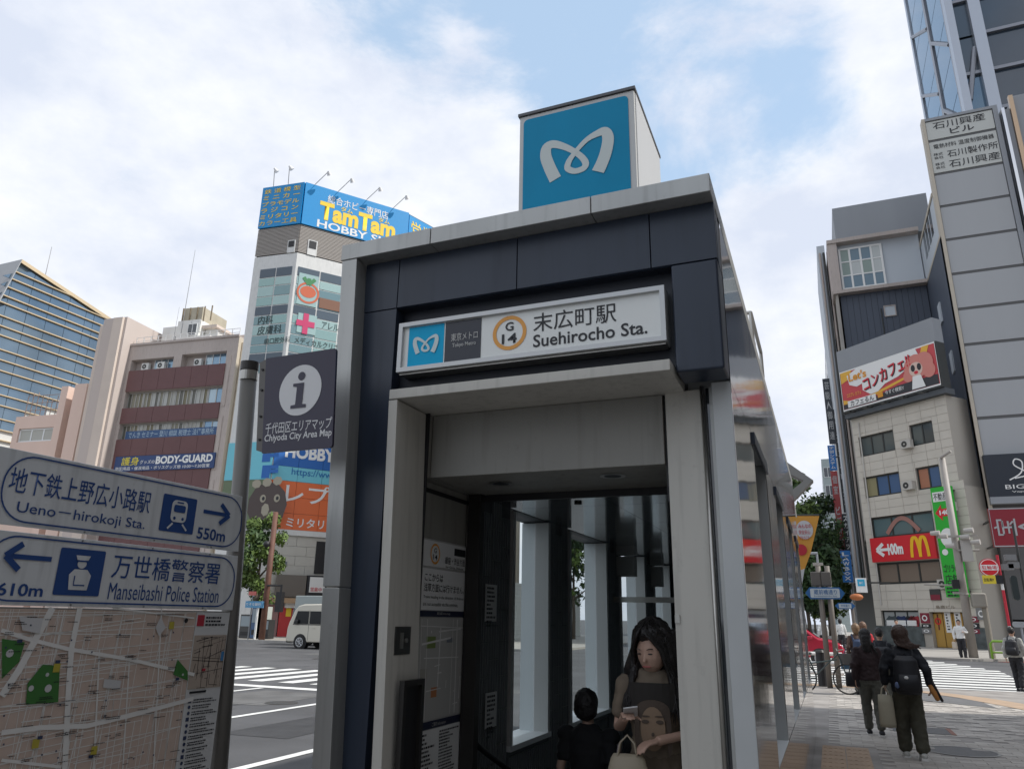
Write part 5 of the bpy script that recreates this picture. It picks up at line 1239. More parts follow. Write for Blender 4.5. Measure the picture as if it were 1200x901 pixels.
for (px_, py_) in ((1060, 527), (1062, 575), (1110, 600), (1104, 690)):
    x_, z_ = A(px_, py_), Zc(px_, py_); q = MB().box(x_, x_ + .8, -.42, -.06, z_, z_ + .6).o('air_conditioner', M('ac_beige', (.50, .48, .44), .5), MCB); mb = MB(); disc(mb, x_ + .32, z_ + .3, .22, .22, -.43, 16, inner=.3); mb.o('fan_grille', frd, q)
for px_ in (1008,): x_ = A(px_ + 12, 600); MB().cyl((x_, -.09, zd1 + .5), (x_, -.09, ztop - .4), .05, seg=8).o('drain_pipe', M('ac_beige', (.50, .48, .44), .5), MCB)
# lamp box on the wall and green vertical sign
q, x, z0, z1 = poster(1096, 690, 703, .75, M('lamp_box', (.05, .05, .05), .5), 'light_box'); MB().box(x - .34, x + .34, -.12, -.101, z0, z0 + .35).o('light_box_label', MC['poster_maroon'], q)
GS = FMc.thing('green_sign', 'tall bright green vertical banner sign with red arrow 140 on the cream corner building', 'sign')
gx0, gx1 = A(1092, 580) + .45, A(1119, 600) + .25
gz1, gz0 = Zc(1100, 573), Zc(1118, 700)
grn = M('sign_green', (.02, .42, .03), .5)
MB().box(gx0, gx1, -.75, -.45, gz0, gz1).o('panel', grn, GS); MB().box(gx1 + .002, gx1 + .12, -.8, -.4, gz0, gz1).o('edge', grn, GS)
MB().box(gx0, gx1, -.449, -.045, gz1 - .3, gz1 - .2).o('bracket', frd, GS); MB().box(gx0, gx1, -.449, -.045, gz0 + .3, gz0 + .4).o('bracket', frd, GS)
gw_, gh_ = gx1 - gx0, gz1 - gz0
MB().box(gx0 + gw_ * .08, gx1 - .06, -.765, -.751, gz1 - gh_ * .135, gz1 - gh_ * .045).o('text_panel', white_m, GS)
text('不動産', ink_m, GS, gx0 + gw_ * .12, gx1 - gw_ * .1, gz1 - gh_ * .125, gz1 - gh_ * .055, -.78)
mb = MB(); zc_ = gz1 - gh_ * .24; flat(mb, [(gx0 + gw_ * .10, zc_), (gx0 + gw_ * .48, zc_ - gh_ * .075), (gx0 + gw_ * .48, zc_ - gh_ * .035), (gx1 - .08, zc_ - gh_ * .035), (gx1 - .08, zc_ + gh_ * .035), (gx0 + gw_ * .48, zc_ + gh_ * .035), (gx0 + gw_ * .48, zc_ + gh_ * .075)], -.77); mb.o('arrow', redm, GS)
text('140', white_m, GS, gx0 + gw_ * .35, gx1 - gw_ * .1, zc_ - gh_ * .022, zc_ + gh_ * .022, -.785, bold=.04)
mb = MB(); disc(mb, gx0 + gw_ * .60, gz1 - gh_ * .47, gw_ * .42, gh_ * .085, -.77, 28); disc(mb, gx0 + gw_ * .32, gz1 - gh_ * .60, gw_ * .17, gh_ * .028, -.775, 20); mb.o('speech_bubble', white_m, GS)
text('ゴリラの', ink_m, GS, gx0 + gw_ * .1, gx1 - gw_ * .1, gz0 + gh_ * .22, gz0 + gh_ * .29, -.77, bold=.03); text('店舗', ink_m, GS, gx0 + gw_ * .1, gx1 - gw_ * .1, gz0 + gh_ * .11, gz0 + gh_ * .20, -.77, bold=.03)
textlines(GS, gx0 + gw_ * .1, gx1 - .1, gz0 + gh_ * .085, 3, .22, -.77, ink_m, 9, (.8, 1))
# billboard above
BBD = FMc.thing('cafe_billboard', 'tilted looking cafe billboard with red katakana lettering and a pink haired cartoon girl', 'billboard')
bx0, bx1 = p(984, 437, -.6)[0], p(1098, 420, -.6)[0]
bz1 = (p(985, 438, -.6)[1] + p(1094, 399, -.6)[1]) / 2; bz0 = (p(991, 481, -.6)[1] + p(1102, 449, -.6)[1]) / 2
bt = (p(983, 412, -.6)[1] + p(1090, 372, -.6)[1]) / 2
MB().box(bx0 - .1, bx1 + .1, -.6, .3, bz1 + .02, bt).o('top_panel', greyw, BBD)
MB().box(bx0 - .1, bx1 + .1, -.45, .6, ztop + .002, bz0 - .25).o('base_beam', M('dark_steel', (.08, .09, .10), .6), BBD)  # beam in a plain dark steel colour
MB().box(bx0 - .1, bx1 + .1, -.6, .3, bz0 - .24, bz1 + .018).o('frame', frd, BBD)
MB().box(bx0 + .05, bx1 - .05, -.64, -.602, bz0, bz1 - .12).o('picture_base', M('bb_red', (.55, .06, .07), .5), BBD)
outm = MB(); outline(outm, [(bx0, bz0 - .05), (bx1, bz0 - .05), (bx1, bz1 - .06), (bx0, bz1 - .06)], .12, -.645); outm.o('frame_trim', white_m, BBD)
B = lambda a, b: (bx0 + (bx1 - bx0) * a, bz0 + (bz1 - bz0 - .1) * b)
def bbp(pts, m_, nm_, y): mb = MB(); flat(mb, [B(*q) for q in pts], y); return mb.o(nm_, m_, BBD)
byl = M('bb_yellow', (.75, .42, .05), .5); bpk = M('bb_pink', (.62, .22, .18), .5); bsk = M('bb_skin', (.68, .50, .42), .5)
bbp([(.01, 1), (.14, 1), (.10, .78), (.01, .70)], byl, 'ray', -.66); bbp([(.01, .26), (.01, .14), (.35, .22), (.75, .44), (.72, .36), (.4, .18), (.2, .1)], byl, 'ray', -.66); bbp([(.88, 1), (.95, 1), (.90, .7), (.82, .55)], byl, 'ray', -.66)
bbp([(.01, .13), (.01, .01), (.99, .01), (.99, .24), (.60, .24), (.35, .12)], M('bb_black', (.03, .03, .035), .5), 'black_band', -.662)
cl = [(.08, .88), (.10, .62), (.18, .52), (.24, .56), (.24, .38), (.32, .22), (.40, .24), (.48, .38), (.62, .46), (.78, .66), (.84, .85), (.82, 1), (.2, 1)]
bbp(cl, white_m, 'cloud', -.67)
def bt_(s_, x0, z0, x1, z1, m_, y=-.70, bold=.03, sh=0, rot=0):
    a = B(x0, z0); b = B(x1, z1); return text(s_, m_, BBD, a[0], b[0], a[1], b[1], y, bold=bold, rot=rot)
bt_("Let's", .10, .70, .30, .92, M('bb_orange', (.72, .30, .02), .5)); bt_('コンカフェ!!', .25, .36, .76, .92, M('bb_crimson', (.60, .02, .04), .5), rot=.14, bold=.06)
bt_('コンカフェ!!', .26, .34, .77, .90, ink_m, y=-.685, rot=.14, bold=.04)
MB().box(*(lambda a, b: (a[0], b[0], -.69, -.672, a[1], b[1]))(B(.06, .03), B(.37, .20))).o('name_plate', white_m, BBD)
bt_('カフェるん', .09, .05, .35, .19, ink_m); a = B(.39, .07); b = B(.445, .21); MB().box(a[0], b[0], -.69, -.672, a[1], b[1]).o('orange_block', MC['bb_orange'], BBD); bt_('今すぐ検索!!', .47, .09, .66, .20, white_m)
bt_('コスプレ カフェ', .06, .30, .22, .40, byl)
for (a, b, rx, rz, m_, y) in ((.80, .56, .115, .30, bpk, -.69), (.88, .60, .09, .26, bpk, -.688), (.72, .38, .05, .14, bpk, -.685), (.92, .40, .06, .18, bpk, -.686), (.80, .50, .065, .17, bsk, -.70)):
    mb = MB(); c_ = B(a, b); disc(mb, c_[0], c_[1], (bx1 - bx0) * rx, (bz1 - bz0) * rz, y, 20); mb.o('cartoon_girl', m_, BBD)
mb = MB(); [disc(mb, *B(a, .54), .16, .26, -.71, 14) for a in (.775, .835)]; mb.o('cartoon_eye', ink_m, BBD)
mb = MB(); disc(mb, *B(.80, .42), .16, .12, -.71, 14); mb.o('cartoon_mouth', MC['bb_crimson'], BBD)
bbp([(.76, .34), (.84, .34), (.87, .03), (.74, .03)], white_m, 'cartoon_dress', -.705)
for k in range(5):
    x = bx0 + 1 + k * (bx1 - bx0 - 2) / 4; mb = MB(); mb.cyl((x, -.6, bz0 - .35), (x, -1.3, bz0 - .45), .04, seg=6); mb.box(x - .18, x + .18, -1.5, -1.25, bz0 - .55, bz0 - .38); mb.o('spot_lamp', frd, BBD)
# taller block behind, square to the street, and its navy return wall
FU = Fr(0, 66)
UB = FU.thing('rear_office_block', 'dark grey and white stepped office block rising behind the cream corner building', 'building')
p = FU.p
ux0, ux1 = p(980, 290)[0], 10.25
zt2_ = (p(977, 242)[1] + p(1071, 224.5)[1]) / 2; zt1_ = (p(980, 283)[1] + p(1066, 270)[1]) / 2; zc1 = (p(985, 292)[1] + p(1066, 277)[1]) / 2
zl1 = (p(978, 344)[1] + p(1074, 332)[1]) / 2
MB().box(p(976, 250)[0], ux1 + 1.2, .5, 14, zt1_, zt2_).o('penthouse', greyw, UB)
MB().box(ux0, ux1, .2, 14, zl1, zt1_ - .4).o('wall', palew, UB)
MB().box(p(970, 300)[0], ux1, -.6, 14, zt1_ - .4, zt1_ - .05).o('cornice', concm, UB)
MB().box(p(970, 300)[0], ux0, -.5, 13, zl1 - .0, zt1_ - .41).o('side_pier', concm, UB)
MB().box(p(966, 300)[0] - .5, ux0 - .9, 2, 13, 5, zt1_ + .8).o('side_wall', palew, UB)
for k in range(4): MB().cyl((p(966, 300)[0] - .3 + k * .32, 1.9, 5), (p(966, 300)[0] - .3 + k * .32, 1.9, zt1_), .09, seg=6).o('drain_pipe', frd if k % 2 else concm, UB)
wx0, wx1 = p(984, 310)[0], p(1036, 310)[0]
window(UB, wx0, wx1, zl1 + .25, zc1 - .1, .02, nv=4, nh=3, t=.16, fm=white_m, curtains=[M('pane_green', (.24, .31, .28), .1), M('pane_pale', (.50, .53, .52), .2), M('pane_blue', (.14, .22, .28), .1)])
MB().box(p(976, 346)[0], ux1, -.7, 6, zl1 - .3, zl1).o('ledge', concm, UB)
MB().box(p(978, 350)[0] + .1, p(985, 370)[0], -.45, 6, 8, zl1 - .3).o('side_pier', conc_m, UB)
sd0 = p(986, 360)[0]
nsd = 14
for k in range(nsd):
    a = sd0 + (ux1 - sd0) * k / nsd; b = sd0 + (ux1 - sd0) * (k + 1) / nsd
    MB().box(a + .01, b - .01, 0.0 , .12, 8, zl1 - .31).o('siding_panel', navyw, UB)
MB().box(sd0, ux1, .12, 6, 8, zl1 - .31).o('siding_core', black_m, UB)
wa_ = p(1035, 359); wb_ = p(1051, 370); window(UB, wa_[0], wb_[0], wb_[1], wa_[1], -.1, t=.08, fm=concm, gm=palew)
MB().cyl((p(1032, 360)[0], -.06, 20), (p(1032, 360)[0], -.06, p(1032, 362)[1]), .05, seg=6).o('pipe', frd, UB)
# narrow building with a column of pale panels
IX = 10.3
FI_ = Fr(IX, 57)
IB = FI_.thing('panel_tower', 'narrow office building faced with stacked pale panels, Japanese name sign on top', 'building')
p = FI_.p
ixr = p(1162, 124)[0]
rows = [(1080, 145), (1087, 167), (1094, 205.5), (1100.5, 243), (1107, 282), (1113.5, 322), (1121, 363), (1128, 404.6), (1134.5, 448), (1142.5, 490.6), (1149.7, 537)]
zr = [p(*q)[1] for q in rows]
pnl = M('panel_pale', (.36, .37, .38), .5, var=.05, vs=.3, streak=True)
MB().box(.25, ixr - .05, -.0, 2.0, 0, zr[0] - .1).o('panel_core', M('seam_grey', (.10, .10, .10), .6), IB)
mb = MB(); mb.box(0, .22, -.15, .6, 8.6, zr[0] + .25); mb.o('edge_trim', M('trim_cream', (.48, .43, .35), .6), IB); MB().box(ixr - .02, ixr + .3, -.12, .6, 8.6, zr[0] + .25).o('edge_trim', greyw, IB); MB().box(.22, ixr - .02, -.12, .6, zr[0] + .02, zr[0] + .25).o('edge_trim', greyw, IB)
for k in range(10):
    MB().box(.26, ixr - .06, -.04 , .10, zr[k + 1] + .11, zr[k] - .11 if k else zr[k] - .05).o('panel', pnl if k > 1 else M('name_white', (.50, .51, .48), .5), IB)
def it(s_, l, r_, zt_, zb__, y=-.06, bold=.02): text(s_, ink_m, IB, .26 + (ixr - .3) * l, .26 + (ixr - .3) * r_, zb__, zt_, y, bold=bold)
h0, h1 = zr[0] - .05, zr[1] + .20; it('石川興産', .10, .88, h0 - (h0 - h1) * .08, h0 - (h0 - h1) * .50, bold=.035); it('ビル', .34, .70, h0 - (h0 - h1) * .56, h0 - (h0 - h1) * .92, bold=.035)
h0, h1 = zr[1] - .20, zr[2] + .20; it('電熱材料 温度制御機器', .06, .95, h0 - (h0 - h1) * .06, h0 - (h0 - h1) * .22); it('石川製作所', .24, .98, h0 - (h0 - h1) * .34, h0 - (h0 - h1) * .58, bold=.03); it('石川興産', .24, .98, h0 - (h0 - h1) * .68, h0 - (h0 - h1) * .94, bold=.03)
it('株式', .04, .18, h0 - (h0 - h1) * .36, h0 - (h0 - h1) * .46); it('会社', .04, .18, h0 - (h0 - h1) * .48, h0 - (h0 - h1) * .58); it('株式', .04, .18, h0 - (h0 - h1) * .70, h0 - (h0 - h1) * .80); it('会社', .04, .18, h0 - (h0 - h1) * .82, h0 - (h0 - h1) * .92)
zb_ = zr[10]; zbb = p(1156, 584)[1]
MB().box(.10, 9, -.6, .10, zbb, zb_ + .1).o('shop_sign', M('vape_navy', (.010, .016, .028), .4), IB); MB().box(.10, 9, -.62, .12, zbb - .45, zbb - .002).o('sign_foot', greyw, IB)
text('BIGVIBES', white_m, IB, p(1178, 570, -.6)[0], p(1178, 570, -.6)[0] + 2.9, p(1178, 573, -.6)[1], p(1178, 568, -.6)[1], -.62, bold=.0)
text('Vapeshop', white_m, IB, p(1186, 577, -.6)[0], p(1186, 577, -.6)[0] + 1.7, p(1186, 577.5, -.6)[1], p(1186, 575, -.6)[1], -.62, bold=.0)
mb = MB(); c_ = p(1194, 552, -.6)
stroke(mb, [(c_[0] - .6, c_[1] - .55), (c_[0] + .1, c_[1] - .1), (c_[0] + .25, c_[1] + .6), (c_[0] - .1, c_[1] + .8), (c_[0] - .2, c_[1] + .4), (c_[0] + .5, c_[1] - .2), (c_[0] - .3, c_[1] - .45)], .08, -.63, sub=4); mb.o('script_emblem', white_m, IB)
# its side wall facing the lane, navy below and pale above
zs1 = p(1101, 267)[1]
MB().box(.05, 9, 2.05, 9.1, 9.0, zs1 + 3).o('upper_block', palew, IB)
MB().box(.0, .049, 0.0, 10.5, 9.0, zl1 - .3).o('side_siding', navyw, IB); MB().box(-.02, .049, .61, 10.5, zl1 - .3, zl1 - .05).o('side_cornice', M('trim_cream', (.48, .43, .35), .6), IB)
MB().box(.02, .048, .61, 10.5, zl1 - .05, zs1 + 3.0).o('side_upper', palew, IB); MB().box(-.05, .6, .61, 9.2, zs1 + 3.0, zs1 + 3.3).o('side_cornice', MC['trim_cream'], IB)
MB().box(1.05, 9, .1, 9, 0, 9.0).o('base_wall', M('base_grey', (.16, .17, .185), .6, var=.1, vs=.6), IB); MB().box(.01, 1.04, 1.5, 9, 0, 9.0).o('gap_shade', black_m, IB)  # black box at left stands for the shade in the gap
for k in range(6): MB().box(1.1 + k * 1.1, 2.17 + k * 1.1, .06, .098, .5, 4.3).o('cladding_sheet', MC['base_grey'], IB); MB().box(1.1 + k * 1.1, 2.17 + k * 1.1, .06, .098, 4.34, 8.9).o('cladding_sheet', MC['base_grey'], IB)
for x_, r_ in ((3.2, .09), (3.6, .05), (2.2, .05)): MB().cyl((x_, .0, .4), (x_, .0, 8.4), r_, seg=8).o('conduit', frd, IB)
MB().box(2.4, 2.9, -.25, .05, 3.2, 4.0).o('meter_box', greyw, IB)
for (yy, zz_) in ((3.0, 19.5), (4.5, 24)): MB().box(-.10, -.002, yy, yy + 1.0, zz_, zz_ + 1.6).o('side_window', palew, IB)
wz = [p(1091, y)[1] for y in (250, 215)]
for k in range(4): MB().box(.0, .019, 2.4 + k * 1.3, 3.3 + k * 1.3, zl1 + 1.2, zl1 + 3.8).o('side_window', glass_d, IB)
# neighbour to the right
NBR = Fr(ixr + IX + .34, 57.2); NB2 = NBR.thing('grey_framed_building', 'grey framed office building at the right edge beside the pale panel tower', 'building')
p = NBR.p; z_ = p(1175, 118)[1]
MB().box(.1, .7, -.3, 12, 0, z_ - 1).o('column', greyw, NB2)
MB().box(.72, 1.0, -.5, -.2, 0, z_).o('reflection_strip', M('reflection_strip', (.50, .36, .24), .3, .6), NB2); MB().box(.1, .3, -.6, -.31, 0, z_ - 1).o('chrome_strip', M('chrome', (.6, .62, .66), .12, 1), NB2)  # orange strip: a reflection painted as its own part
MB().box(1.0, 4.2, -.2, 12, 0, p(1170, 118)[1]).o('wall', greyw, NB2); MB().box(4.2, 14, .4, 12, 0, p(1170, 118)[1] - 1).o('wall', M('core_dark2', (.05, .055, .06), .4), NB2)
for k in range(12): MB().box(4.25, 14, .1, .39, 6 + k * 2.9, 6.3 + k * 2.9).o('spandrel', greyw, NB2); 
for k in range(3): MB().box(1.3, 3.9, -.25, -.201, 8 + k * 9, 14 + k * 9).o('wall_panel', pnl, NB2)
# glass tower beyond
FTW = Fr(0, 64); p = FTW.p
tx0 = p(1109, 0)[0]; tx1 = p(1150, 60)[0]
GT = thing('glass_tower', 'tall dark glass tower with silver columns and diagonal braces at the top right', 'building', (tx0, 64, 0), 0, world=True)
TZ0, TZ1 = 20, 75
colm = M('tower_column', (.42, .45, .50), .35, .5); brm = M('tower_brace', (.26, .27, .30), .4, .4)
tg_ = M('tower_glass', (.04, .06, .085), .05, 0, spec=1.0, var=.3, vs=.1); tgb = M('tower_glass_blue', (.13, .19, .25), .05, .75)
MB().box(tx0 + .12, tx0 + 40, 64.5, 81.2, TZ0, TZ1).o('core', M('tower_core', (.02, .028, .04), .3), GT)
xx = [tx0, tx1, tx1 + 7, tx1 + 14, tx1 + 21]
for i, x in enumerate(xx): MB().box(x - (.35 if i else .3), x + (.55 if i else .3), 63.7, 64.6, TZ0, TZ1).o('column', colm, GT)
for i in range(4):
    for k in range(14):
        z = TZ0 + k * 3.9; MB().box(xx[i] + (.55 if i else .3), xx[i + 1] - .35, 64.3, 64.36, z + .2, z + 3.85).o('pane', tg_ if (i or k % 3) else tgb, GT)
        if k % 2 or i: MB().box(xx[i] + (.55 if i else .3), xx[i + 1] - .35, 64.0, 64.4, z - .12, z + .18).o('floor_beam', brm, GT)
a, b = p(1143, 55), p(1132, 118)
for k in range(3):
    dz = k * 21 - 21; MB().cyl((xx[1] - .4, 64.1, a[1] + dz), (xx[0] + .3, 64.1, b[1] + dz), .22, seg=8).o('brace', brm, GT)
# its left face
for y in (64.9, 72, 80.5): MB().box(tx0 - .12, tx0 + .10, y, y + .8, TZ0, TZ1).o('column', brm if y < 80 else colm, GT)
for (ya, yb) in ((65.7, 72), (72.8, 80.5)):
    for k in range(14): z = TZ0 + k * 3.9; MB().box(tx0 + .02, tx0 + .08, ya, yb, z + .05, z + 3.85).o('pane', tgb, GT)
    for k in range(8): z = TZ0 + k * 8; MB().cyl((tx0 - .05, ya, z), (tx0 - .05, yb, z + 5.5), .20, seg=6).o('brace', brm, GT)
# red hanging sign
FRd = Fr(0, 52); p = FRd.p
a, b, c = p(1157, 596), p(1164, 641), p(1200, 593)
RS = thing('red_sign', 'dark red sign board with a sideways white character below the black shop sign', 'sign', (a[0], 52, b[1]), 0, world=True)
MB().box(a[0], a[0] + 5, 51.9, 52.2, b[1], a[1]).o('panel', M('sign_crimson', (.22, .008, .02), .45), RS); hh = a[1] - b[1]
outm = MB(); outline(outm, [(a[0] + .04, b[1] + .04), (a[0] + 4.95, b[1] + .04), (a[0] + 4.95, a[1] - .04), (a[0] + .04, a[1] - .04)], .07, 51.89); outm.o('trim', pnl, RS)
text('宝', pnl, RS, p(1166, 615)[0] - .1, p(1190, 615)[0], b[1] + hh * .28, b[1] + hh * .72, 51.88, rot=R_(90), bold=.06); text('く', pnl, RS, p(1192, 615)[0], p(1192, 615)[0] + 1.0, b[1] + hh * .32, b[1] + hh * .68, 51.88, rot=R_(0), bold=.06)
mb = MB(); mb.box(a[0] + .5, a[0] + .62, 52.0, 57, a[1] - .4, a[1] - .3); mb.box(a[0] + .5, a[0] + .62, 52.0, 57, b[1] + .3, b[1] + .4); mb.o('bracket', frd, RS)
# street wall down the avenue with stacked signs
FA = Fr(0, 74); p = FA.p
def av(nm_, label, pxa, pxb, pyt, Y, mat, dep, wins=0):
    F = Fr(0, Y); a = F.p(pxa, pyt); b = F.p(pxb, pyt); t = thing(nm_, label, 'building', (a[0], Y, 0), 0, world=True)
    MB().box(a[0], b[0], Y, Y + dep, 0, a[1]).o('wall', mat, t)
    for k in range(wins):
        z = 4 + k * 3.4
        if z + 2 < a[1]: window(t, a[0] - (a[0]) + a[0] + .2 - 0, b[0] - .2, z, z + 1.9, Y - .09, nv=2, t=.08)
    for k in range(8):
        for j in range(wins):
            z = 4 + j * 3.4
            if z + 2 < a[1] and dep > 5: MB().box(a[0] - .03, a[0] - .002, Y + .6 + k * (dep - 1) / 8, Y + .6 + (k + .6) * (dep - 1) / 8, z, z + 1.8).o('side_window', glass_d, t)
    return t, a
av('avenue_building', 'slim pale office building with many drain pipes directly left of the rear office block', 966, 982, 384, 78, M('pale_grey_wall', (.42, .44, .44), .7, var=.08), 24, 9)
av('avenue_building', 'grey slim building on the avenue behind the stacked vertical shop signs', 975, 1020, 470, 74, M('dark_grey_wall', (.34, .34, .33), .7), 9, 0)
av('avenue_building', 'pale greenish far building down the avenue left of the vertical signs', 962, 975, 538, 150, M('green_grey_wall', (.36, .42, .42), .7, var=.08), 60, 8)
av('avenue_building', 'small pale block furthest down the avenue', 958, 968, 585, 200, M('far_white_wall', (.50, .54, .56), .7), 40, 5)
def vsign(label, l, t, r_, b, Y, mat, s_, tm, ln=0, mirror=False):
    F = Fr(0, Y); A0 = F.p(l, t); B0 = F.p(r_, t); Z0 = F.p(l + (b - t) * .115, b)
    x0, x1, z1, z0 = A0[0], B0[0], A0[1], Z0[1]; t_ = thing('shop_sign', label, 'sign', (x0, Y, z0), 0, 'stacked vertical signs down the avenue', world=True)
    MB().box(x0, x1, Y, Y + .25, z0, z1).o('panel', mat, t_); MB().box(x1, x1 + .5, Y + .08, Y + .16, (z0 + z1) / 2, (z0 + z1) / 2 + .12).o('bracket', frd, t_)
    n = len(s_); h = (z1 - z0) * .92 / n; wdt = (x1 - x0)
    for i, ch in enumerate(s_): 
        if ch != ' ': text(ch, tm, t_, x0 + wdt * .18, x1 - wdt * .18, z1 - (z1 - z0) * .04 - h * (i + .86), z1 - (z1 - z0) * .04 - h * (i + .08), Y - .02, bold=.02, res=1)
    return t_
bkm = M('sign_charcoal', (.045, .05, .06), .5); blm = M('sign_bright_blue', (.02, .17, .50), .5); rdm = M('sign_brick_red', (.36, .05, .05), .5); whm = M('dull_white', (.5, .5, .5), .5)
vsign('upper charcoal vertical sign with pale characters, left column of the stack', 963.5, 444, 972, 520, 73, bkm, '芸能人御用達', whm)
vsign('bright blue vertical sign with white katakana, below the charcoal one', 969.5, 522, 978, 551, 72.6, blm, '学習システム', white_m)
vsign('brick red tall vertical sign under the blue one on the avenue', 973, 552, 981, 672, 72.2, rdm, '個室 ビデオ試写室', whm)
vsign('lowest bright blue vertical sign reading LAW BOX above the pavement', 984, 645, 996, 682, 70, blm, 'LAWBOX', white_m)
vsign('long black vertical sign column in the middle of the stack with pale lettering', 975, 480, 983, 600, 71.8, ink_m, '麻雀 カラオケ 7F スカイ', whm)
vsign('lower black vertical sign with white katakana SKYTECH next to the brick red sign', 986, 602, 994, 655, 71.4, ink_m, 'スカイテック', white_m)
# ================================================================== unseen blocks added on the right and behind to shade this corner
OR = thing('shading_block', 'low beige office block on the right side of the pavement beside the camera', 'building', (7.2, -16, 0), 0, world=True)
MB().box(7.2, 24, -30, 5.4, 0, 15.0).o('wall', M('row_beige', (.34, .30, .26), .8, var=.08), OR); MB().box(7.2, 24, 5.402, 18.5, 0, 11.2).o('wall', MC['row_beige'], OR)  # heights shaped so the near part shades the signboard but not the roof cube
for j in range(2):
    for k in range(10): MB().box(7.15, 7.198, -28 + k * 4.6, -25 + k * 4.6, 3 + j * 3.7, 5.2 + j * 3.7).o('window', glass_d, OR)
OB = thing('rear_shading_block', 'grey office block standing behind the camera across the side street', 'building', (-2, -34, 0), 0, world=True)  # unseen block, put in to dim the light from behind
MB().box(-3.5, 24, -60, -31, 0, 12).o('wall', greyw, OB)
for j in range(3):
    for k in range(7): MB().box(-2.5 + k * 3.8, .3 + k * 3.8, -30.998, -30.95, 3 + j * 3.7, 5.4 + j * 3.7).o('window', glass_d, OB)
# ================================================================== TREES
leafA = [M('leaf_dark', (.028, .058, .020), .6), M('leaf_mid', (.050, .095, .028), .6), M('leaf_light', (.11, .17, .035), .6)]
bark = M('bark', (.10, .08, .06), .9, var=.2, bump_=.4, bs=12)
def tree(label, loc, h, r, base, n=2600, ls=.22, seed=1, group=None, kind=1, squash=1.25):
    t = thing('street_tree', label, 'tree', loc, 0, group); rg = np.random.default_rng(seed)
    mb = MB(); mb.tube([(0, 0, -.1), (.05, 0, base * .6), (0, .05, base), (.1, 0, h * .72)], [.17, .14, .12, .05], 8)
    for k in range(7):
        a = k * 2.4; z = base + (h - base) * (.05 + .09 * k); mb.tube([(0, 0, z - .3), (math.cos(a) * r * .35, math.sin(a) * r * .35, z + .5), (math.cos(a) * r * .7, math.sin(a) * r * .7, z + .9)], [.08, .05, .02], 6)
    mb.o('trunk', bark, t, smooth=True)
    nc = 34; cc = []
    while len(cc) < nc:
        v = rg.uniform(-1, 1, 3)
        if .25 < np.linalg.norm(v) < 1: cc.append(v * [r, r, (h - base) / 2 * 1.0] + [0, 0, (h + base) / 2])
    cc = np.array(cc); ci = rg.integers(0, nc, n); rad = rg.uniform(.25, .42, nc)[ci] * r
    d = rg.normal(size=(n, 3)); d /= np.linalg.norm(d, axis=1)[:, None]; c = cc[ci] + d * (rad * rg.uniform(.45, 1.0, n))[:, None]
    u = rg.normal(size=(n, 3)); u /= np.linalg.norm(u, axis=1)[:, None]; v = np.cross(u, d + rg.normal(size=(n, 3)) * .5); v /= np.linalg.norm(v, axis=1)[:, None]
    s_ = (ls * rg.uniform(.45, 1.6, n))[:, None]
    V = np.stack([c - u * s_, c - v * s_ * .5, c + u * s_, c + v * s_ * .5], 1)
    for q in range(3):
        m_ = (ci % 3) == q; VV = V[m_].reshape(-1, 3); k = len(VV) // 4
        me = bpy.data.meshes.new('foliage'); me.from_pydata(VV.tolist(), [], [(4 * i, 4 * i + 1, 4 * i + 2, 4 * i + 3) for i in range(k)]); me.materials.append(leafA[(q + kind) % 3] if kind < 2 else leafA[2 if q else 1])
        o = bpy.data.objects.new('foliage', me); C.objects.link(o); o.parent = t
    return t
def at(px, Y, z=0.):
    r = ray(px, 735); return (r[0] / r[1] * Y, Y, z)
tree('bright green roadside tree behind the sign pole across the avenue', at(295, 41.5), 7.9, 1.75, 2.3, n=6500, seed=3, kind=2, ls=.14)
for i, (px, Y, h, r, lb) in enumerate(((948, 62, 10, 2.8, 'dark green tree just past the kiosk, nearest of the avenue trees'), (965, 80, 10.5, 3.0, 'second dark avenue tree, behind the street name sign posts'), (943, 72, 14.5, 3.6, 'tall dark avenue tree whose top shows above the orange banner'), (972, 100, 9.5, 3.0, 'darkest avenue tree beside the row of vertical signs'), (955, 120, 17, 5, 'furthest avenue tree under the small pale block'))):
    tree(lb, at(px, Y, .2), h, r, 2.4, n=7500, seed=10 + i, group='trees along the avenue', kind=0, ls=.20)
tree('green tree seen through the kiosk windows behind the white hoarding', at(672, 62), 11, 3.0, 3, n=2600, seed=31, kind=1)
# hoarding and building seen through the entrance
HD = thing('site_hoarding', 'white corrugated steel site hoarding across the avenue, seen through the kiosk windows', 'hoarding', (-22.5, 42, 0), 0, world=True)
for k in range(20):
    Y = 42 + k * 1.5
    mb = MB(); mb.box(-22.5, -22.4, Y, Y + 1.48, 0, 4.2)
    for j in range(14): mb.box(-22.40, -22.36, Y, Y + 1.48, .1 + j * .3, .25 + j * .3)
    mb.o('hoarding_panel', M('hoarding_white', (.60, .60, .56), .5), HD)
HB = thing('beige_block', 'beige concrete block with square windows behind the white hoarding', 'building', (-24, 52, 0), 0, world=True)
MB().box(-30, -24, 46, 60, 0, 22).o('wall', M('block_beige', (.42, .36, .28), .8, var=.08), HB)
for j in range(6):
    for k in range(5): MB().box(-24.0, -23.95, 47 + k * 2.6, 48.6 + k * 2.6, 2.2 + j * 3.3, 4.0 + j * 3.3).o('window', glass_d, HB)
    for k in range(2): MB().box(-29.5 + k * 2.8, -28 + k * 2.8, 45.95, 45.998, 2.2 + j * 3.3, 4.0 + j * 3.3).o('window', glass_d, HB)
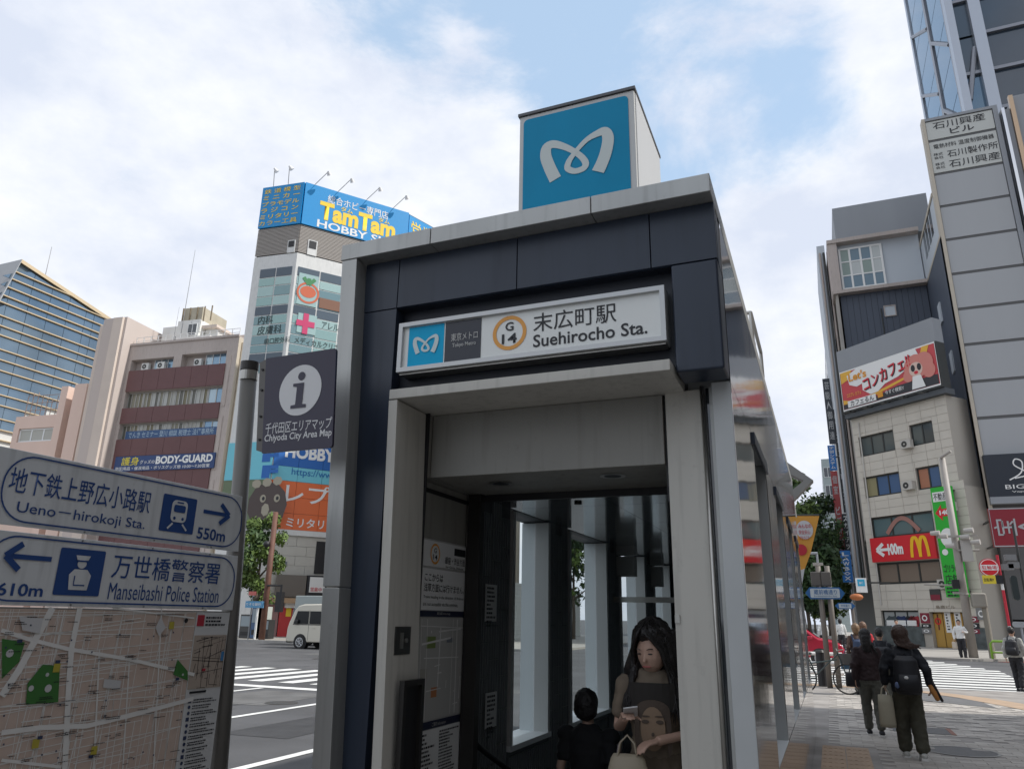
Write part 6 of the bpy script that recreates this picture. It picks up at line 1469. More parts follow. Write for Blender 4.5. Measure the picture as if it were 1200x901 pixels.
# ================================================================== VEHICLES
tyre = M('tyre', (.02, .02, .02), .8); rim = M('alloy_rim', (.45, .46, .47), .3, .9)
def wheel(par, x, z, r, y0, y1):
    s_ = 1 if y1 > y0 else -1
    q = MB().cyl((x, y0, z), (x, y1, z), r, seg=28).o('wheel', tyre, par)
    mb = MB(); mb.cyl((x, y0 - .012 * s_, z), (x, y0 - .001 * s_, z), r * .66, seg=24); o = mb.o('rim', M('rim_dark', (.06, .06, .06), .4), q)
    mb = MB()
    for k in range(7): a = k * 2 * math.pi / 7; mb.cyl((x, y0 - .022 * s_, z), (x + math.cos(a) * r * .62, y0 - .02 * s_, z + math.sin(a) * r * .62), .026, seg=6)
    disc_ = [(x + r * .64 * math.cos(t), z + r * .64 * math.sin(t)) for t in [2 * math.pi * i / 24 for i in range(24)]]
    stroke(mb, disc_ + disc_[:2], .05, y0 - .02 * s_); mb.cyl((x, y0 - .03 * s_, z), (x, y0 - .01 * s_, z), r * .16, seg=12)
    mb.o('spokes', rim, q)
VN = thing('delivery_van', 'cream white high roof van with dark side windows parked across the avenue', 'van', (at(336, 33.4)[0] , 33.4, -.12))
cream = M('van_cream', (.60, .57, .48), .30, 0, spec=.6)
prof = [(.02, .32), (.0, .55), (.03, 1.0), (.12, 1.30), (.42, 1.92), (.62, 2.12), (.95, 2.20), (2.5, 2.24), (4.5, 2.22), (4.72, 2.14), (4.80, 1.9), (4.84, 1.0), (4.84, .32)]
mb = MB(); mb.prism(prof, 0, 1.78)
bo = mb.o('body', cream, VN, bevel=.07)
arch = MB(); arch.cyl((.92, -.006, .33), (.92, .3, .33), .40, seg=28); arch.cyl((3.75, -.006, .33), (3.75, .3, .33), .40, seg=28); arch.o('wheel_arch', black_m, VN)
wheel(VN, .92, .32, .33, -.03, .22); wheel(VN, 3.75, .32, .33, -.03, .22); wheel(VN, .92, .32, .33, 1.81, 1.56); wheel(VN, 3.75, .32, .33, 1.81, 1.56)
flat_w = [[(.40, 1.22), (.62, 1.86), (1.35, 1.86), (1.35, 1.22)], [(1.42, 1.22), (1.42, 1.86), (2.55, 1.86), (2.55, 1.22)], [(2.62, 1.22), (2.62, 1.86), (3.7, 1.86), (3.7, 1.22)], [(3.76, 1.22), (3.76, 1.86), (4.62, 1.84), (4.66, 1.22)]]
for P in flat_w: MB().prism(P, -.012, .05).o('side_window', M('van_glass', (.012, .014, .016), .15, spec=.35), VN)
MB().box(.38, 4.7, -.006, .02, 1.17, 1.205).o('trim_line', black_m, VN)
for x in (1.385, 2.585, 3.73): MB().box(x - .008, x + .008, -.004, .02, .42, 1.9).o('door_seam', frd, VN)
MB().box(-.06, .16, .1, 1.68, .28, .52).o('bumper', black_m, VN, bevel=.03); MB().box(4.78, 4.90, .1, 1.68, .30, .55).o('bumper', cream, VN, bevel=.03)
MB().prismx([(.18, 1.30), (1.60, 1.30), (1.52, 1.95), (.26, 1.95)], .10, .30).o('windscreen', glass_d, VN)
for y in (.12, 1.45): MB().box(-.01, .10, y, y + .22, .72, 1.0).o('headlight', M('lamp_clear', (.7, .72, .72), .15), VN, bevel=.02)
MB().box(.55, .75, -.16, -.01, 1.22, 1.42).o('wing_mirror', black_m, VN, bevel=.03)
for x in (1.65, 2.75): MB().box(x, x + .16, -.03, 0, 1.02, 1.06).o('door_handle', cream, VN)
# small lorry behind it (grey box roof seen above the van)
LR = thing('box_truck', 'grey green box truck roof just visible above the van', 'truck', (at(348, 37)[0], 36.6, -.12))
MB().box(0, 5.5, 0, 2.0, .9, 2.72).o('cargo_box', M('truck_grey', (.33, .37, .36), .5), LR, bevel=.04); MB().box(5.55, 7.2, .1, 1.9, .5, 1.9).o('cab', M('truck_cab', (.3, .32, .32), .4), LR, bevel=.1)
[wheel(LR, x_, .4, .40, a_, b_) for x_ in (1.0, 6.4) for a_, b_ in ((0, .25), (1.98, 1.75))]
# red car nosing out past the kiosk
cz = gh(-.8, 33)
RC = thing('red_car', 'glossy crimson red compact car stopped at the crossing beside the kiosk', 'car', (at(958, 33)[0] - 3.05, 33, cz))
redc = M('car_red', (.42, .01, .035), .18, .1, spec=.8)
cp = [(.05, .30), (.0, .60), (.08, .95), (.45, 1.22), (1.0, 1.50), (2.0, 1.55), (2.55, 1.40), (3.05, 1.03), (3.55, .95), (3.85, .82), (3.95, .62), (3.95, .30)]
MB().prism(cp, 0, 1.68).o('body', redc, RC, bevel=.09)
mb = MB(); mb.cyl((.75, -.006, .30), (.75, .25, .30), .36, seg=26); mb.cyl((3.05, -.006, .30), (3.05, .25, .30), .36, seg=26); mb.o('wheel_arch', black_m, RC)
for x in (.75, 3.05): wheel(RC, x, .30, .31, -.02, .2); wheel(RC, x, .30, .31, 1.70, 1.48)
for P in ([(.55, 1.0), (.62, 1.18), (1.05, 1.42), (1.45, 1.46), (1.45, 1.0)], [(1.52, 1.0), (1.52, 1.46), (2.0, 1.47), (2.45, 1.34), (2.85, 1.02)]): MB().prism(P, -.012, .05).o('side_window', glass_d, RC)
mb = MB(); mb.add([(2.58, .16, 1.395), (3.03, .10, 1.06), (3.03, 1.58, 1.06), (2.58, 1.52, 1.395)], [(0, 1, 2, 3)]); o = mb.o('windscreen', glass_d, RC); o.location = (.02, 0, .02)
for y in (.06, 1.34): MB().box(3.62, 3.90, y, y + .28, .66, .80).o('headlight', MC['lamp_clear'], RC, bevel=.03)
MB().box(3.93, 3.965, .35, 1.33, .42, .62).o('grille', black_m, RC); MB().box(2.62, 2.82, -.14, -.01, .98, 1.10).o('wing_mirror', redc, RC, bevel=.03); MB().box(3.90, 4.0, .62, 1.06, .40, .50).o('number_plate', white_m, RC)
# car seen through the windows of the kiosk
DC = thing('dark_coach', 'dark car with a red stripe passing across the avenue behind the kiosk windows', 'car', (-17.3, 36, -.12), R_(90))
MB().prism([(0, .3), (0, .9), (.6, 1.0), (1.2, 1.5), (3.0, 1.55), (3.9, 1.0), (4.5, .9), (4.55, .3)], 0, 1.75).o('body', M('car_navy', (.02, .025, .06), .2, spec=.8), DC, bevel=.08); MB().box(.1, 4.45, -.01, .02, .48, .60).o('stripe', M('stripe_red', (.4, .03, .03), .4), DC)
wheel(DC, .9, .30, .31, -.02, .2); wheel(DC, 3.6, .30, .31, -.02, .2); MB().prism([(.9, 1.0), (1.35, 1.42), (2.9, 1.46), (3.5, 1.0)], -.012, .05).o('side_window', glass_d, DC)
# ================================================================== STREET FURNITURE (right)
gz = lambda x, y: max(gh(x, y), 0) if y < 24 else gh(x, y)
FP = Fr(0, 41.2); p = FP.p
b_ = p(1141, 769); tp_ = p(1103, 537)
UP = thing('utility_pole', 'pale round utility pole in front of the cream corner building carrying cameras and signal boxes', 'pole', (b_[0], 41.2, .2), world=True)
MB().cyl((b_[0], 41.2, .15), (b_[0], 41.2, tp_[1]), .20, .13, 16).o('shaft', M('pole_pale', (.34, .31, .28), .6, var=.05), UP, smooth=True)
MB().cyl((b_[0], 41.2, 3.0), (b_[0], 41.2, 3.08), .20, seg=16).o('band', conc_m, UP)
px0 = p(1129, 625)
mb = MB().box(b_[0] - .8, b_[0] + .9, 40.9, 40.98, px0[1] - .2, px0[1] - .1); mb.cyl((b_[0], 41.0, px0[1] - .8), (b_[0] + .9, 41.0, px0[1] - .8), .05); mb.o('cross_arm', conc_m, UP)
for dx, dz in ((-.85, 0), (-.55, -.15), (.55, .1), (.75, -.45), (.35, -.2), (-.3, -.6)):
    mb = MB(); mb.cyl((b_[0] + dx - .18, 40.85, px0[1] + dz), (b_[0] + dx + .18, 40.7, px0[1] + dz), .10, .13, 10); mb.o('camera', M('device_pale', (.42, .40, .37), .5), UP)
MB().box(b_[0] + .15, b_[0] + .6, 40.9, 41.2, px0[1] - 1.3, px0[1] - .3).o('signal_box', MC['device_pale'], UP)
mb = MB(); mb.cyl((b_[0] - .1, 41.1, tp_[1]), (b_[0] + .35, 40.8, tp_[1] + .25), .06); mb.o('antenna', conc_m, UP)
mb = MB(); z_ = p(1120, 686)[1]; mb.cyl((b_[0] - .1, 41.1, z_), (b_[0] - 1.6, 41.1, z_ + .05), .04); mb.o('arm', conc_m, UP); MB().box(b_[0] - .45, b_[0] - .15, 40.8, 41.0, z_ - .15, z_ + .25).o('camera', black_m, UP)
b_ = p(1163, 768); tp_ = p(1155, 704)
P2_ = thing('short_signal_pole', 'short weathered pole with a grey lamp housing right of the yellow doors', 'pole', (b_[0], 41.2, .2), world=True)
MB().cyl((b_[0], 41.2, .15), (b_[0], 41.2, tp_[1]), .13, .12, 12).o('shaft', M('pole_khaki', (.25, .23, .19), .7), P2_)
MB().box(b_[0] - .50, b_[0] + .12, 40.95, 41.3, tp_[1] - .3, tp_[1] + .35).o('housing', M('housing_khaki', (.30, .28, .24), .6), P2_, bevel=.08); MB().box(b_[0] - 1.2, b_[0] - .76, 41.05, 41.15, tp_[1] + .3, tp_[1] + .4).o('arm', conc_m, P2_)
# round red sign on a striped pole
F = Fr(0, 40); p = F.p; c_ = p(1158.5, 665); e_ = p(1186, 752); t_ = p(1166, 650)
RP = thing('road_sign', 'round red and white road sign with a yellow plate on a red striped post', 'road sign', (e_[0], 40, .1), world=True)
for k in range(9):
    z0 = .12 + (t_[1] - .12) * k / 9; z1 = .12 + (t_[1] - .12) * (k + 1) / 9
    x0 = e_[0]; MB().cyl((x0, 40, z0), (x0, 40, z1 - .005), .06, seg=10).o('post_band', M('post_red', (.5, .02, .04), .5) if k % 4 != 2 else white_m, RP)
R0 = .40
for (r_, m_, y) in ((R0, redm, 39.86), (R0 * .92, white_m, 39.85), (R0 * .84, redm, 39.84)): mb = MB(); disc(mb, c_[0], c_[1], r_, r_, y, 28); mb.o('disc', m_, RP)
mb = MB().cyl((c_[0], 39.865, c_[1]), (c_[0], 39.89, c_[1]), R0, seg=28); mb.o('disc_back', greyw, RP)
MB().box(c_[0] - R0 * .8, c_[0] + R0 * .8, 39.832, 39.838, c_[1] - .12, c_[1] + .12).o('disc_bar', white_m, RP); text('駐輪場', redm, RP, c_[0] - R0 * .72, c_[0] + R0 * .72, c_[1] - .09, c_[1] + .09, 39.825)
a, b = p(1150, 674), p(1167, 684); MB().box(a[0], b[0], 39.84, 39.87, b[1], a[1]).o('yellow_plate', M('plate_yellow', (.70, .55, .04), .5), RP); text('自転車P', ink_m, RP, a[0] + .05, b[0] - .08, b[1] + .1, a[1] - .12, 39.83)
MB().box(b[0] + .01, b[0] + .28, 39.84, 39.87, b[1], a[1]).o('black_plate', ink_m, RP); MB().box(a[0], e_[0], 39.90, 39.94, (a[1] + b[1]) / 2, (a[1] + b[1]) / 2 + .05).o('arm', conc_m, RP)
mb = MB(); mb.cyl((c_[0], 39.92, c_[1]), (e_[0], 39.95, c_[1] - .1), .03); mb.o('arm', conc_m, RP)
# traffic signal seen from behind at the right edge
a, b = p(1184, 674), p(1197, 703)
TS = thing('traffic_signal', 'black back plate of a pedestrian traffic signal on a grey post at the right edge', 'traffic light', (e_[0] + .5, 40.3, .1), world=True)
MB().prism(rrect(a[0], b[0], b[1], a[1], .12), 40.1, 40.35).o('signal_head', M('signal_black', (.02, .03, .03), .5), TS); MB().cyl((b[0] + .25, 40.3, .1), (b[0] + .25, 40.3, a[1] + 2.3), .05, seg=12).o('post', frd, TS)
for (px, py) in ((1185, 653), (1189, 662), (1182, 664)): q = p(px, py); MB().box(q[0] - .22, q[0] + .22, 40.1, 40.4, q[1] - .12, q[1] + .14).o('camera', M('camera_grey', (.2, .2, .2), .5), TS)
for y_ in (.0, 1.0): MB().box(b[0] - .4, b[0] + .3, 40.28, 40.32, b[1] - .6 + y_ * .0 - .3, b[1] - .52 - .3).o('arm', white_m, TS)
a, b = p(1183, 728), p(1204, 735); GSn = thing('street_plate', 'small pale grey horizontal street plate low at the right edge', 'sign', (a[0], 39.5, .1), world=True)
MB().prism(rrect(a[0], b[0], b[1], a[1], .1), 39.5, 39.54).o('plate', pnl, GSn); MB().cyl(((a[0] + b[0]) / 2, 39.58, .1), ((a[0] + b[0]) / 2, 39.58, a[1]), .04).o('post', greyw, GSn)
# green guard rails
gp = M('guard_green', (.22, .42, .04), .45)
F = Fr(0, 40.6); p = F.p; a, b = p(1160, 751), p(1160, 768)
for i, (xx_, lb) in enumerate(((a[0], 'bright green tubular guard rail beside the person in grey'), (a[0] + 2.2, 'second green tubular guard rail, cut by the right edge of the picture'))):
    t = thing('guard_rail', lb, 'guard rail', (xx_, 40.6, .12), 0, 'green guard rails'); zt_ = a[1] - .12
    MB().tube([(0, 0, 0), (0, 0, zt_ - .1), (.1, 0, zt_), (1.9, 0, zt_), (2.0, 0, zt_ - .1), (2.0, 0, 0)], .05, 8).o('hoop', gp, t, smooth=True); MB().cyl((0, 0, zt_ * .45), (2.0, 0, zt_ * .45), .04).o('mid_bar', gp, t)
# street name sign on two posts
F = Fr(0, 22.4); p = F.p
NS = thing('street_name_sign', 'blue bordered street name sign with pointed ends on two brown posts beside the kiosk', 'street sign', (at(971, 22.4)[0], 22.4, 0), world=True)
sb = M('nameplate_blue', (.015, .10, .27), .4); brp = M('post_brown', (.16, .14, .12), .6)
for pxb, pyb, pxt in ((973, 806, 962), (984, 806, 971)): b = p(pxb, pyb); MB().cyl((b[0], 22.5, 0), (b[0], 22.5, p(pxt, 703)[1] + (.9)), .07, seg=12).o('post', brp, NS, smooth=True)
a, b = p(943, 688), p(991, 702); zc = (a[1] + b[1]) / 2; hh = (a[1] - b[1]) / 2
MB().prism([(a[0], zc), (a[0] + .12, zc - hh), (b[0] - .12, zc - hh), (b[0], zc), (b[0] - .12, zc + hh), (a[0] + .12, zc + hh)], 22.32, 22.38).o('plate', sb, NS)
MB().prism(rrect(a[0] + .13, b[0] - .13, zc - hh * .78, zc + hh * .78, .03), 22.31, 22.319).o('plate_face', M('nameplate_white', (.42, .47, .50), .5), NS)
text('蔵前橋通り', sb, NS, a[0] + .22, b[0] - .2, zc - hh * .25, zc + hh * .62, 22.305); text('Kuramaebashi-dori Ave.', sb, NS, a[0] + .22, b[0] - .2, zc - hh * .62, zc - hh * .35, 22.305, bold=0)
for dx in (956, 968): q = p(dx, 678); MB().box(q[0] - .13, q[0] + .13, 22.4, 22.65, q[1] - .19, q[1] + .19).o('signal_head', M('signal_brown', (.10, .09, .08), .6), NS, bevel=.03)
F = Fr(0, 27); p = F.p; a, b = p(978, 706), p(1003, 713.5); zc = (a[1] + b[1]) / 2; hh = (a[1] - b[1]) / 2
NS2 = thing('street_name_sign', 'smaller blue bordered street name sign, right of and behind the larger one', 'street sign', (a[0], 27, 0), world=True)
MB().prism([(a[0], zc), (a[0] + .1, zc - hh), (b[0] - .1, zc - hh), (b[0], zc), (b[0] - .1, zc + hh), (a[0] + .1, zc + hh)], 27, 27.05).o('plate', sb, NS2); MB().box(a[0] + .12, b[0] - .12, 26.99, 26.999, zc - hh * .7, zc + hh * .7).o('plate_face', MC['nameplate_white'], NS2); text('中央通り', sb, NS2, a[0] + .18, b[0] - .18, zc - hh * .4, zc + hh * .5, 26.98); MB().cyl((b[0] - .1, 27.1, -.1), (b[0] - .1, 27.1, a[1]), .05).o('post', brp, NS2)
# metro lamp sign, lantern, street lamp
F = Fr(0, 48); p = F.p; a, b = p(1002, 677), p(1017, 694)
BS = thing('blue_clinic_sign', 'small square bright blue and white sign hanging over the far pavement', 'sign', (a[0], 48, b[1]), world=True)
MB().box(a[0], b[0], 48, 48.1, b[1], a[1]).o('panel', white_m, BS); MB().box(a[0] + .1, b[0] - .1, 47.98, 47.999, b[1] + .35, a[1] - .08).o('face', M('bright_cyan', (.03, .38, .60), .5), BS); text('銀行', white_m, BS, a[0] + .18, b[0] - .18, b[1] + .45, a[1] - .2, 47.97); MB().box(b[0], b[0] + 1.2, 48.03, 48.08, a[1] - .3, a[1] - .22).o('bracket', frd, BS)
q = p(1004, 699); LT = thing('paper_lantern', 'orange red oval lantern hanging under the small blue sign', 'lantern', (q[0], 48.5, q[1]))
MB().ball((0, 0, 0), .3, 16, (1.2, 1, .65)).o('shade', M('lantern_orange', (.40, .13, .04), .6), LT, smooth=True); MB().cyl((0, 0, .15), (0, 0, .32), .08).o('cap', frd, LT)
F = Fr(0, 30); p = F.p; a = p(955, 652); SL = thing('street_lamp', 'square headed grey street lamp over the avenue beside the orange banner', 'street lamp', (a[0], 30, 0), world=True)
MB().box(a[0] - .1, a[0] + .25, 30, 30.3, p(958, 662)[1], p(958, 659)[1]).o('lamp_head', conc_m, SL); mb = MB(); mb.cyl((a[0] - 1.2, 30.1, p(950, 648)[1]), (a[0] + .1, 30.1, p(950, 648)[1]), .05); mb.cyl((a[0] + .07, 30.1, p(950, 648)[1]), (a[0] + .07, 30.1, p(958, 660)[1]), .04); mb.cyl((a[0] - 1.2, 30.1, -.1), (a[0] - 1.2, 30.1, p(950, 648)[1]), .08); mb.o('post', greyw, SL)
# banner
F = Fr(0, 16); p = F.p; P = F.q([(931, 604.5), (960, 604.5), (950, 648), (941, 672), (937, 690), (931, 650)])
BN = thing('event_banner', 'orange pennant banner with red lettering hanging from a pole beyond the kiosk', 'banner', (P[0][0], 16, P[4][1]), world=True)
MB().prism(P, 16, 16.012).o('cloth', M('banner_orange', (.75, .36, .06), .7), BN)
mb = MB(); a, b = p(933, 610), p(955, 640); disc(mb, (a[0] + b[0]) / 2 - .01, (a[1] + b[1]) / 2 + .07, (b[0] - a[0]) * .52, (a[1] - b[1]) * .36, 15.99, 24); mb.o('cloud', M('banner_white', (.65, .65, .66), .7), BN)
for i, s_ in enumerate(('みんなの', '安全安心', 'まちづくり')): zt_ = p(935, 614 + i * 7)[1]; text(s_, M('banner_red', (.55, .03, .05), .6), BN, a[0] + .03, b[0] - .03 * (i + 1), zt_ - .085, zt_, 15.98)
mb = MB(); c_ = p(938, 655); disc(mb, c_[0] + .03, c_[1] + .18, .11, .11, 15.985, 16); mb.o('red_dot', MC['banner_red'], BN); Q = F.q([(938, 668), (943, 666), (939, 690), (937, 690)]); MB().prism(Q, 15.98, 15.99).o('tail', MC['banner_white'], BN)
mb = MB(); mb.cyl((P[0][0] - .1, 16.05, 0), (P[0][0] - .1, 16.05, P[0][1] + .1), .03); mb.cyl((P[0][0] - .1, 16.05, P[0][1] + .02), (P[1][0], 16.05, P[1][1] + .02), .02); mb.o('pole', frd, BN)
# bollard and rails by the kerb
q = at(958, 22.9); BL = thing('bollard', 'thick black round bollard at the kerb left of the two brown posts', 'bollard', (q[0], q[1], 0))
MB().cyl((0, 0, 0), (0, 0, .86), .12, seg=20).o('shaft', black_m, BL, smooth=False); MB().cyl((0, 0, .86), (0, 0, .92), .13, .10, 20).o('cap', M('cap_dark', (.05, .048, .045), .4, .4), BL)
GRL = thing('kerb_railing', 'low white and grey horizontal kerb railing between the kiosk and the red car', 'railing', (-3.2, 23.6, 0), world=True)
for z in (.30, .55, .80): MB().cyl((-4.5, 23.6, z), (.2, 23.6, z), .045, seg=8).o('rail', white_m, GRL)
for x in (-4.4, -3.0, -1.5, -.2): MB().cyl((x, 23.6, 0), (x, 23.6, .88), .05, seg=10).o('rail_post', greyw, GRL)
q = at(983, 30)
for i, (px, Y, lb) in enumerate(((984, 34, 'black crossing post behind the bicycle, next to the brown posts'), (991, 36, 'black crossing post further back, right of the other black one'))):
    q = at(px, Y); t = thing('black_post', lb, 'post', (q[0], Y, gh(q[0], Y)), 0, 'black posts by the crossing'); MB().cyl((0, 0, 0), (0, 0, .95), .06, seg=12).o('shaft', black_m, t); MB().box(-.5, .5, -.03, .03, .80, .86).o('rail', black_m, t); MB().box(-.5, .5, -.03, .03, .45, .51).o('rail', black_m, t)
# bicycle
q = at(986, 20.6); BK = thing('bicycle', 'dark bicycle with silver rims parked behind the walking person in maroon', 'bicycle', (q[0] + .02, 20.6, 0), R_(195), world=False)
def ringt(par, x, r, nm_='wheel'):
    mb = MB(); n = 28
    mb.tube([(x + r * math.cos(2 * math.pi * i / n), 0, r + r * math.sin(2 * math.pi * i / n) + .02) for i in range(n + 1)], .019, 6); o = mb.o(nm_, tyre, par, smooth=True)
    mb = MB()
    for i in range(14): a = math.pi * 2 * i / 14; mb.cyl((x, 0, r + .02), (x + r * .95 * math.cos(a), 0, r + .02 + r * .95 * math.sin(a)), .0035, seg=4)
    mb.o('spokes', rim, o)
ringt(BK, 0, .33); ringt(BK, 1.05, .33)
mb = MB()
for a, b in (((0, 0, .35), (-.12 + .30, 0, .95)), ((.18, 0, .9), (.72, 0, .42)), ((.72, 0, .42), (.88, 0, .88)), ((1.05, 0, .35), (.72, 0, .35)), ((1.05, 0, .35), (.86, 0, .78)), ((.2, 0, .78), (.84, 0, .68))): mb.cyl(a, b, .016, seg=8)
mb.o('frame', M('bike_frame', (.03, .05, .05), .4), BK); MB().tube([(.12, -.28, 1.02), (.16, -.1, 1.0), (.18, 0, .98), (.16, .1, 1.0), (.12, .28, 1.02)], .013, 8).o('handlebar', steel_m, BK)
MB().box(.78, 1.02, -.07, .07, .88, .94).o('saddle', black_m, BK, bevel=.03); MB().box(-.22, .10, -.17, .17, .68, .92).o('basket', M('basket_dark', (.05, .05, .05), .6), BK); MB().box(1.0, 1.12, -.03, .03, .30, .36).o('reflector', redm, BK)
# ================================================================== STREET FURNITURE (left)
q = at(313, 39.5); F = Fr(0, 39.5); p = F.p
BP = thing('brown_pole', 'rust brown utility pole with a side arm signal standing before the hobby shop', 'pole', (p(309, 753)[0], 39.5, 0), world=True)
a, b = p(306, 753), p(323, 600); MB().cyl((a[0], 39.5, -.05), (a[0], 39.5, b[1]), .20, .16, 12).o('shaft', M('rust_brown', (.14, .065, .045), .7, var=.15, vs=3), BP, smooth=True)
z_ = p(330, 686)[1]; x_ = p(334, 686)[0]; mb = MB(); mb.cyl((a[0], 39.4, z_), (x_, 39.2, z_), .06); mb.o('arm', black_m, BP); MB().box(x_ - .22, x_ + .22, 39.0, 39.3, z_ - 1.6, z_ - .4).o('signal_head', black_m, BP); mb = MB().ball((a[0] - .2, 39.2, p(314, 638)[1]), .22); mb.o('speaker', black_m, BP, smooth=True)
MB().box(x_ - .06, x_ + .06, 39.15, 39.2, z_ - .5, z_ + .05).o('signal_hanger', black_m, BP)
F = Fr(0, 38.95); p = F.p; a, b = p(288, 704), p(307, 712); BSs = thing('bus_stop_sign', 'pale blue bus stop style sign on a white post near the roadside tree', 'sign', (a[0], 38.95, 0), world=True)
MB().box(a[0], b[0], 38.95, 39.1, b[1], a[1]).o('panel', M('bus_blue', (.10, .30, .50), .5), BSs); text('りそな銀行', white_m, BSs, a[0] + .1, b[0] - .1, b[1] + .12, a[1] - .1, 38.93); c_ = p(296, 750); MB().cyl((c_[0], 39.1, 0), (c_[0], 39.1, b[1]), .07).o('post', white_m, BSs)
for i, (px, w_, h_, c, lb) in enumerate(((300, .9, 2.0, (.05, .10, .20), 'dark blue vending machine by the bus stop sign'), (305, .7, 2.0, (.42, .45, .42), 'pale grey vending machine next to the blue one'), (287, .9, 1.5, (.05, .05, .05), 'black kerbside cabinet left of the vending machines'), (312, .4, 1.2, (.03, .03, .03), 'small black bin at the foot of the brown pole'))):
    q = at(px, 40.8); t = thing('vending_machine' if i < 2 else 'street_cabinet', lb, 'vending machine' if i < 2 else 'cabinet', (q[0], 40.8, 0)); m_ = M('vend%d' % i, c, .5)
    MB().box(-w_ / 2, w_ / 2, 0, .6, .02, h_).o('body', m_, t, bevel=.02); MB().box(-w_ / 2 + .06, w_ / 2 - .06, -.012, -.001, h_ * .5, h_ * .93).o('front_panel', M('vend_glass', (.25, .3, .33), .2), t); MB().box(-w_ / 2 + .1, w_ / 2 - .1, -.012, -.001, h_ * .12, h_ * .28).o('flap', black_m, t)
q = at(291, 39.3); PR = thing('road_sign', 'small red and white hanging sign among the leaves of the roadside tree', 'sign', (q[0], 39.3, 0)); z_ = Fr(0, 39.3).p(292, 695)[1]; MB().box(-.3, .3, 0, .05, z_ - .12, z_ + .12).o('plate', M('plate_brick', (.5, .12, .10), .5), PR); MB().cyl((0, .08, 0), (0, .08, z_), .035).o('post', greyw, PR)
# ================================================================== PEOPLE
skin_c = M('skin', (.52, .32, .23), .55, spec=.35); skin_l = M('skin_pale', (.46, .30, .23), .5, spec=.35)
hair_b = M('hair_black', (.012, .010, .010), .45, bump_=.5, bs=60); hair_br = M('hair_brown', (.055, .030, .022), .5, bump_=.6, bs=60)
def V3(*a): return Vector(a)
def hand(mb, w_, d_, side, curl=.35, sc=1.0, palm=(0, 1, 0)):
    """palm and five separate fingers from wrist w_ along d_, thumb on one side"""
    d_ = Vector(d_).normalized(); n = Vector(palm); n = (n - d_ * n.dot(d_)).normalized(); t = d_.cross(n) * side
    w_ = Vector(w_)
    mb.loft([(w_, .020 * sc, .014 * sc, t, n), (w_ + d_ * .03 * sc, .034 * sc, .014 * sc, t, n), (w_ + d_ * .07 * sc, .040 * sc, .013 * sc, t, n), (w_ + d_ * .088 * sc, .036 * sc, .010 * sc, t, n)], 12)
    for i, (o_, L) in enumerate(((-.030, .060), (-.011, .076), (.009, .080), (.028, .070))):
        b = w_ + d_ * .082 * sc + t * o_ * sc; c1 = b + (d_ * math.cos(curl) + n * math.sin(curl)) * L * .45 * sc; c2 = c1 + (d_ * math.cos(curl * 2) + n * math.sin(curl * 2)) * L * .32 * sc; c3 = c2 + (d_ * math.cos(curl * 3) + n * math.sin(curl * 3)) * L * .25 * sc
        mb.tube([b, c1, c2, c3], [.0088 * sc, .0085 * sc, .0078 * sc, .0065 * sc], 8)
    b = w_ + d_ * .025 * sc + t * .030 * sc; mb.tube([b, b + (d_ * .6 + t * .7 + n * .2) * .035 * sc, b + (d_ * .9 + t * .75 + n * .5) * .058 * sc], [.0115 * sc, .010 * sc, .008 * sc], 8)
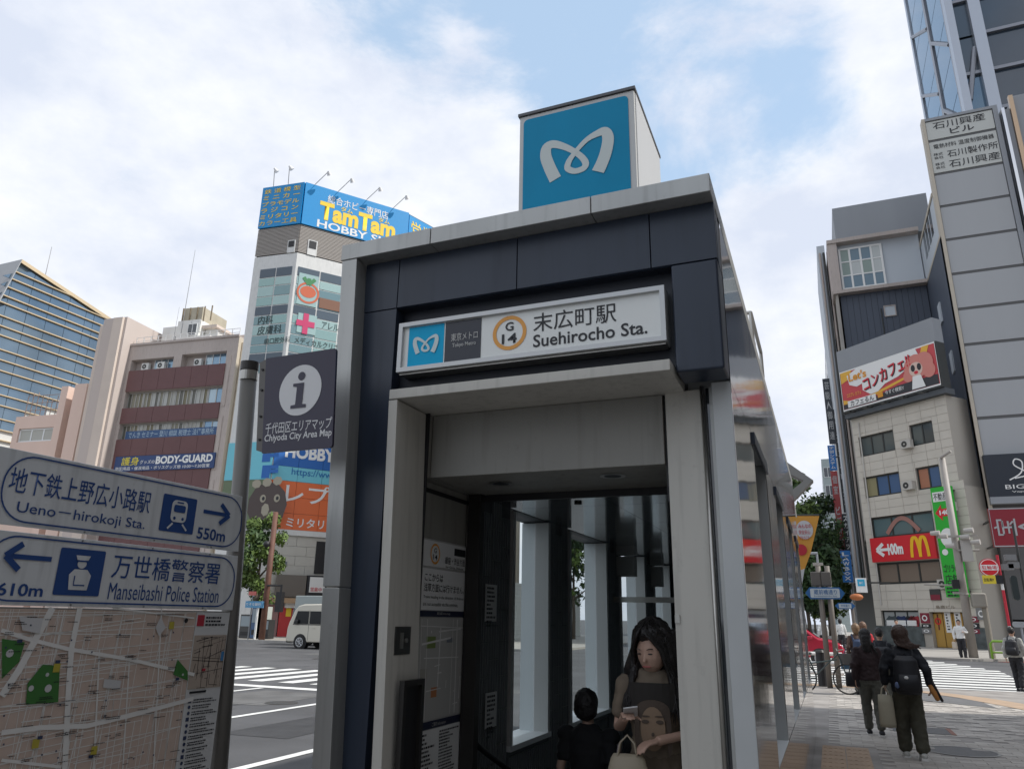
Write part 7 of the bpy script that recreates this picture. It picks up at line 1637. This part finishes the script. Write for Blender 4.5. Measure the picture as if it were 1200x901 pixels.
def person(label, loc, yaw, h, top, trouser, hair_m, step=.0, arms=None, hair='bob', shoes=None, skin=None, sleeve='long', lean=0., top_len=.0, vox=.011, sit=0, head_turn=0., head_tilt=0., bulk=1.0, group=None, skirt=False, pose_head=None, cuff=.0, hs=1.0):
    t = thing('person', label, 'person', loc, yaw, group); k = h / 1.70; skin = skin or skin_c
    t.scale = (k, k, k)
    X_, Y_, Z_ = V3(1, 0, 0), V3(0, 1, 0), V3(0, 0, 1)
    lf = [V3(-.085, 0, .90), V3(-.09, step * .30 + .02, .50), V3(-.085, step * .42, .095)]
    rf = [V3(.085, 0, .90), V3(.09, -step * .10 + .03 * (step > 0), .49), V3(.085, -step * .50, .115 + .05 * (step > .3))]
    sh = lambda s_: V3(.165 * s_, lean * .45, 1.385)
    arms = arms or {-1: (V3(-.23, -.04 - step * .12, 1.12), V3(-.235, .02 - step * .18, .88)), 1: (V3(.23, -.04 + step * .12, 1.12), V3(.235, .06 + step * .18, .88))}
    nk = V3(0, lean * .48, 1.44); hc = V3(0, lean * .55 + (hs - 1) * .2, 1.585 - (hs - 1) * .10)
    body = MB(); bt = .84 * min(1, bulk)
    body.loft([(V3(0, 0, .86), .13 * bt, .09 * bt, X_, Y_), (V3(0, 0, .95), .155 * bt, .10 * bt, X_, Y_), (V3(0, lean * .15, 1.08), .125 * bt, .088 * bt, X_, Y_), (V3(0, lean * .35, 1.25), .15 * bt, .10 * bt, X_, Y_), (V3(0, lean * .42, 1.36), .155 * bt, .085 * bt, X_, Y_), (V3(0, lean * .45, 1.42), .09, .06, X_, Y_), (nk, .052, .052, X_, Y_), (V3(0, lean * .5, 1.52), .046, .05, X_, Y_)], 16)
    body.ball(hc, .10 * hs, 16, (.76, .93, 1.16))
    ang = head_turn; f = V3(math.sin(ang), math.cos(ang) * math.cos(head_tilt), -math.sin(head_tilt)).normalized(); rt = V3(math.cos(ang), -math.sin(ang), 0); up = rt.cross(f)
    P_ = lambda a, b, c: hc + (rt * a + f * b + up * c) * hs
    body.ball(P_(0, .028, -.052), .058 * hs, 12, (.92, 1, .95)); body.tube([P_(0, .088, .012), P_(0, .104, -.018)], [.007, .013], 8)
    for s_ in (-1, 1): body.tube([P_(.074 * s_, -.005, .012), P_(.080 * s_, -.01, -.018)], [.013, .010], 8)
    for L in (lf, rf): body.tube([L[0], L[1], L[2]], [.078, .052, .036], 12)
    for s_ in (-1, 1):
        e, w_ = arms[s_]; body.tube([sh(s_), e, w_], [.042, .036, .026], 12)
        hand(body, w_, w_ - e, s_, curl=.35, palm=(-s_, .2, 0) if abs((w_ - e).normalized().z) > .6 else (0, 0, -1))
    body.o('body', skin, t, remesh=vox if vox < .012 else .012, sm_it=2)
    tp = MB(); B_ = bulk
    z0 = .90 - top_len
    tp.loft([(V3(0, 0, z0), .165 * B_, .118 * B_, X_, Y_), (V3(0, .0, 1.0), .165 * B_, .118 * B_, X_, Y_), (V3(0, lean * .15, 1.10), .155 * B_, .112 * B_, X_, Y_), (V3(0, lean * .35, 1.26), .172 * B_, .122 * B_, X_, Y_), (V3(0, lean * .42, 1.36), .172 * B_, .105 * B_, X_, Y_), (V3(0, lean * .45, 1.43), .10, .07, X_, Y_), (V3(0, lean * .47, 1.455), .066, .062, X_, Y_)], 18)
    for s_ in (-1, 1):
        e, w_ = arms[s_]
        if sleeve == 'long': tp.tube([sh(s_) * 1.0 - V3(.012 * s_, 0, .008), e, w_ + (e - w_) * .06], [.066 * B_, .056 * B_, .046], 12)
        else: tp.tube([sh(s_), sh(s_) + (e - sh(s_)) * .72], [.068 * B_, .064 * B_], 12)
    to = tp.o('top', top, t, remesh=.013, sm_it=2)
    tex = bpy.data.textures.get('folds') or bpy.data.textures.new('folds', 'CLOUDS'); tex.noise_scale = .075; tex.noise_depth = 2
    d = to.modifiers.new('folds', 'DISPLACE'); d.texture = tex; d.strength = .036; d.texture_coords = 'LOCAL'; d.mid_level = .5
    if trouser is not None:
        tr_ = MB(); tr_.loft([(V3(0, 0, .80), .155, .105, X_, Y_), (V3(0, 0, .92), .162, .112, X_, Y_), (V3(0, 0, 1.02), .145, .10, X_, Y_)], 16)
        for L in (lf, rf): tr_.tube([L[0] + V3(0, 0, -.02), L[1], L[2] + V3(0, 0, .02)], [.100, .084 + cuff * .8, .066 + cuff], 14)
        o = tr_.o('trousers', trouser, t, remesh=.013, sm_it=2); d = o.modifiers.new('folds', 'DISPLACE'); d.texture = tex; d.strength = .034; d.texture_coords = 'LOCAL'
    shoes = shoes or ink_m
    for L in (lf, rf):
        a = L[2]; mb = MB(); mb.tube([a + V3(0, -.055, -.05), a + V3(0, .03, -.045), a + V3(0, .12, -.065), a + V3(0, .165, -.07)], [.042, .046, .040, .028], 12)
        o = mb.o('shoe', shoes, t, smooth=True); mb = MB(); mb.prismz([(a.x - .043, a.y - .085), (a.x + .043, a.y - .085), (a.x + .048, a.y + .12), (a.x + .025, a.y + .19), (a.x - .025, a.y + .19), (a.x - .048, a.y + .12)], a.z - .105, a.z - .072); mb.o('sole', white_m if shoes is not ink_m else ink_m, o)
    hb = MB()
    if hair == 'short': hb.ball(P_(0, -.022, .032), .108 * hs, 16, (.80, .92, 1.02)); hb.ball(P_(0, .03, .078), .06 * hs, 12, (1.05, .8, .5))
    elif hair == 'bob': hb.ball(P_(0, -.026, .022), .116 * hs, 16, (.86, .92, 1.08)); hb.ball(P_(0, -.05, -.05), .085 * hs, 14, (1.12, .75, 1.1)); hb.ball(P_(0, .045, .078), .055 * hs, 12, (1.2, .8, .5))
    elif hair == 'nape': hb.ball(P_(0, -.040, .036), .114 * hs, 16, (.90, .86, 1.0)); hb.ball(P_(0, -.052, -.018), .094 * hs, 14, (1.10, .78, .95)); hb.ball(P_(0, .005, .085), .075 * hs, 14, (1.0, .95, .62))
    elif hair == 'windy':
        hb.ball(P_(0, -.026, .03), .128 * hs, 16, (.90, .95, 1.02)); hb.ball(P_(.01, -.06, -.055), .098 * hs, 14, (1.10, .78, .95)); r3 = random.Random(4)
        for i in range(16): a = r3.uniform(-.09, .10); hb.tube([P_(a, -.08, -.06), P_(a * 1.2 + .03, -.12, -.12 + r3.uniform(-.02, .03)), P_(a + .13 + r3.uniform(-.04, .05), -.12, -.15 + r3.uniform(-.03, .05))], [.022, .014, .006], 6)
    elif hair == 'long':
        hb.ball(P_(0, -.024, .026), .118 * hs, 16, (.86, .94, 1.08)); hb.tube([P_(0, -.06, .0), P_(0, -.085, -.12), P_(.0, -.10, -.22)], [.092, .085, .06], 14); hb.ball(P_(0, .045, .078), .055 * hs, 12, (1.2, .8, .5))
        r3 = random.Random(len(label))
        for i in range(9): a = r3.uniform(-.08, .08); hb.tube([P_(a, -.07, -.08), P_(a * 1.4 + .02, -.10, -.2), P_(a * 1.7 + .05, -.10, -.29)], [.022, .016, .008], 6)
    o = hb.o('hair', hair_m, t, remesh=.010, sm_it=1)
    t_ = bpy.data.textures.get('strands') or bpy.data.textures.new('strands', 'CLOUDS'); t_.noise_scale = .03; d = o.modifiers.new('strands', 'DISPLACE'); d.texture = t_; d.strength = .016; d.texture_coords = 'LOCAL'
    for s_ in (-1, 1): MB().ball(P_(.031 * s_, .087, .014), .0085, 8, (1.6, .5, .5)).o('eye', M('eye_dark', (.02, .016, .015), .3), t); fb = MB(); fb.tube([P_(.018 * s_, .090, .036), P_(.032 * s_, .088, .041), P_(.046 * s_, .078, .036)], .0028, 5); fb.o('eyebrow', MC['eye_dark'], t)
    fb = MB(); fb.tube([P_(-.02, .092, -.050), P_(0, .098, -.048), P_(.02, .092, -.050)], [.004, .006, .004], 6); fb.o('mouth', M('lips', (.40, .12, .11), .5), t)
    return t, P_
def ground_at(px, py, z=0.):
    r = ray(px, py); k = (z - H) / r[2]; return (r[0] * k, r[1] * k, z)
def hgt(px, ytop, Y): r = ray(px, ytop); return H + r[2] * Y / r[1]
jblack = M('jacket_black', (.010, .012, .018), .75, var=.3, vs=4); olive = M('trousers_olive', (.060, .058, .040), .8, var=.15, vs=4); maroonj = M('jacket_maroon', (.030, .016, .018), .75, var=.2, vs=4)
gtr = M('trousers_grey', (.085, .085, .070), .8, var=.1); tote = M('tote_cream', (.42, .39, .30), .8, var=.06); bagk = M('bag_black', (.012, .013, .018), .6)
def backpack(t, m_, w_=.30, hgt_=.42, z=1.12, y=-.20, bits=True):
    mb = MB(); mb.loft([(V3(0, y, z - hgt_ / 2), w_ * .42, .07, V3(1, 0, 0), V3(0, 1, 0)), (V3(0, y - .01, z - hgt_ * .42), w_ * .52, .11, V3(1, 0, 0), V3(0, 1, 0)), (V3(0, y - .01, z), w_ * .52, .115, V3(1, 0, 0), V3(0, 1, 0)), (V3(0, y, z + hgt_ * .38), w_ * .46, .10, V3(1, 0, 0), V3(0, 1, 0)), (V3(0, y + .02, z + hgt_ * .5), w_ * .30, .06, V3(1, 0, 0), V3(0, 1, 0))], 20)
    b = mb.o('backpack', m_, t, remesh=.012, sm_it=3)
    mb = MB(); mb.loft([(V3(0, y - .10, z - hgt_ * .40), w_ * .36, .03, V3(1, 0, 0), V3(0, 1, 0)), (V3(0, y - .115, z - hgt_ * .2), w_ * .42, .045, V3(1, 0, 0), V3(0, 1, 0)), (V3(0, y - .10, z + hgt_ * .02), w_ * .36, .03, V3(1, 0, 0), V3(0, 1, 0))], 16); mb.o('pocket', m_, b, smooth=True)
    for s_ in (-1, 1): mb = MB(); mb.tube([(s_ * .10, y + .06, z + hgt_ * .36), (s_ * .115, -.02, 1.445), (s_ * .13, .11, 1.33), (s_ * .14, .09, 1.12), (s_ * .15, y + .08, z - hgt_ * .3)], [.016] * 5, 8, flat=1.8); mb.o('strap', m_, b, smooth=True)
    mb = MB(); mb.tube([(-.03, y + .03, z + hgt_ * .48), (0, y + .0, z + hgt_ * .56), (.03, y + .03, z + hgt_ * .48)], .008, 6); mb.o('grab_loop', m_, b)
    return b
# 1 backpack walker, nearest
g1 = ground_at(1073, 889); h1 = hgt(1056, 735, g1[1])
w1, P1 = person('walking person in black jacket and olive trousers with a big black backpack and cream tote, nearest on the right', g1, R_(4), h1, jblack, olive, hair_br, step=.30, hair='windy', shoes=M('sneaker_white', (.55, .55, .52), .6, var=.3, vs=20), bulk=1.18, cuff=.02, top_len=.06,
    arms={-1: (V3(-.27, -.05, 1.14), V3(-.26, .03, .93)), 1: (V3(.27, -.10, 1.14), V3(.30, .02, .93))})
w1['label'] = 'person in black jacket and olive trousers with large backpack, nearest on the pavement'
b = backpack(w1, bagk, .33, .50, 1.08)
mb = MB(); mb.ball((-.03, -.335, 1.05), .028, 10, (1, .6, .8)); mb.o('charm', white_m, b); mb = MB(); mb.ball((-.15, -.30, .95), .03, 10, (1, .6, 1.4)); mb.o('charm', M('charm_blue', (.10, .14, .26), .5), b)
def tote_bag(label, parent_t, off, w_, h_, m_, name='tote_bag', y2=.05):
    l = parent_t.location; k = parent_t.scale[0]; a = parent_t.rotation_euler[2]
    ox = l[0] + (off[0] * math.cos(a) - off[1] * math.sin(a)) * k; oy = l[1] + (off[0] * math.sin(a) + off[1] * math.cos(a)) * k
    t = thing(name, label, 'bag', (ox, oy, l[2] + off[2] * k), a); t.scale = (k, k, k)
    mb = MB(); mb.loft([(V3(0, 0, -h_), w_ * .50, .045, V3(1, 0, 0), V3(0, 1, 0)), (V3(0, 0, -h_ * .9), w_ * .53, y2, V3(1, 0, 0), V3(0, 1, 0)), (V3(.0, 0, -h_ * .4), w_ * .50, y2 * 1.1, V3(1, 0, 0), V3(0, 1, 0)), (V3(0, 0, -.10), w_ * .45, y2 * .6, V3(1, 0, 0), V3(0, 1, 0))], 16)
    mb.o('bag_body', m_, t, smooth=True)
    for s_ in (-1, 1): mb = MB(); mb.tube([(-w_ * .25, .02 * s_, -.12), (-w_ * .15, .01 * s_, -.02), (0, 0, .02), (w_ * .15, .01 * s_, -.02), (w_ * .25, .02 * s_, -.12)], .009, 6); mb.o('handle', m_, t)
    return t
tote_bag('cream canvas tote bag hanging from the left hand of the nearest walker', w1, (-.285, .0, .90), .20, .52, tote)
ob = thing('umbrella', 'folded black and orange umbrella at the right hip of the nearest walker', 'umbrella', (g1[0] + .27, g1[1], .96 * h1 / 1.7)); ob.rotation_euler = (0, R_(-22), 0); ob.scale = (.8, .8, .8)
MB().tube([(0, 0, .02), (0, 0, -.12), (0, 0, -.24)], [.03, .045, .035], 10).o('cover', M('tan_orange', (.50, .22, .06), .6), ob, smooth=True); MB().tube([(.05, 0, .06), (.05, 0, -.28)], [.028, .022], 10).o('canopy', ink_m, ob, smooth=True)
# 2 maroon jacket walker
g2 = ground_at(1027, 862); h2 = hgt(1012, 738, g2[1])
w2, P2w = person('person in dark maroon jacket and grey trousers with shoulder bag, walking left of the backpack walker', g2, R_(2), h2, maroonj, gtr, hair_b, step=.30, hair='long', shoes=bagk, bulk=1.10, top_len=.02)
w2['label'] = 'person in dark maroon jacket and grey trousers carrying a black shoulder bag at the left'
tote_bag('black shoulder bag at the left hip of the person in maroon', w2, (-.25, .02, 1.10), .26, .34, bagk, 'shoulder_bag', .07)
# 3 black backpack person beyond, 4/5 pair further
def simple(label, px, ytop, Y, top, tr, hr, z=0., **k):
    q = at(px, Y, z); hh = hgt(px, ytop, Y) - z; return person(label, q, k.pop('yaw', 0), hh, top, tr, hr, vox=.012, **k)
w3, _ = simple('person with short black hair and a black backpack with white straps beyond the maroon jacket', 1029, 736, 16.5, jblack, gtr, hair_b, hair='short', step=.2)
b = backpack(w3, bagk, .34, .44, 1.12)
for s_ in (-1, 1): mb = MB(); mb.tube([(s_ * .10, -.30, 1.30), (s_ * .05, -.325, 1.15), (s_ * .12, -.30, 1.0)], .010, 6); mb.o('cord', white_m, b)
w4, _ = simple('blond person with a red backpack strap in the group by the crossing', 1002, 731, 20.8, M('top_brown', (.10, .06, .045), .8), gtr, M('hair_blond', (.19, .115, .06), .5), hair='bob', step=.2); w4.rotation_euler[2] = .2
backpack(w4, M('bag_navy', (.02, .04, .09), .6), .30, .42, 1.12)
w5, _ = simple('person with light hair and a red shirt beyond the black backpack', 1011, 729, 22.5, M('top_red', (.50, .03, .04), .8), gtr, M('hair_tan', (.15, .08, .045), .5), hair='bob', step=.2)
tote_bag('blue shoulder bag carried by the blond person', w4, (-.27, 0, 1.05), .34, .46, M('bag_blue', (.04, .12, .22), .6), 'shoulder_bag', .08)
# 6 right edge person in grey
g6 = ground_at(1197, 810); h6 = hgt(1188, 735, g6[1])
w6, _ = person('person in light grey shirt with black sling backpack and black trousers at the right edge', g6, R_(-25), h6, M('shirt_light_grey', (.36, .36, .34), .8), M('trousers_black', (.018, .018, .022), .8), hair_b, step=.28, hair='short', bulk=1.12)
backpack(w6, bagk, .32, .42, 1.16)
# 7 white shirt man waiting on the far side, facing us
z7 = .24; F = Fr(0, 41.9); q = ray(1124, 769.5); k = (z7 - H) / q[2]
q = at(1124, 40.9, z7); h7 = 1.74
w7, _ = person('man in white shirt and black trousers standing at the far end of the crossing', (q[0], 40.9, gh(q[0], 40.9)), R_(172), h7, M('shirt_white', (.70, .70, .68), .7), MC['trousers_black'], hair_b, step=.08, hair='short', vox=.012, bulk=1.08,
    arms={-1: (V3(-.27, -.03, 1.14), V3(-.17, .13, 1.18)), 1: (V3(.26, -.02, 1.12), V3(.25, .03, .87))})
tote_bag('pale shopping bag in the hand of the man in the white shirt', w7, (.27, .03, .86), .22, .40, M('bag_pale', (.50, .44, .36), .7), 'shopping_bag')
q = at(1051, 44.5, .24); w8, _ = person('person in pale blue shirt in front of the shirt display window', (q[0], 44.5, .14), R_(180), 1.72, M('shirt_pale_blue', (.42, .52, .64), .7), MC['trousers_black'], hair_b, step=.15, hair='short', vox=.012)
q = at(964, 44); w9, _ = person('person in white shirt on the avenue pavement seen between the kiosk and brown posts', (q[0], 44, .13), R_(10), 1.7, MC['shirt_white'], MC['trousers_black'], hair_b, step=.3, hair='short', vox=.012)
q = at(985, 46); w10, _ = person('person in white top and black trousers walking away down the avenue pavement', (q[0], 46, .14), R_(0), 1.72, MC['shirt_white'], MC['trousers_black'], hair_b, step=.3, hair='bob', vox=.012)
# ---- people inside the entrance
beige = M('top_beige', (.165, .13, .095), .85, var=.15, vs=5)
wq = ray(763, 742); wY = 4.32
wx = -.93
ww, PW = person('woman with long black hair in a beige printed top looking down at her phone', (wx, wY, .012), R_(180 + 8), 1.56, beige, M('skirt_brown', (.11, .085, .06), .85), hair_b, skin=skin_l, hair='nape', sleeve='short', vox=.0065, head_turn=.34, head_tilt=.42, top_len=.05, bulk=.88, hs=1.17,
    arms={1: (V3(.205, .02, 1.13), V3(.145, .25, 1.21)), -1: (V3(-.22, .03, 1.12), V3(-.03, .20, 1.09))})
# long hair falling over both shoulders
hb = MB()
for s_ in (-1, 1):
    for j in range(4):
        a = s_ * (.085 + .010 * j); y_ = .0 - .024 * j
        hb.tube([PW(a * .9, y_ - .01, .06), PW(a * 1.12, y_, -.04), V3(a * 1.30, y_ + .02, 1.44), V3(a * 1.25, y_ + .06, 1.30)], [.030, .034, .034, .014], 8)
hb.tube([PW(0, -.06, .02), V3(0, -.07, 1.45), V3(0, -.10, 1.28)], [.10, .10, .07], 14)
hb.o('hair', hair_b, ww, remesh=.008, sm_it=2)
r5 = random.Random(8)
for s_ in (-1, 1):     # loose locks from the parting down over the shoulders
    st = MB()
    for j in range(26):
        f = j / 25; a0_ = .012 + .05 * f; yb_ = .075 - .10 * f; jt = lambda q=.006: r5.uniform(-q, q)
        st.tube([PW(s_ * .008 + jt(.003), .02 - .06 * f, .140), PW(s_ * (a0_ + .008), yb_ + .006, .118 - .01 * f), PW(s_ * (a0_ + .036), yb_ - .006, .075 - .01 * f), PW(s_ * (.078 + .020 * f) + jt(), yb_ * .75, .02), PW(s_ * (.085 + .022 * f) + jt(), yb_ * .6 + .01, -.08), V3(s_ * (.105 + .03 * f) + jt(.012), yb_ * .7 + .03, 1.42), V3(s_ * (.115 + .045 * f) + jt(.02), yb_ * .6 + .07, 1.30 + jt(.03)), V3(s_ * (.12 + .05 * f) + jt(.03), yb_ * .5 + .09, 1.20 + jt(.04))], [.010, .011, .011, .010, .010, .009, .006, .002], 5)
    st.o('hair_locks', hair_b, ww, smooth=True)
# printed face panel on the top (plain graphic)
pr = MB(); rows_ = 9; cols_ = 9
def tp_pt(u, v): a = (u - .5) * 1.9; return (.182 * math.sin(a), .137 * math.cos(a) + .004, .98 + .36 * v)
def patch(m_, u0, u1, v0, v1, nm_, off):
    mb = MB(); n = 7; vs = []
    for i in range(n + 1):
        for v in (v0, v1): x, y, z = tp_pt(u0 + (u1 - u0) * i / n, v); L = math.hypot(x, y); vs.append((x * (1 + off / L), y * (1 + off / L), z))
    mb.add(vs, [(2 * i, 2 * i + 2, 2 * i + 3, 2 * i + 1) for i in range(n)]); return mb.o(nm_, m_, ww)
M('print_dark', (.075, .055, .042), .8); M('print_tan', (.235, .165, .11), .8)
def blob(m_, cu, cv, ru, rv, nm_, off, n=22):
    vs = []
    for rr2 in (.0, .55, 1.0):
        for i in range(n): x, y, z = tp_pt(cu + ru * rr2 * math.cos(2 * math.pi * i / n), cv + rv * rr2 * math.sin(2 * math.pi * i / n)); L = math.hypot(x, y); vs.append((x * (1 + off / L), y * (1 + off / L), z))
    MB().add(vs, [(k * n + i, k * n + (i + 1) % n, (k + 1) * n + (i + 1) % n, (k + 1) * n + i) for k in range(2) for i in range(n)]).o(nm_, m_, ww)
patch(M('print_black', (.020, .017, .015), .8), .12, .88, .70, 1.13, 'print_hair', .012)
blob(MC['print_dark'], .5, .70, .27, .18, 'print_hair', .018)
blob(MC['print_tan'], .5, .46, .18, .32, 'print_face', .022)
for (a, b, c, d) in ((.40, .56, .055, .03), (.60, .56, .055, .03), (.50, .26, .06, .025), (.40, .64, .07, .012), (.60, .64, .07, .012), (.5, .38, .022, .03)): blob(MC['print_dark'], a, b, c, d, 'print_detail', .026, 10)
blob(MC['print_dark'], .27, .42, .04, .36, 'print_hair', .024); blob(MC['print_dark'], .73, .42, .04, .36, 'print_hair', .024)
ph = thing('phone', 'pale smartphone held in the hand of the woman in the beige top', 'phone', (0, 0, 0))
ph.parent = None
def wl(v): a = ww.rotation_euler[2]; k = ww.scale[0]; return (ww.location[0] + (v[0] * math.cos(a) - v[1] * math.sin(a)) * k, ww.location[1] + (v[0] * math.sin(a) + v[1] * math.cos(a)) * k, ww.location[2] + v[2] * k)
ph.location = wl((.105, .345, 1.245)); ph.rotation_euler = (R_(25), R_(8), ww.rotation_euler[2] + R_(10))
MB().box(-.036, .036, -.075, .075, -.004, .004).o('case', M('phone_case', (.50, .50, .50), .3), ph, bevel=.003); MB().box(-.032, .032, -.070, .070, .0042, .005).o('screen', M('phone_screen', (.05, .06, .07), .1), ph)
hbag = thing('handbag', 'cream handbag with tied scarf hanging from the forearm of the woman in beige', 'bag', wl((.135, .26, 1.08)), ww.rotation_euler[2]); hbag.scale = (.72, .72, .72); hbag.rotation_euler = (0, 0, ww.rotation_euler[2])
mb = MB(); mb.loft([(V3(0, 0, -.33), .11, .05, V3(1, 0, 0), V3(0, 1, 0)), (V3(0, 0, -.29), .145, .07, V3(1, 0, 0), V3(0, 1, 0)), (V3(0, 0, -.20), .15, .075, V3(1, 0, 0), V3(0, 1, 0)), (V3(0, 0, -.10), .12, .045, V3(1, 0, 0), V3(0, 1, 0)), (V3(0, 0, -.07), .10, .02, V3(1, 0, 0), V3(0, 1, 0))], 20); mb.o('bag_body', M('bag_cream', (.30, .26, .19), .6), hbag, smooth=True)
for s_ in (-1, 1): mb = MB(); mb.tube([(-.07, .02 * s_, -.10), (-.05, .015 * s_, 0), (0, 0, .05), (.05, .015 * s_, 0), (.07, .02 * s_, -.10)], .008, 8); mb.o('handle', MC['bag_cream'], hbag, smooth=True)
mb = MB(); mb.tube([(.06, -.04, -.02), (.07, -.05, -.10), (.05, -.055, -.18)], [.012, .018, .008], 8); mb.o('scarf', M('scarf_mix', (.22, .19, .20), .7, var=.5, vs=40), hbag, smooth=True)
# girl further down the stairs, seen from behind
gy = 5.5; gz_ = hgt(684, 808, gy); stp = -.34
gg, PG = person('person with short black bob and black puff sleeve top going down the stairs', (-1.66, gy, stp - .01), R_(-4), gz_ - stp, M('top_black', (.010, .010, .012), .85), MC['trousers_black'], hair_b, skin=skin_l, hair='nape', sleeve='short', vox=.008, bulk=.98)
mb = MB(); [MB().ball((s_ * .19, 0, 1.37), .078, 12, (1.05, .95, .85)).o('puff_sleeve', MC['top_black'], gg, smooth=True) for s_ in (-1, 1)]
C.objects.unlink(_to); bpy.data.objects.remove(_to)
